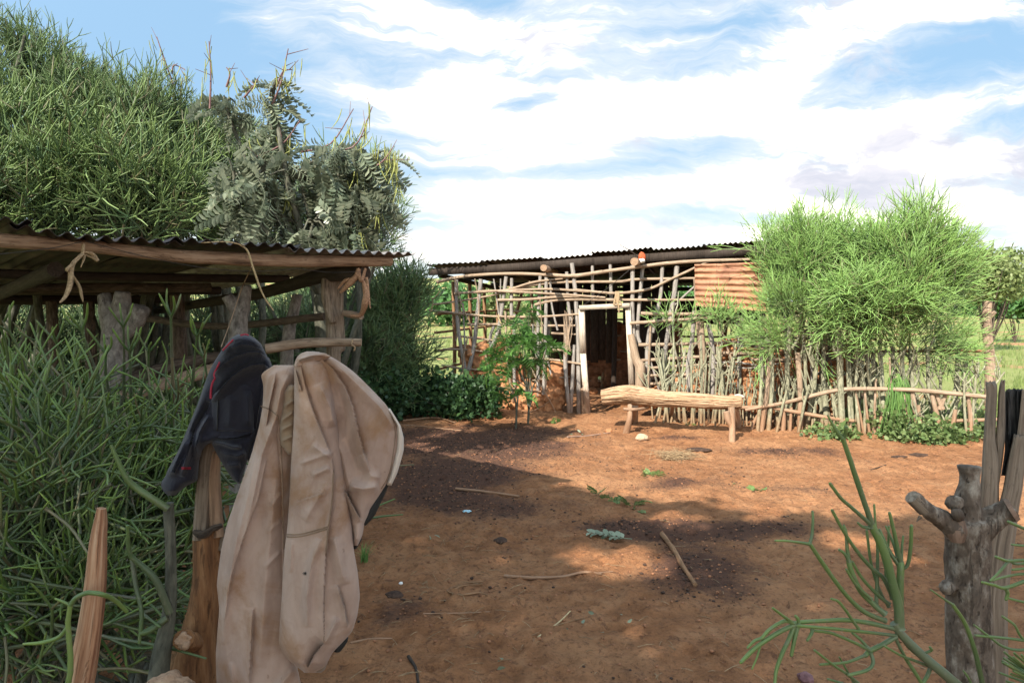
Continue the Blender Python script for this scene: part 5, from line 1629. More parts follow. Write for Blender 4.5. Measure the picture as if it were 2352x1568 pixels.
for (u, v, u2, v2, r_) in st:
    a, b_ = pf(u, v, -.58), pf(u2, v2, -.58); a[2] = gh(a[0], a[1]) - .03
    pole(fn, 'stake', [a, (a + b_) / 2 + [q.normal() * .02, 0, 0], b_], [r_ * 1.05, r_, r_ * .9], M['pole'], 8, 10, .12)
for (u, v, u2, v2) in ((2150, 905, 2165, 940), (2172, 905, 2158, 940)):
    pole(fn, 'stake', [pf(u2, v2, -.56), pf(u, v, -.56)], [.03, .024], M['pole'], 8, 8, .12)
fp_ = thing('fence_post', 'thick pale barked post standing at the right end of the hedge', 'post', np.array([*P(2272, 880, 8.7)[:2], 0]))
mb = MB()
b0 = P(2276, 880, 8.7); b0[2] = -.05
mb.tube([b0, P(2274, 850, 8.7), P(2268, 770, 8.7), P(2266, 725, 8.7), P(2270, 690, 8.7)], [.064, .062, .057, .053, .047], 14, 30, .12, 3)
mb.tube([P(2268, 735, 8.7), P(2280, 722, 8.68), P(2286, 716, 8.66)], [.03, .028, .024], 8, 8, .1)
mb.build('trunk', M['pole'], fp_)
mb = MB()
for v in (752, 758, 790, 800): mb.tube([P(2256 - 1, v, 8.63), P(2268, v + 3, 8.62), P(2281, v - 2, 8.64)], .004, 4, 6)
mb.build('wire', M['wire'], fp_)

# ================================================================ cloth hung over the split post
class Conv:
    def __init__(s, u0, v0, k): s.u0, s.v0, s.k = u0, v0, k
    def __call__(s, x, y): return s.u0 + x * s.k, s.v0 + y * s.k


C3 = Conv(287.1, 717.8, .5426)       # measuring grids used for the two garments
CJ = Conv(356.0, 758.0, .24903)


def seg_dist(x, y, pl):
    """unsigned distance to a polyline, side sign and how far along"""
    best = np.full(x.shape, 1e9); sg = np.zeros(x.shape); al = np.zeros(x.shape)
    pl = np.asarray(pl, float); n = len(pl) - 1
    for i in range(n):
        a, b = pl[i], pl[i + 1]; d = b - a; L = d @ d
        t_ = np.clip(((x - a[0]) * d[0] + (y - a[1]) * d[1]) / L, 0, 1)
        dx, dy = x - a[0] - t_ * d[0], y - a[1] - t_ * d[1]
        ds = np.hypot(dx, dy); k = ds < best
        best = np.where(k, ds, best); sg = np.where(k, np.sign(d[0] * dy - d[1] * dx), sg); al = np.where(k, (i + t_) / n, al)
    return best, sg, al


class Cloth:
    """a hanging fold of cloth: outline rows (y, left, right), belly depth in front and behind, crease lines"""
    def __init__(s, conv, rows, Y, df, db, folds, wr=.0025, top=.08, seed=1, pw=.6):
        r = np.array(rows, float); s.conv, s.r, s.Y, s.df, s.db, s.folds, s.wr, s.top, s.seed, s.pw = conv, r, Y, df, db, folds, wr, top, seed, pw
        yy = np.linspace(r[0, 0], r[-1, 0], 400)
        def sm(c):
            z = np.interp(yy, r[:, 0], r[:, c]); k = np.hanning(17); k /= k.sum()
            return np.convolve(np.pad(z, 8, 'edge'), k, 'valid')
        s.yy, s.xl, s.xr = yy, sm(1), sm(2)

    def front(s, x, y):
        xl, xr = np.interp(y, s.yy, s.xl), np.interp(y, s.yy, s.xr)
        f = np.clip((x - xl) / np.maximum(xr - xl, 1e-6), 0, 1)
        edge = np.power(np.clip(4 * f * (1 - f), 0, 1), s.pw * .8)
        ty = (y - s.r[0, 0]) / (s.r[-1, 0] - s.r[0, 0])
        cap = np.sqrt(np.clip(1 - (1 - np.clip(ty / s.top, 0, 1)) ** 2, 0, 1)) if s.top else 1.0
        ye = np.clip((1 - ty) / .03, 0, 1)
        d = s.df * edge * cap
        k = np.clip(edge * 1.6, 0, 1)
        for kind, pl, amp, w in s.folds:
            ds, sg, al = seg_dist(x, y, pl)
            fade = np.clip(np.minimum(al, 1 - al) / .16, 0, 1) ** .6
            if kind == 'r': d = d + k * 1.5 * amp * fade * (.55 * np.exp(-(ds / w) ** 2) + .45 * np.exp(-ds / (.55 * w)))
            elif kind == 's':
                sd = ds * sg; d = d + k * 1.5 * amp * fade * np.where(sd > 0, np.exp(-np.abs(sd) / w), -.35 * np.exp(-np.abs(sd) / (w * .35)))
        q = np.stack([x * .011, y * .006, np.zeros_like(x)], -1)
        d = d + k * s.wr * (1.3 * fbm(q, s.seed, 2) + .55 * (1 - np.abs(vn(np.stack([x * .03 + y * .012, y * .012 - x * .006, x * 0], -1), s.seed + 3)) * 2) ** 3)
        return d * np.where(ye < 1, .4 + .6 * ye, 1)

    def pt(s, x, y, lift=0.0):
        u, v = s.conv(x, y)
        Yd = s.Y - s.front(np.asarray(x, float), np.asarray(y, float)) - lift
        px = (u - 1176) / F; py = (784 - v) / F; t_ = Yd / (CP + py * SP)
        return np.stack([px * t_, Yd, EYE + (-SP + py * CP) * t_], -1)

    def build(s, name, mat, parent, nu=46, nv=130):
        nu, nv = int(nu * 1.8), int(nv * 1.5)
        y = np.linspace(s.r[0, 0], s.r[-1, 0], nv)
        xl, xr = np.interp(y, s.yy, s.xl), np.interp(y, s.yy, s.xr)
        th = np.linspace(0, math.pi, nu); f = (1 - np.cos(th)) / 2
        X = xl[:, None] + (xr - xl)[:, None] * f[None]; Yv = np.repeat(y[:, None], nu, 1)
        Fp = s.pt(X, Yv)
        u, v = s.conv(X, Yv); px = (u - 1176) / F; py = (784 - v) / F
        q = np.stack([X * .01, Yv * .006, X * 0 + 9], -1)
        Yb = s.Y + s.db * np.sin(th)[None] * (1 + .4 * fbm(q, s.seed + 8, 3)) ; t_ = Yb / (CP + py * SP)
        B = np.stack([px * t_, Yb, EYE + (-SP + py * CP) * t_], -1)
        ring = np.concatenate([Fp, B[:, -2:0:-1]], 1); n = ring.shape[1]
        i = np.arange(nv - 1)[:, None] * n; j = np.arange(n)[None]; j2 = (j + 1) % n
        Q = np.stack([i + j, i + n + j, i + n + j2, i + j2], -1).reshape(-1, 4)
        V = ring.reshape(-1, 3); k0 = len(V)
        V = np.vstack([V, ring[0].mean(0), ring[-1].mean(0)]); jj = np.arange(n)
        T = np.vstack([np.stack([np.full(n, k0), jj, (jj + 1) % n], -1), np.stack([np.full(n, k0 + 1), (nv - 1) * n + (jj + 1) % n, (nv - 1) * n + jj], -1)])
        return MB().add(V, Q, T).build(name, mat, parent)

    def seam(s, mb, pl, r=.0016, lift=.0006, n=40, flat=None):
        p = resample(np.column_stack([np.array(pl, float), np.zeros(len(pl))]), n)
        mb.tube(s.pt(p[:, 0], p[:, 1], lift), r, 5, n, 0.1, 40, flat=flat)


TY = 1.66
tro = thing('beige_trousers', 'worn stained beige trousers hung over the top of the split post', 'trousers', P(735, 815, TY))
legA = Cloth(C3, [(222, 640, 712), (240, 600, 722), (256, 573, 724), (280, 578, 724), (300, 586, 722), (350, 585, 720), (400, 582, 718), (480, 568, 714), (600, 535, 704), (700, 500, 700), (800, 464, 698), (900, 430, 700), (1000, 407, 705), (1100, 394, 705), (1150, 388, 705), (1250, 399, 705), (1350, 391, 700), (1450, 384, 718), (1568, 388, 745), (1700, 392, 750), (1850, 400, 745)], TY + .035, .045, .05,
             [('s', [(640, 260), (610, 400), (598, 480)], .010, 22), ('r', [(700, 250), (660, 330), (640, 440), (580, 600), (540, 800), (500, 980)], .014, 22), ('s', [(655, 430), (648, 520), (662, 700), (668, 950), (668, 1200)], -.008, 16),
              ('r', [(560, 560), (520, 780), (470, 980), (430, 1200), (410, 1400)], .016, 24), ('s', [(600, 620), (560, 800), (500, 960), (450, 1120), (425, 1300)], .012, 30), ('r', [(640, 700), (620, 900), (590, 1200), (570, 1500)], .012, 36),
              ('s', [(545, 1250), (535, 1400), (525, 1600)], .012, 34), ('r', [(620, 820), (665, 760)], .005, 10), ('r', [(600, 930), (665, 880)], .004, 10), ('r', [(590, 1080), (662, 1010)], .005, 10), ('r', [(450, 1480), (460, 1700)], .008, 10), ('r', [(720, 1500), (640, 1600)], .01, 20)], .002, .05, 3)
legA.build('trouser_leg', M['trouser'], tro, 60, 190)
lin = Cloth(C3, [(305, 690, 722), (340, 672, 726), (400, 668, 726), (460, 656, 726), (520, 655, 724), (560, 660, 722), (600, 690, 718)], TY - .012, .022, .02,
            [('r', [(660, 460), (715, 420)], .006, 9), ('r', [(656, 500), (715, 470)], .007, 9), ('r', [(662, 545), (715, 520)], .006, 9), ('r', [(672, 400), (715, 370)], .006, 9)], .002, .1, 5)
lin.build('pocket_lining', M['lining'], tro, 26, 60)
legB = Cloth(C3, [(186, 742, 800), (195, 724, 830), (215, 716, 850), (240, 716, 868), (300, 717, 880), (400, 716, 890), (480, 713, 900), (560, 708, 912), (650, 702, 925), (720, 700, 938), (800, 695, 948), (900, 688, 960), (950, 682, 964), (1000, 675, 968), (1100, 668, 986), (1200, 664, 995), (1280, 658, 984), (1350, 653, 962), (1400, 650, 915), (1440, 668, 876), (1470, 692, 862), (1500, 730, 846), (1522, 765, 800)], TY - .035, .05, .05,
             [('s', [(742, 215), (760, 300), (790, 400), (830, 500), (872, 600), (882, 680), (878, 800), (860, 920), (848, 1050), (840, 1200), (842, 1380)], .012, 40), ('s', [(722, 235), (738, 300), (750, 330)], .010, 16),
              ('r', [(820, 300), (868, 400), (890, 480)], .016, 26), ('r', [(790, 560), (870, 615)], .009, 16), ('r', [(790, 690), (868, 655)], .009, 14), ('r', [(740, 640), (880, 590)], .006, 12),
              ('r', [(830, 960), (790, 1060), (770, 1200), (775, 1330)], .015, 20), ('s', [(725, 800), (850, 760)], .006, 20), ('r', [(705, 960), (700, 1100)], .006, 10), ('r', [(860, 720), (760, 880)], .008, 22),
              ('s', [(900, 1150), (930, 1250), (945, 1330)], .013, 22), ('r', [(900, 1290), (850, 1400)], .010, 16), ('s', [(842, 1395), (800, 1450), (775, 1500)], -.022, 22), ('r', [(885, 950), (930, 1150)], .012, 26), ('s', [(935, 760), (950, 860), (985, 960)], .012, 18)], .002, .03, 7)
legB.build('trouser_leg', M['trouser'], tro, 70, 200)
seat = Cloth(C3, [(166, 765, 812), (176, 748, 850), (190, 738, 880), (220, 745, 928), (250, 760, 968), (280, 770, 1000), (340, 785, 1060), (385, 800, 1102), (430, 812, 1132), (480, 828, 1160), (520, 842, 1170), (560, 852, 1166), (600, 862, 1158), (660, 872, 1140), (730, 885, 1110), (800, 905, 1062), (830, 925, 1040), (860, 940, 1030), (890, 948, 1014), (940, 962, 1006), (985, 966, 985)], TY + .005, .055, .09,
             [('s', [(775, 180), (830, 195), (880, 240), (930, 310), (965, 400), (985, 500), (1010, 590), (1040, 670)], .016, 40), ('r', [(880, 205), (980, 300), (1080, 400), (1140, 490)], .014, 30), ('r', [(900, 300), (930, 420), (935, 540), (985, 660), (1040, 690)], -.006, 34),
              ('r', [(880, 520), (920, 600), (940, 700), (960, 760)], .012, 30), ('s', [(930, 745), (955, 800), (1000, 880)], .022, 22), ('r', [(950, 735), (1010, 745), (1075, 735)], .016, 26), ('r', [(1000, 600), (1040, 690), (1085, 700)], .010, 24), ('r', [(800, 230), (850, 330), (870, 470)], .014, 24)], .002, .06, 9)
seat.build('seat_panel', M['trouser'], tro, 70, 150)
flap = Cloth(C3, [(164, 770, 800), (172, 745, 850), (186, 730, 872), (200, 722, 850), (214, 718, 800), (228, 716, 745)], TY - .045, .03, .04, [('r', [(730, 200), (790, 182), (850, 178)], .01, 10), ('s', [(722, 228), (740, 205), (800, 190)], .01, 8)], .001, .3, 10)
flap.build('waistband_fold', M['trouser'], tro, 36, 40)
e1 = Cloth(C3, [(405, 1108, 1122), (440, 1128, 1144), (480, 1150, 1168), (530, 1150, 1180), (580, 1146, 1180), (620, 1138, 1170), (680, 1124, 1152), (730, 1106, 1128)], TY + .0, .030, .05, [], .001, .2, 11)
e1.build('waistband', M['trim_pale'], tro, 20, 60)
e2 = Cloth(C3, [(500, 1166, 1174), (520, 1170, 1184), (545, 1174, 1182), (560, 1170, 1174)], TY + .02, .012, .02, [], .001, .2, 12); e2.build('dark_trim', M['trim_dark'], tro, 14, 24)
e3 = Cloth(C3, [(695, 1100, 1132), (740, 1085, 1112), (775, 1062, 1098), (810, 1030, 1080), (850, 1010, 1062), (880, 1005, 1040), (900, 1006, 1018)], TY + .02, .035, .04, [], .001, .2, 13); e3.build('dark_trim', M['trim_dark'], tro, 20, 50)
e4 = Cloth(C3, [(955, 968, 1004), (980, 966, 992), (1000, 964, 978)], TY + .02, .02, .03, [], .001, .2, 14); e4.build('dark_trim', M['trim_dark'], tro, 16, 20)
e5 = Cloth(C3, [(1372, 905, 946), (1390, 875, 942), (1410, 870, 930), (1430, 880, 915), (1437, 890, 905)], TY + .0, .02, .04, [], .001, .2, 15); e5.build('dark_trim', M['trim_dark'], tro, 20, 26)
e6 = Cloth(C3, [(1405, 800, 862), (1440, 790, 862), (1480, 775, 858), (1510, 770, 846), (1522, 790, 830)], TY - .01, .035, .05, [('s', [(800, 1420), (780, 1490)], .01, 14)], .001, .1, 16); e6.build('cuff', M['lining'], tro, 24, 40)
for c_, pls in ((legB, ([(882, 665), (876, 800), (858, 930), (848, 1060), (842, 1200), (842, 1390)], [(686, 938), (740, 936), (800, 922), (856, 905)], [(686, 948), (740, 946), (800, 932), (856, 914)])),
                (legA, ([(640, 420), (655, 470), (662, 600), (668, 800), (672, 1000)], [(575, 395), (610, 408), (648, 438)])), (seat, ([(1116, 415), (1143, 500), (1136, 590), (1118, 680), (1085, 745)],))):
    for pl in pls:
        mb = MB(); c_.seam(mb, pl, .0017 if c_ is not seat else .0012); mb.build('seam', M['seam'], tro)
mb = MB(); p_ = legB.pt(np.array([765.]), np.array([1102.]), .001)[0]
for k in range(9):
    a = k * .75; mb.tube([p_, p_ + np.array([math.cos(a) * .007, -.003, math.sin(a) * .005])], [.0014, .0005], 4)
mb.build('stain', M['trim_dark'], tro)

JY = 1.84
jk = thing('navy_jacket', 'dark navy jersey top with red stitching slung on the split post', 'jacket', P(575, 775, JY))
body = Cloth(CJ, [(38, 770, 850), (60, 716, 905), (120, 660, 975), (200, 605, 1015), (300, 540, 1062), (400, 492, 1092), (500, 455, 1092), (600, 420, 1080), (700, 386, 1050), (760, 360, 1030), (850, 322, 1000), (940, 285, 970), (1000, 262, 700), (1050, 240, 480), (1100, 220, 440), (1200, 165, 408), (1300, 112, 400), (1350, 95, 395), (1390, 62, 390), (1430, 55, 300), (1480, 70, 235), (1525, 120, 180)], JY, .075, .09,
             [('s', [(520, 660), (600, 545), (700, 430), (800, 355), (900, 315), (1000, 310), (1090, 370)], .034, 70), ('s', [(548, 400), (640, 300), (740, 235), (860, 200), (960, 200), (1060, 260)], .022, 42), ('s', [(600, 240), (700, 160), (800, 125), (900, 135), (1000, 185)], .016, 30),
              ('s', [(690, 105), (780, 75), (870, 90), (960, 140)], .010, 22),
              ('r', [(480, 470), (410, 680), (330, 900), (220, 1150), (130, 1350)], .024, 44), ('s', [(512, 660), (460, 780), (380, 890), (330, 1060), (240, 1290)], -.024, 44), ('r', [(500, 780), (410, 940), (375, 1080), (392, 1180)], .020, 30), ('r', [(345, 940), (300, 1150), (240, 1350)], .018, 34),
              ('s', [(110, 1290), (180, 1310), (240, 1190)], .012, 20)], .002, .08, 21)
body.build('body', M['jacket'], jk, 70, 170)
pocket = Cloth(CJ, [(430, 720, 900), (480, 650, 912), (540, 600, 918), (590, 545, 920), (630, 522, 918), (700, 512, 916), (800, 505, 914), (900, 500, 912), (932, 499, 912), (938, 500, 911)], JY - .050, .036, .03,
               [('s', [(590, 575), (580, 750), (577, 925)], .005, 14), ('r', [(700, 600), (680, 900)], .006, 50), ('r', [(850, 560), (870, 880)], .008, 40)], .001, .25, 22)
pocket.build('front_panel', M['jacket'], jk, 50, 80)
low_ = Cloth(CJ, [(900, 505, 940), (950, 488, 935), (980, 490, 925), (1010, 505, 912), (1050, 525, 895), (1120, 560, 872), (1200, 602, 850), (1300, 664, 825), (1380, 725, 800), (1415, 765, 788)], JY - .03, .05, .06,
               [('r', [(510, 1025), (620, 1045), (720, 1080), (800, 1080)], .016, 20), ('s', [(495, 955), (600, 1000), (760, 990), (900, 945)], -.016, 26), ('r', [(600, 1130), (760, 1160), (840, 1130)], .012, 30), ('r', [(660, 1250), (790, 1240)], .010, 26)], .003, .05, 23)
low_.build('lower_body', M['jacket'], jk, 44, 80)
side = Cloth(CJ, [(250, 985, 1050), (350, 990, 1090), (500, 960, 1085), (700, 930, 1060), (850, 915, 1030), (950, 900, 1010), (1100, 860, 960), (1200, 840, 900)], JY + .0, .045, .06, [('r', [(1000, 320), (985, 600), (940, 900)], .012, 20)], .003, .05, 24)
side.build('sleeve', M['jacket'], jk, 30, 70)
for c_, pl, r_ in ((body, [(788, 52), (830, 44), (862, 52)], .0035), (body, [(722, 92), (690, 125), (650, 165), (628, 190)], .0032), (body, [(597, 292), (575, 340), (548, 395), (547, 425), (556, 442)], .0026), (body, [(556, 442), (530, 490), (516, 560), (514, 632)], .0032), (body, [(246, 1266), (290, 1266), (330, 1266)], .0018), (body, [(246, 1278), (290, 1278), (330, 1278)], .0018)):
    mb = MB(); c_.seam(mb, pl, r_, .001, 24, .6); mb.build('red_stitching', M['red_pipe'], jk)
mb = MB(); pocket.seam(mb, [(585, 570), (577, 750), (574, 930)], .0014); mb.build('seam', M['trim_dark'], jk)


# ================================================================ posts near the camera
def px3(x, y, Yd): return P(*C3(x, y), Yd)


def rad3(w, Yd): return w / 2 * .5426 * Yd / F


post = thing('split_post', 'thick brown split gate post holding up the jacket and trousers', 'post', np.array([*P(440, 1568, 1.86)[:2], 0]))
SY = 1.88
mb = MB()
bt = px3(250, 1900, SY); gb = np.array([bt[0] - .06, SY, -.05])
mb.tube([gb, bt, px3(285, 1568, SY), px3(318, 1350, SY), px3(345, 1150, SY), px3(352, 1000, SY), px3(352, 900, SY)], [.12, .10, .074, .050, .042, .043, .040], 20, 40, .16, 3)
remesh(mb, .006, .012, 20, 5, (1, 1, .3)).build('trunk', M['brown_trunk'], post)
mb = MB(); mb.tube([px3(318, 960, SY - .02), px3(325, 860, SY - .01), px3(336, 700, SY), px3(352, 560, SY), px3(430, 300, SY + .02), px3(470, 130, SY + .03)], [.020, .021, .020, .020, .022, .022], 14, 40, .14, groove=.16)
mb.build('prong', M['plank_grey'], post)
mb = MB(); mb.tube([px3(392, 950, SY - .01), px3(384, 860, SY), px3(380, 720, SY), px3(386, 600, SY), px3(390, 585, SY)], [.018, .018, .016, .012, .004], 14, 30, .14, groove=.14)
mb.build('prong', M['peeled'], post)
mb = MB(); mb.tube([px3(400, 1000, SY), px3(520, 800, SY + .02), px3(700, 500, TY + .12), px3(770, 230, TY + .07), px3(775, 190, TY + .06)], [.016, .018, .020, .022, .02], 12, 20, .1)
mb.build('prong', M['plank_grey'], post)
mb = MB(); mb.tube([px3(300, 1400, SY - .02), px3(262, 1388, SY - .09), px3(246, 1384, SY - .13)], [.028, .025, .027], 14, 10, .16)
sb_ = remesh(mb, .004, .006, 40, 8).build('stub', M['brown_trunk'], post)
mb = MB(); mb.tube([px3(249, 1384, SY - .120), px3(243, 1383, SY - .136)], [.023, .021], 14, 6, .3, 30); remesh(mb, .003, .016, 75, 9).build('cut_end', M['cutwood'], sb_)
mb = MB(); mb.tube([px3(296, 925, SY - .030), px3(330, 940, SY - .044), px3(370, 915, SY - .044), px3(412, 900, SY - .030)], [.008, .010, .009, .006], 8, 20, .6, 30)
mb.build('bark', M['darkbark'], post)
root = thing('cut_stump', 'pale cut stump top poking up at the bottom left of the trousers', 'stump', np.array([*px3(190, 1560, 1.5)[:2], 0]))
s0 = px3(190, 1556, 1.52); mb = MB()
mb.tube([np.array([s0[0], 1.52, -.05]), s0 - [0, 0, .3], s0 - [.01, 0, .06], s0 + [-.005, 0, -.012], s0], [.085, .08, .07, .055, .02], 14, 24, .14, 6)
remesh(mb, .006, .022, 26, 9).build('trunk', M['cutwood'], root)


def cl(x, y, Yd): return P(x * .5605, 689 + y * .5605, Yd)


root = thing('split_stake', 'reddish split stake standing in the pencil bush at bottom left', 'stake', np.array([*cl(330, 1568, 1.42)[:2], 0]))
mb = MB(); Yk = 1.42; b0 = cl(285, 1900, Yk)
rows = [(b0[2] + .0, 0)]
mb.tube([np.array([b0[0] - .03, Yk, -.05]), b0, cl(330, 1568, Yk), cl(367, 1350, Yk), cl(390, 1170, Yk), cl(400, 1000, Yk), cl(412, 900, Yk), cl(416, 852, Yk)],
                  [.035, .034, .031, .027, .0235, .019, .014, .010], 16, 50, .12, 5, groove=.22, flat=.8)
mb.build('stake', M['red_split'], root)
root = thing('cut_pencil_trunk', 'grey green cut trunk of a pencil bush left of the split post', 'trunk', np.array([*px3(190, 1568, 1.75)[:2], 0]))
mb = MB(); Yk = 1.74; b0 = px3(120, 1800, Yk)
mb.tube([np.array([b0[0], Yk, -.03]), b0, px3(150, 1480, Yk), px3(185, 1290, Yk), px3(195, 1150, Yk), px3(192, 960, Yk), px3(186, 860, Yk), px3(184, 805, Yk)], [.03, .028, .024, .018, .0145, .0135, .0135, .0125], 10, 40, .14, 8)
mb.build('trunk', M['eu_stem_dark'], root)
for pl, r_ in (([(182, 830), (120, 790), (40, 735), (0, 690), (-60, 560)], [.0095, .009, .0085, .007, .004]), ([(190, 1270), (130, 1130), (60, 1060), (20, 1020), (10, 900)], [.010, .009, .007, .006, .004]), ([(180, 1290), (110, 1340), (60, 1358)], [.009, .009, .0085]), ([(30, 1040), (45, 1150), (70, 1270), (60, 1400)], [.006, .006, .0055, .004]), ([(70, 1270), (150, 1330)], [.0045, .003])):
    mb = MB(); mb.tube([px3(x, y, Yk - .02 - .05 * i / len(pl)) for i, (x, y) in enumerate(pl)], r_, 8, 20, .08, A=(.1, .6)); mb.build('branch', M['eu_near'], root)

# gnarly lopped trunk and split plank posts at the right
def cr(x, y, Yd): return P(2044.2 + x * .32954, 861.3 + y * .32954, Yd)


def rr_(w, Yd): return w / 2 * .32954 * Yd / F


GY = 1.58
gn_ = thing('lopped_trunk', 'gnarled grey trunk post with three lopped branch stubs at the right', 'post', np.array([*cr(540, 1568, GY)[:2], 0]))
mb = MB(); b0 = cr(560, 2600, GY)
mb.tube([np.array([b0[0], GY, -.05]), b0, cr(555, 2150, GY), cr(540, 1568, GY), cr(535, 1300, GY), cr(540, 1130, GY), cr(530, 1000, GY)], [.056, .052, .050, .0445, .0445, .046, .043], 20, 50, .07)
mb.tube([cr(545, 1050, GY), cr(540, 900, GY), cr(550, 760, GY), cr(553, 690, GY), cr(552, 628, GY)], [.035, .030, .022, .022, .026], 16, 24, .10, 8)
mb.tube([cr(470, 1080, GY - .02), cr(370, 1010, GY - .02), cr(270, 945, GY - .03), cr(160, 850, GY - .035)], [.028, .022, .0175, .0155], 12, 20, .08)
mb.tube([cr(570, 1110, GY - .005), cr(690, 1020, GY - .01), cr(790, 960, GY - .02), cr(850, 935, GY - .025)], [.036, .031, .026, .029], 16, 20, .12, 10)
mb.tube([cr(455, 890, GY - .02), cr(450, 870, GY - .03)], [.020, .016], 10, 6, .2)
mb.tube([cr(400, 1480, GY - .01), cr(375, 1455, GY - .015)], [.02, .014], 10, 6, .2)
remesh(mb, .0042, .0058, 34, 4, (1, 1, .5)).build('trunk', M['bark_grey'], gn_)
mb = MB(); mb.tube([cr(470, 1160, GY - .034), cr(468, 1090, GY - .036), cr(465, 1010, GY - .030)], [.014, .021, .016], 14, 12, .1, flat=.5)
mb.build('cut_face', M['cut_old'], gn_)
mb = MB(); mb.tube([cr(478, 1000, GY - .028), cr(470, 965, GY - .042), cr(462, 930, GY - .040)], [.010, .013, .008], 12, 12, .3, 30)
mb.build('knot', M['darkbark'], gn_)
mb = MB(); mb.tube([cr(240, 930, GY - .032), cr(150, 845, GY - .036)], [.0178, .0165], 10, 6, .06); mb.tube([cr(215, 985, GY - .03), cr(185, 1020, GY - .03)], [.005, .001], 5)
mb.build('stub_end', M['plank_grey'], gn_)
mb = MB(); mb.tube([cr(835, 940, GY - .03), cr(865, 930, GY - .034)], [.0285, .024], 16, 8, .2, 20); mb.build('stub_end', M['cut_old'], gn_)

pl_ = thing('split_plank_post', 'tall weathered split post with a charred top behind the lopped trunk', 'post', np.array([*cr(780, 1568, 1.72)[:2], 0]))


def plank(name, rows, Yd, tk, mat, seed, frac=.006, parent=pl_):
    """rough hewn board: rows (y, left, right) give its edges"""
    r = np.array(rows, float); n = 90
    yy = np.concatenate([np.linspace(r[0, 0], r[-1, 0], n)])
    xl, xr = np.interp(yy, r[:, 0], r[:, 1]), np.interp(yy, r[:, 0], r[:, 2])
    ang = np.linspace(0, 2 * math.pi, 36, endpoint=False)
    ca = np.sign(np.cos(ang)) * np.abs(np.cos(ang)) ** .45; sa = np.sign(np.sin(ang)) * np.abs(np.sin(ang)) ** .45
    V = []
    for k in range(n):
        w = (xr[k] - xl[k]) / 2; c0 = (xr[k] + xl[k]) / 2
        x = c0 + ca * w
        q = np.stack([ca * 3.5 + seed, sa * 3.5, np.full(36, yy[k] * .0022)], -1)
        g = fbm(q, seed, 4); Yq = Yd - sa * tk * (1 + .25 * g) + .004 * g
        u, v = 2044.2 + (x + 9 * g) * .32954, 861.3 + yy[k] * .32954
        jag = 22 * fbm(np.stack([ca * 3, sa * 3, ca * 0 + seed], -1), seed + 2, 2) if k < 3 else 0
        px, py = (u - 1176) / F, (784 - (v + jag * .33)) / F; t_ = Yq / (CP + py * SP)
        V.append(np.stack([px * t_, Yq, EYE + (-SP + py * CP) * t_], -1))
    V = np.array(V); i = np.arange(n - 1)[:, None] * 36; j = np.arange(36)[None]; j2 = (j + 1) % 36
    Q = np.stack([i + j, i + 36 + j, i + 36 + j2, i + j2], -1).reshape(-1, 4)
    Gv = np.stack([np.broadcast_to(ca * .04, (n, 36)), np.broadcast_to(sa * .03, (n, 36)), np.repeat((yy * .00035)[:, None], 36, 1)], -1).reshape(-1, 3)
    V = np.vstack([V.reshape(-1, 3), V[0].mean(0), V[-1].mean(0)]); Gv = np.vstack([Gv, Gv[:1], Gv[-1:]])
    jj = np.arange(36); k0 = n * 36
    T = np.vstack([np.stack([np.full(36, k0), jj, (jj + 1) % 36], -1), np.stack([np.full(36, k0 + 1), (n - 1) * 36 + (jj + 1) % 36, (n - 1) * 36 + jj], -1)])
    return MB().add(V, Q, T, Gv).build(name, mat, parent)


plank('plank', [(52, 666, 728), (75, 668, 742), (130, 672, 744), (300, 660, 738), (450, 652, 735), (600, 642, 762), (900, 620, 756), (1200, 640, 745), (1568, 655, 745), (2700, 660, 760)], 1.70, .022, M['plank_grey'], 31)
plank('plank', [(38, 776, 802), (70, 764, 802), (130, 756, 803), (300, 748, 803), (450, 736, 798), (560, 738, 786), (660, 742, 775), (760, 745, 760)], 1.715, .018, M['plank_grey'], 32)
plank('plank', [(420, 862, 950), (480, 850, 950), (600, 822, 945), (800, 786, 925), (900, 760, 905), (1200, 700, 862), (1568, 672, 818), (2700, 700, 830)], 1.705, .028, M['plank_grey'], 33)
plank('charred_top', [(104, 806, 925), (140, 803, 940), (300, 806, 950), (400, 802, 950), (520, 800, 930), (600, 790, 860), (700, 775, 830)], 1.745, .02, M['char'], 34)
for x, w, t0 in ((835, 9, 118), (892, 11, 106)):
    plank('char_splinter', [(t0, x - w * .4, x + w * .4), (t0 + 60, x - w, x + w), (420, x - w, x + w), (480, x - w * .3, x + w * .3)], 1.722, .008, M['char'], 40 + x)
plank('splinter', [(105, 918, 960), (240, 905, 965), (330, 895, 965), (460, 880, 965)], 1.715, .012, M['plank_grey'], 47)

# ---- pencil plant in front of the lopped trunk: each twig as in the photo
def c8(x, y, Yd): return P(1665.2 + x / 2.2178, 861.3 + y / 2.2178, Yd)


FY = 1.27
fo_ = thing('pencil_plant', 'young pencil euphorbia branch spreading over the bare yard before the lopped trunk', 'plant', np.array([*c8(1280, 1900, FY)[:2], 0]))


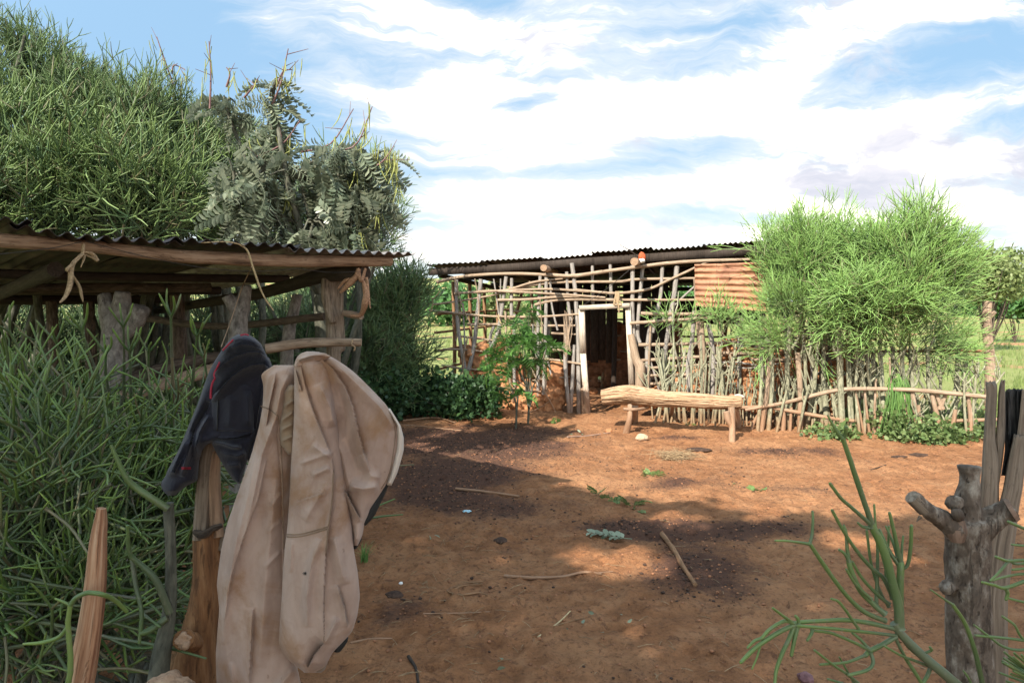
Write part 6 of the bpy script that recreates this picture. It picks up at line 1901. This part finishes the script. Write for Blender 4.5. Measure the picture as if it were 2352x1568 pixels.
def twig(pl, w0, w1, y0=0.0, y1=0.0, parent=fo_, name='twig', mat='eu_fore', tip=(.2, .8)):
    n = len(pl); pts = [c8(x, y, FY + y0 + (y1 - y0) * i / max(1, n - 1)) for i, (x, y) in enumerate(pl)]
    mb = MB(); ws = np.linspace(w0, w1, n) * 1.18 / 2 / 2.2178 * FY / F
    ws[0] *= 1.22; ws = np.insert(ws, 1, ws[0] / 1.22); pts.insert(1, pts[0] * .92 + pts[1] * .08)
    mb.tube(pts, ws, 10, max(10, n * 7), .16, 30, A=tip)
    e_ = pts[-1]; d = pts[-1] - pts[-2]; d /= np.linalg.norm(d)
    mb.tube([e_, e_ + d * ws[-1] * .7, e_ + d * ws[-1] * 1.1], [ws[-1] * .98, ws[-1] * .75, ws[-1] * .2], 8, 4)
    return mb.build(name, M[mat], parent)


b0 = c8(1500, 2300, FY + .1)
mb = MB(); mb.tube([np.array([b0[0], b0[1], -.03]), b0, c8(1300, 1720, FY + .03), c8(1170, 1568, FY), c8(1000, 1420, FY), c8(880, 1300, FY), c8(860, 1262, FY)], [.013, .012, .0105, .0095, .0085, .0085, .008], 10, 44, .10, 20, A=(0, .15))
mb.build('stem', M['eu_fore'], fo_)
twig([(890, 1290), (885, 1180), (860, 1080), (820, 930), (785, 840), (760, 790), (745, 755)], 42, 30)
twig([(748, 770), (740, 735), (690, 590), (640, 440), (598, 315)], 27, 19, 0, -.01)
twig([(598, 318), (575, 292), (548, 250), (524, 206)], 21, 8, -.01, -.01, tip=(.5, 1)); twig([(603, 318), (614, 295), (617, 264)], 17, 15, -.01, -.02)
twig([(745, 765), (718, 738), (640, 670), (590, 625), (536, 553)], 18, 14, 0, -.03); twig([(735, 778), (700, 770), (678, 752)], 16, 10)
twig([(885, 1260), (890, 1120), (894, 985), (896, 955)], 34, 28, .01, .02)
twig([(896, 965), (880, 890), (862, 800), (838, 702)], 22, 13, .02, .02); twig([(900, 990), (930, 965), (945, 880), (950, 768)], 15, 15, .02, .01)
twig([(890, 975), (840, 900), (805, 830), (788, 788)], 20, 12, .02, .04); twig([(900, 950), (902, 880), (908, 820)], 13, 9, .02, .03); twig([(878, 930), (855, 850), (820, 770)], 12, 9, .02, .05)
twig([(815, 1248), (760, 1228), (690, 1190), (600, 1098), (500, 960), (432, 858)], 22, 17, 0, -.05)
twig([(432, 860), (370, 850), (310, 843), (256, 842)], 14, 8, -.05, -.07, tip=(.5, 1)); twig([(432, 858), (444, 810), (448, 740), (446, 695)], 15, 10, -.05, -.04)
twig([(815, 1215), (760, 1170), (690, 1095), (645, 1000), (630, 940)], 25, 22, 0, .01); twig([(632, 950), (622, 880), (616, 800), (606, 765)], 18, 10, .01, .02, tip=(.4, 1)); twig([(632, 950), (610, 910), (584, 890)], 15, 12)
twig([(835, 1165), (770, 1110), (700, 1035), (648, 950)], 17, 13, .02, .02)
twig([(850, 1120), (805, 1030), (765, 998), (700, 930), (640, 850), (590, 770), (546, 688)], 20, 13, .02, .0)
twig([(745, 1140), (690, 1090), (655, 1050), (618, 988)], 16, 10, 0, -.01); twig([(770, 1170), (775, 1050), (778, 900), (770, 800), (760, 660)], 17, 9, .02, .04)
twig([(835, 1180), (790, 1100), (745, 960), (722, 790)], 15, 11, .03, .05); twig([(850, 1140), (820, 1020), (830, 900), (835, 770)], 14, 9, .03, .05)
twig([(870, 1292), (740, 1262), (620, 1246), (500, 1250), (380, 1258), (345, 1268)], 21, 16, 0, -.09, mat='eu_fore'); twig([(875, 1325), (700, 1305), (550, 1290), (360, 1274)], 15, 13, 0, -.09)
NY = -.09
twig([(350, 1262), (300, 1252), (230, 1292), (185, 1340)], 17, 13, NY, NY - .02); twig([(185, 1338), (150, 1352), (116, 1386)], 12, 10, NY - .02, NY - .03)
twig([(350, 1272), (270, 1310), (170, 1375), (110, 1430), (82, 1460)], 20, 14, NY, NY - .05); twig([(180, 1370), (165, 1430), (138, 1494)], 10, 7, NY - .02, NY - .03, tip=(.5, 1))
twig([(352, 1280), (325, 1345), (290, 1420), (262, 1500), (254, 1570)], 19, 13, NY, NY - .03); twig([(370, 1280), (355, 1340), (338, 1425)], 19, 13, NY, NY - .01); twig([(345, 1258), (300, 1228), (244, 1186)], 13, 10, NY, NY - .03)
twig([(375, 1262), (372, 1240), (360, 1226)], 14, 12, NY, NY); twig([(445, 1290), (440, 1315), (420, 1348)], 16, 12, NY + .02, NY + .01)
twig([(870, 1330), (800, 1372), (740, 1402), (715, 1425)], 24, 20, 0, -.02); twig([(718, 1422), (660, 1448), (600, 1464), (485, 1472)], 13, 10, -.02, -.05)
twig([(735, 1400), (690, 1375), (640, 1352), (540, 1312), (455, 1300)], 15, 13, -.02, -.06); twig([(742, 1412), (755, 1462), (725, 1500), (630, 1526)], 17, 13, -.02, -.04); twig([(730, 1388), (690, 1345), (650, 1312)], 15, 11, -.02, -.01)
twig([(680, 1290), (655, 1255), (610, 1190), (575, 1150), (542, 1138)], 14, 10, -.03, -.05)
twig([(868, 1338), (920, 1440), (960, 1500), (1010, 1580)], 15, 17, 0, .0); twig([(1035, 1478), (960, 1450), (900, 1428), (812, 1378)], 14, 10, .01, -.03); twig([(1045, 1490), (1030, 1530), (1005, 1570)], 18, 16, .01, .0)
twig([(690, 1575), (620, 1520), (560, 1480), (456, 1400)], 14, 10, -.02, -.06); twig([(662, 1575), (620, 1500), (583, 1435)], 11, 8, -.02, -.02); twig([(600, 1568), (525, 1546)], 12, 9)
twig([(880, 1310), (930, 1380), (1010, 1450)], 12, 12, .02, .03); twig([(1000, 1420), (1050, 1400), (1045, 1385)], 12, 12, .0, -.01)

rp = thing('pencil_plant', 'pencil euphorbia reaching in from the right picture edge before the split plank post', 'plant', np.array([1.28, FY + .02, 0]))
edge0 = c8(1700, 1300, FY)
mb = MB(); mb.tube([np.array([edge0[0] + .06, FY + .02, -.03]), c8(1760, 1900, FY), c8(1700, 1300, FY), c8(1640, 1000, FY), c8(1650, 700, FY)], [.016, .014, .011, .009, .007], 9, 24, .1); mb.build('stem', M['eu_fore'], rp)
T2 = lambda pl, a, b_, y0=0., y1=0.: twig(pl, a, b_, y0, y1, parent=rp)
T2([(1650, 960), (1523, 942), (1440, 945), (1380, 924)], 16, 12, 0, -.03); T2([(1440, 950), (1392, 1008), (1352, 1045)], 13, 9, -.02, -.04); T2([(1650, 1030), (1523, 1012), (1430, 1025), (1365, 1044)], 13, 10)
T2([(1660, 1010), (1523, 1050), (1425, 1082), (1370, 1068), (1312, 1054)], 18, 12, 0, -.04); T2([(1430, 1085), (1440, 1110), (1432, 1140)], 16, 14, -.02, -.02); T2([(1650, 1180), (1523, 1155), (1440, 1134)], 12, 10); T2([(1640, 990), (1560, 982), (1465, 990)], 12, 10)
T2([(1650, 880), (1523, 868), (1462, 862)], 11, 9); T2([(1645, 840), (1523, 780), (1445, 746)], 14, 13); T2([(1680, 1360), (1520, 1398), (1420, 1382), (1340, 1325), (1270, 1272)], 14, 9); T2([(1680, 1380), (1523, 1350), (1400, 1335), (1275, 1324)], 12, 12)
T2([(1680, 1420), (1523, 1345), (1475, 1272), (1414, 1228)], 13, 10); T2([(1450, 940), (1480, 960), (1560, 955)], 12, 12, .01, .01)
q = np.random.default_rng(8)
for k in range(16):
    x, y = q.uniform(1390, 1523), q.uniform(1400, 1560); T2([(1680, 1640 + q.normal() * 40), ((x + 1680) / 2, (y + 1640) / 2 - 10), (x, y)], 15, 10, q.uniform(-.05, .1), q.uniform(-.08, .06))
T2([(1330, 1640), (1305, 1540), (1272, 1400), (1222, 1262), (1160, 1168)], 24, 16, .02, -.02); T2([(1160, 1168), (1105, 1132), (1048, 1092)], 12, 6, -.02, -.04); T2([(1290, 1640), (1240, 1540), (1215, 1505)], 10, 8)

# ---- pencil bushes in the left foreground
NS = [spray(600 + k, .19, .0052, 3, 6, (2, 3), .62, .45, .84, 4) for k in range(6)]
NF = [spray(620 + k, .26, .0048, 2, 6, (1, 3), .5, .15, .8, 5) for k in range(5)]
NT_ = [spray(640 + k, .17, .0058, 2, 6, (3, 4), .55, .5, .62, 5) for k in range(4)]
nears = [
    ('dense green pencil bush filling the lower left corner behind the split stake', (-1.55, 2.15), [(60, 1200, 2.15, .36, .26, .32, 40), (150, 1110, 2.25, .3, .26, .24, 26), (220, 1330, 2.1, .28, .2, .32, 20), (60, 1430, 2.0, .34, .22, .3, 24), (30, 1040, 2.3, .24, .22, .16, 14)], 701),
    ('green pencil bush with upright tips below the shed beam at left', (-1.75, 2.9), [(110, 1020, 2.95, .45, .3, .26, 44), (30, 980, 2.9, .34, .25, .28, 38), (330, 1040, 3.0, .3, .25, .22, 22), (250, 1160, 2.9, .5, .3, .34, 40), (60, 930, 2.95, .22, .2, .14, 12)], 702),
    ('green pencil bush behind the navy jacket and the split post', (-1.15, 2.6), [(370, 1060, 2.6, .20, .2, .20, 18), (350, 1190, 2.5, .26, .2, .32, 30), (300, 1380, 2.4, .30, .2, .34, 26), (400, 980, 2.75, .14, .14, .1, 6)], 703)]
for lab, (bx, by), es, sd in nears:
    root = thing('pencil_bush', lab, 'bush', (bx, by, 0), 'pencil bushes in the left foreground')
    q = np.random.default_rng(sd)
    el = [tuple(P(u, v, Yd)) + (a, b_, c_, n) for (u, v, Yd, a, b_, c_, n) in es]
    mb = crown_of(MB(), NS, [e_[:6] + (int(e_[6] * .9),) for e_ in el], (bx, by, .35), sd, (.7, 1.15), .3, .5, .6)
    crown_of(mb, NF if sd != 703 else NT_, [e_[:6] + (int(e_[6] * 1.3),) for e_ in el], (bx, by, .6), sd + 1, (.75, 1.25), -.05, 1.0, .6)
    mb.build('crown', M['eu_near'], root)
    # long bare grey green branches low in the bush, lying mostly level
    mb = MB()
    for k in range(44):
        e_ = el[q.integers(len(el))]
        p0 = np.array(e_[:3]) + q.normal(size=3) * np.array(e_[3:6]) * [.6, .6, .6]; p0[2] = max(.12, p0[2] - .22)
        a = q.uniform(-.6, .6) + (math.pi if q.random() < .5 else 0); l = q.uniform(.2, .55) * (.42 if sd == 703 else 1)
        d = np.array([math.cos(a), math.sin(a) * .6, q.uniform(-.15, .45)]) * l
        r_ = q.uniform(.0045, .0085)
        p1 = p0 + d * .5 + q.normal(size=3) * .02; p2 = p0 + d + [0, 0, .06 * q.random()]
        mb.tube([p0, p1, p2], [r_, r_ * .9, r_ * .75], 6, 8, .08, A=(.0, .25))
        for _ in range(q.integers(1, 4)):
            dd = d * .5 + q.normal(size=3) * .07 + [0, 0, .04]; st0 = p1 if q.random() < .4 else p2
            mb.tube([st0, st0 + dd * .5 + q.normal(size=3) * .01, st0 + dd], [r_ * .75, r_ * .65, r_ * .4], 6, 6, A=(.2, .7))
    mb.build('branches', M['eu_near'], root)
    mb = MB()
    for e_ in el:
        limbs(mb, (bx + q.normal() * .12, by + q.normal() * .08, -.05), [np.array(e_[:3]) + q.normal(size=3) * np.array(e_[3:6]) * .6 for _ in range(4)], .014, q, .1, .06)
    mb.build('trunk', M['eu_stem_dark'], root)
    # upright tips that stand clear of the bush
    if sd == 702:
        mb = MB()
        for (u, v, u2, v2, sc_) in [(300, 900, 300, 800, 1), (285, 830, 285, 755, .9), (395, 820, 392, 730, 1), (445, 850, 450, 790, .9), (220, 850, 190, 770, 1), (145, 870, 140, 790, 1), (120, 860, 90, 790, .9), (330, 880, 350, 810, .9), (60, 850, 40, 790, 1), (250, 900, 240, 840, 1), (480, 890, 470, 830, .8), (20, 840, 10, 760, 1)]:
            a, b_ = P(u, v, 2.7), P(u2, v2, 2.65); D = (b_ - a)[None]
            mb.inst(NT_[q.integers(4)], a[None], basis(D, q) * sc_)
            mb.tube([a - (b_ - a) * 1.6, a], [.007, .0058], 6, 5, A=(0, .4))
        mb.build('tip_shoots', M['eu_near'], root)
g_ = root
root = thing('pencil_sprig', 'single pencil twig bent across the reddish split stake', 'sprig', np.array([*cl(280, 1568, 1.36)[:2], 0]))
mb = MB(); Yk = 1.36
mb.tube([np.array([cl(280, 1568, Yk)[0], Yk, -.02]), cl(275, 1800, Yk), cl(290, 1500, Yk), cl(278, 1330, Yk), cl(288, 1250, Yk)], [.007, .006, .0055, .0052, .0046], 9, 30, .06)
mb.tube([cl(288, 1250, Yk), cl(310, 1220, Yk), cl(350, 1200, Yk), cl(375, 1198, Yk), cl(420, 1205, Yk), cl(470, 1228, Yk + .03), cl(520, 1275, Yk + .06)], [.0046, .0048, .005, .005, .005, .0048, .004], 9, 36, .06, A=(.4, .8))
mb.tube([cl(276, 1340, Yk), cl(240, 1380, Yk), cl(170, 1402, Yk), cl(95, 1408, Yk)], [.004, .0042, .004, .0025], 8, 20, A=(.5, 1)); mb.tube([cl(288, 1250, Yk), cl(260, 1235, Yk), cl(225, 1222, Yk)], [.003, .0028, .002], 7, 8, A=(.6, 1))
mb.build('twig', M['eu_fore'], root)

# ================================================================ things lying in the yard
def gz(u, v, h=0.0):
    g = G(u, v); g[2] = float(gh(g[0], g[1])) + h; return g


def stick(label, pts, rad, mat='pole', nm='fallen_stick', side=None):
    p_ = [gz(u, v, rad * .8) for u, v in pts]
    root = thing(nm, label, 'stick', p_[0]); mb = MB()
    mb.tube(p_, np.linspace(rad, rad * .75, len(p_)), 8, 8 * len(p_), .16, 10)
    mb.build('wood', M[mat], root)
    if side:
        mb = MB(); a, b_ = gz(*side[0], rad), gz(*side[1], rad); mb.tube([a, b_], [rad * .6, rad * .3], 6); mb.build('branch', M[mat], root)


stick('straight pale stick on shaded ground right of the trousers seat', [(1047, 1123), (1110, 1132), (1192, 1145)], .013)
stick('thick brown stick lying in the trodden dung near the middle of the yard', [(1520, 1230), (1548, 1270), (1570, 1310), (1597, 1348)], .018, 'pole_brown')
stick('long crooked stick with a forked end in the shaded yard', [(1158, 1322), (1220, 1328), (1290, 1328), (1340, 1318), (1382, 1326)], .010, 'pole', side=((1372, 1324), (1408, 1314)))
stick('thin grey stick on sunlit soil below the left end of the bench', [(1303, 1008), (1350, 1000), (1402, 991)], .010, 'pole_grey')
stick('thin twig on the ground right of the trouser cuffs', [(805, 1485), (850, 1476), (900, 1462)], .006)
stick('dark twig at the bottom picture edge near the trousers', [(938, 1508), (955, 1545), (962, 1580)], .008, 'dark_beam')
stick('thin pale stick among straw in the lower middle yard', [(972, 1412), (1040, 1410), (1125, 1406)], .004)
stick('split dry reed slanting in the lower middle yard', [(1235, 1460), (1280, 1430), (1310, 1408)], .005, 'straw')
stick('long thin dark twig beside the split dry reed', [(1200, 1465), (1290, 1430), (1370, 1408)], .004, 'pole_brown')
stick('long bent stick at the foot of the dark bush', [(925, 968), (1000, 962), (1045, 972)], .014)
stick('second thin stick lying before the dark bush', [(900, 975), (960, 978), (1060, 990)], .009)
stick('thin straw stalk lying on bare soil at the right before the hedge', [(2050, 1030), (2062, 1050)], .005, 'straw')
stick('short dark stick near the lopped trunk on sunlit soil', [(2000, 1078), (2035, 1070)], .006, 'dark_beam')

for lab, u, v, s_, mat, sd in (('pale stone on sunlit soil below the bench', 1474, 1012, (.075, .06, .048), 'stone', 81), ('reddish purple stone at the bottom edge of the yard', 1850, 1556, (.032, .03, .026), 'stone_red', 82),
                               ('small brown clod of mud beside the left bench leg', 1398, 990, (.05, .04, .03), 'mud', 83), ('brown mud lump under the middle of the bench', 1570, 962, (.05, .04, .04), 'mud', 84), ('broken mud lump in the doorway behind the bench end', 1362, 905, (.09, .07, .07), 'mud', 85)):
    g = gz(u, v); root = thing('stone' if 'stone' in lab else 'mud_lump', lab, 'stone' if 'stone' in lab else 'mud lump', g)
    mb = MB(); mb.inst(lump(sd, 3), (g + [0, 0, s_[2] * .6])[None], np.diag(s_)[None]); mb.build('stone' if 'stone' in lab else 'lump', M[mat], root)


def litter(label, u, v, n, kind, mat, sz, sd, cat='leaves', nm='leaf_sprig'):
    q = np.random.default_rng(sd); g = gz(u, v, .006); root = thing(nm, label, cat, g); mb = MB()
    for k in range(n):
        p_ = g + [q.normal() * sz * .6, q.normal() * sz * .5, abs(q.normal()) * .012]
        a = q.uniform(0, 6.28); D = np.array([[math.cos(a), math.sin(a), q.uniform(.02, .45)]])
        mb.inst(kind, p_[None], basis(D, q) * q.uniform(.7, 1.2))
    mb.build('leaves', M[mat], root)


sp = frond(.11, 7, .030, .007, 401, .3, .0015)
litter('bright green fresh leaf sprig on sunlit soil in the middle of the yard', 1490, 1092, 7, sp, 'leaf_fallen', .08, 1)
litter('small cluster of green leaves on sunlit soil nearer the right', 1740, 1130, 7, leaf(.07, .016), 'leaf_fallen', .06, 2)
litter('flat green feathery twig at the edge of the shade', 1430, 1155, 8, sp, 'leaf_fallen', .14, 3)
litter('small green sprig at the left end of the flat feathery twig', 1375, 1147, 3, sp, 'leaf_fallen', .05, 4)
litter('two dull grey green leaves on shaded soil', 995, 1239, 3, leaf(.06, .014), 'leaf_pale', .05, 5)
litter('green leaf shred on the ground by the left bench leg', 1328, 1000, 4, leaf(.06, .012), 'leaf_pale', .06, 6)
litter('low green sprout by the doorway sill', 1285, 972, 5, sp, 'leaf_fern', .10, 7)
litter('grey leaf scraps near the split dry reed', 1370, 1425, 6, leaf(.035, .009), 'leaf_pale', .16, 8)
litter('fallen pale leaves at the bottom of the yard', 1160, 1525, 3, leaf(.04, .010), 'leaf_pale', .07, 9)
litter('green grass shred under the right half of the bench', 1590, 978, 8, leaf(.12, .006), 'grass_tuft', .16, 10)
litter('pale yellow leaf flakes on sunlit soil right of the leaf cluster', 1690, 1122, 5, leaf(.04, .009), 'leaf_fallen', .16, 11)
g = gz(1405, 1237, .02); root = thing('fallen_frond', 'fallen grey green feathered leaf lying beside the dung', 'leaf', g); mb = MB()
D = np.array([[-.98, .16, .03]]); z = D / np.linalg.norm(D); x = np.array([[.16, .98, 0]]); mb.inst(frond(.31, 9, .075, .020, 410, .15), (g + [.14, -.02, 0])[None], np.stack([x, np.cross(z, x), z], -1)); mb.build('leaves', M['leaf_pale'], root)
for lab, u, v, s_, mat in (('crumpled pale blue and white wrapper scrap on shaded soil', 1072, 1183, (.032, .02, .010), 'blue_scrap'), ('tiny white pebble on shaded soil near the trousers', 921, 1333, (.012, .010, .009), 'white'),
                           ('dark flat dung pat on sunlit soil right of the straw tuft', 1605, 1035, (.14, .08, .02), 'dung'), ('dark flat dung pat before the hedge', 2110, 1045, (.12, .06, .018), 'dung'), ('thin dark dung pat near the hedge straw stalk', 2065, 1052, (.09, .03, .012), 'dung'),
                           ('dark dung pat on shaded soil near the trousers', 905, 1363, (.055, .04, .022), 'dung'), ('small dark dung pat in the middle of the shaded yard', 1150, 1242, (.05, .04, .02), 'dung')):
    g = gz(u, v); root = thing('dung_pat' if mat == 'dung' else ('wrapper_scrap' if 'wrapper' in lab else 'pebble'), lab, 'dung' if mat == 'dung' else ('scrap' if 'wrapper' in lab else 'pebble'), g)
    mb = MB(); mb.inst(lump(int(u), 3), (g + [0, 0, s_[2] * .4])[None], np.diag(s_)[None]); mb.build('lump', M[mat], root)
root = thing('rope_loop', 'loop of brown bark rope dropped on shaded soil', 'rope', gz(1070, 1352)); mb = MB()
mb.tube([gz(u, v, .008) for u, v in ((1110, 1342), (1070, 1345), (1035, 1352), (1030, 1366), (1060, 1370), (1100, 1366), (1120, 1374))], .006, 6, 40, .2, 30)
mb.tube([gz(u, v, .012) for u, v in ((1045, 1364), (1060, 1354), (1088, 1350), (1108, 1346))], .005, 6, 20, .2, 30); mb.build('rope', M['pole_brown'], root)
g = gz(1548, 1050); root = thing('straw_tuft', 'loose tuft of dry straw on sunlit soil in front of the bench', 'straw', g); mb = MB(); q = np.random.default_rng(15)
for k in range(130):
    p_ = g + [q.normal() * .10, q.normal() * .08, .01 + abs(q.normal()) * .03]; d = q.normal(size=3) * [.11, .07, .025]
    mb.tube([p_ - d, p_ + [0, 0, .02], p_ + d], .0022, 3, 3, cap=False)
mb.build('straw', M['chaff'], root)
# loose straw and chaff over the yard: nobody could count it
q = np.random.default_rng(16); mb = MB()
for k in range(300):
    if k % 3: g = gz(q.uniform(780, 2250), 980 + 590 * q.random() ** .8, .006)
    else: g = gz(1000 + q.normal() * 120, 1330 + q.normal() * 90, .006)
    a = q.uniform(0, 6.28); l = q.uniform(.012, .05)
    d = np.array([math.cos(a), math.sin(a), q.normal() * .08]) * l
    mb.tube([g - d, g + [0, 0, .004], g + d], .0016, 3, 3, cap=False)
tag(mb.build('loose_straw', M['chaff']), 'loose straw and chaff strewn over the yard', 'straw', kind='stuff')
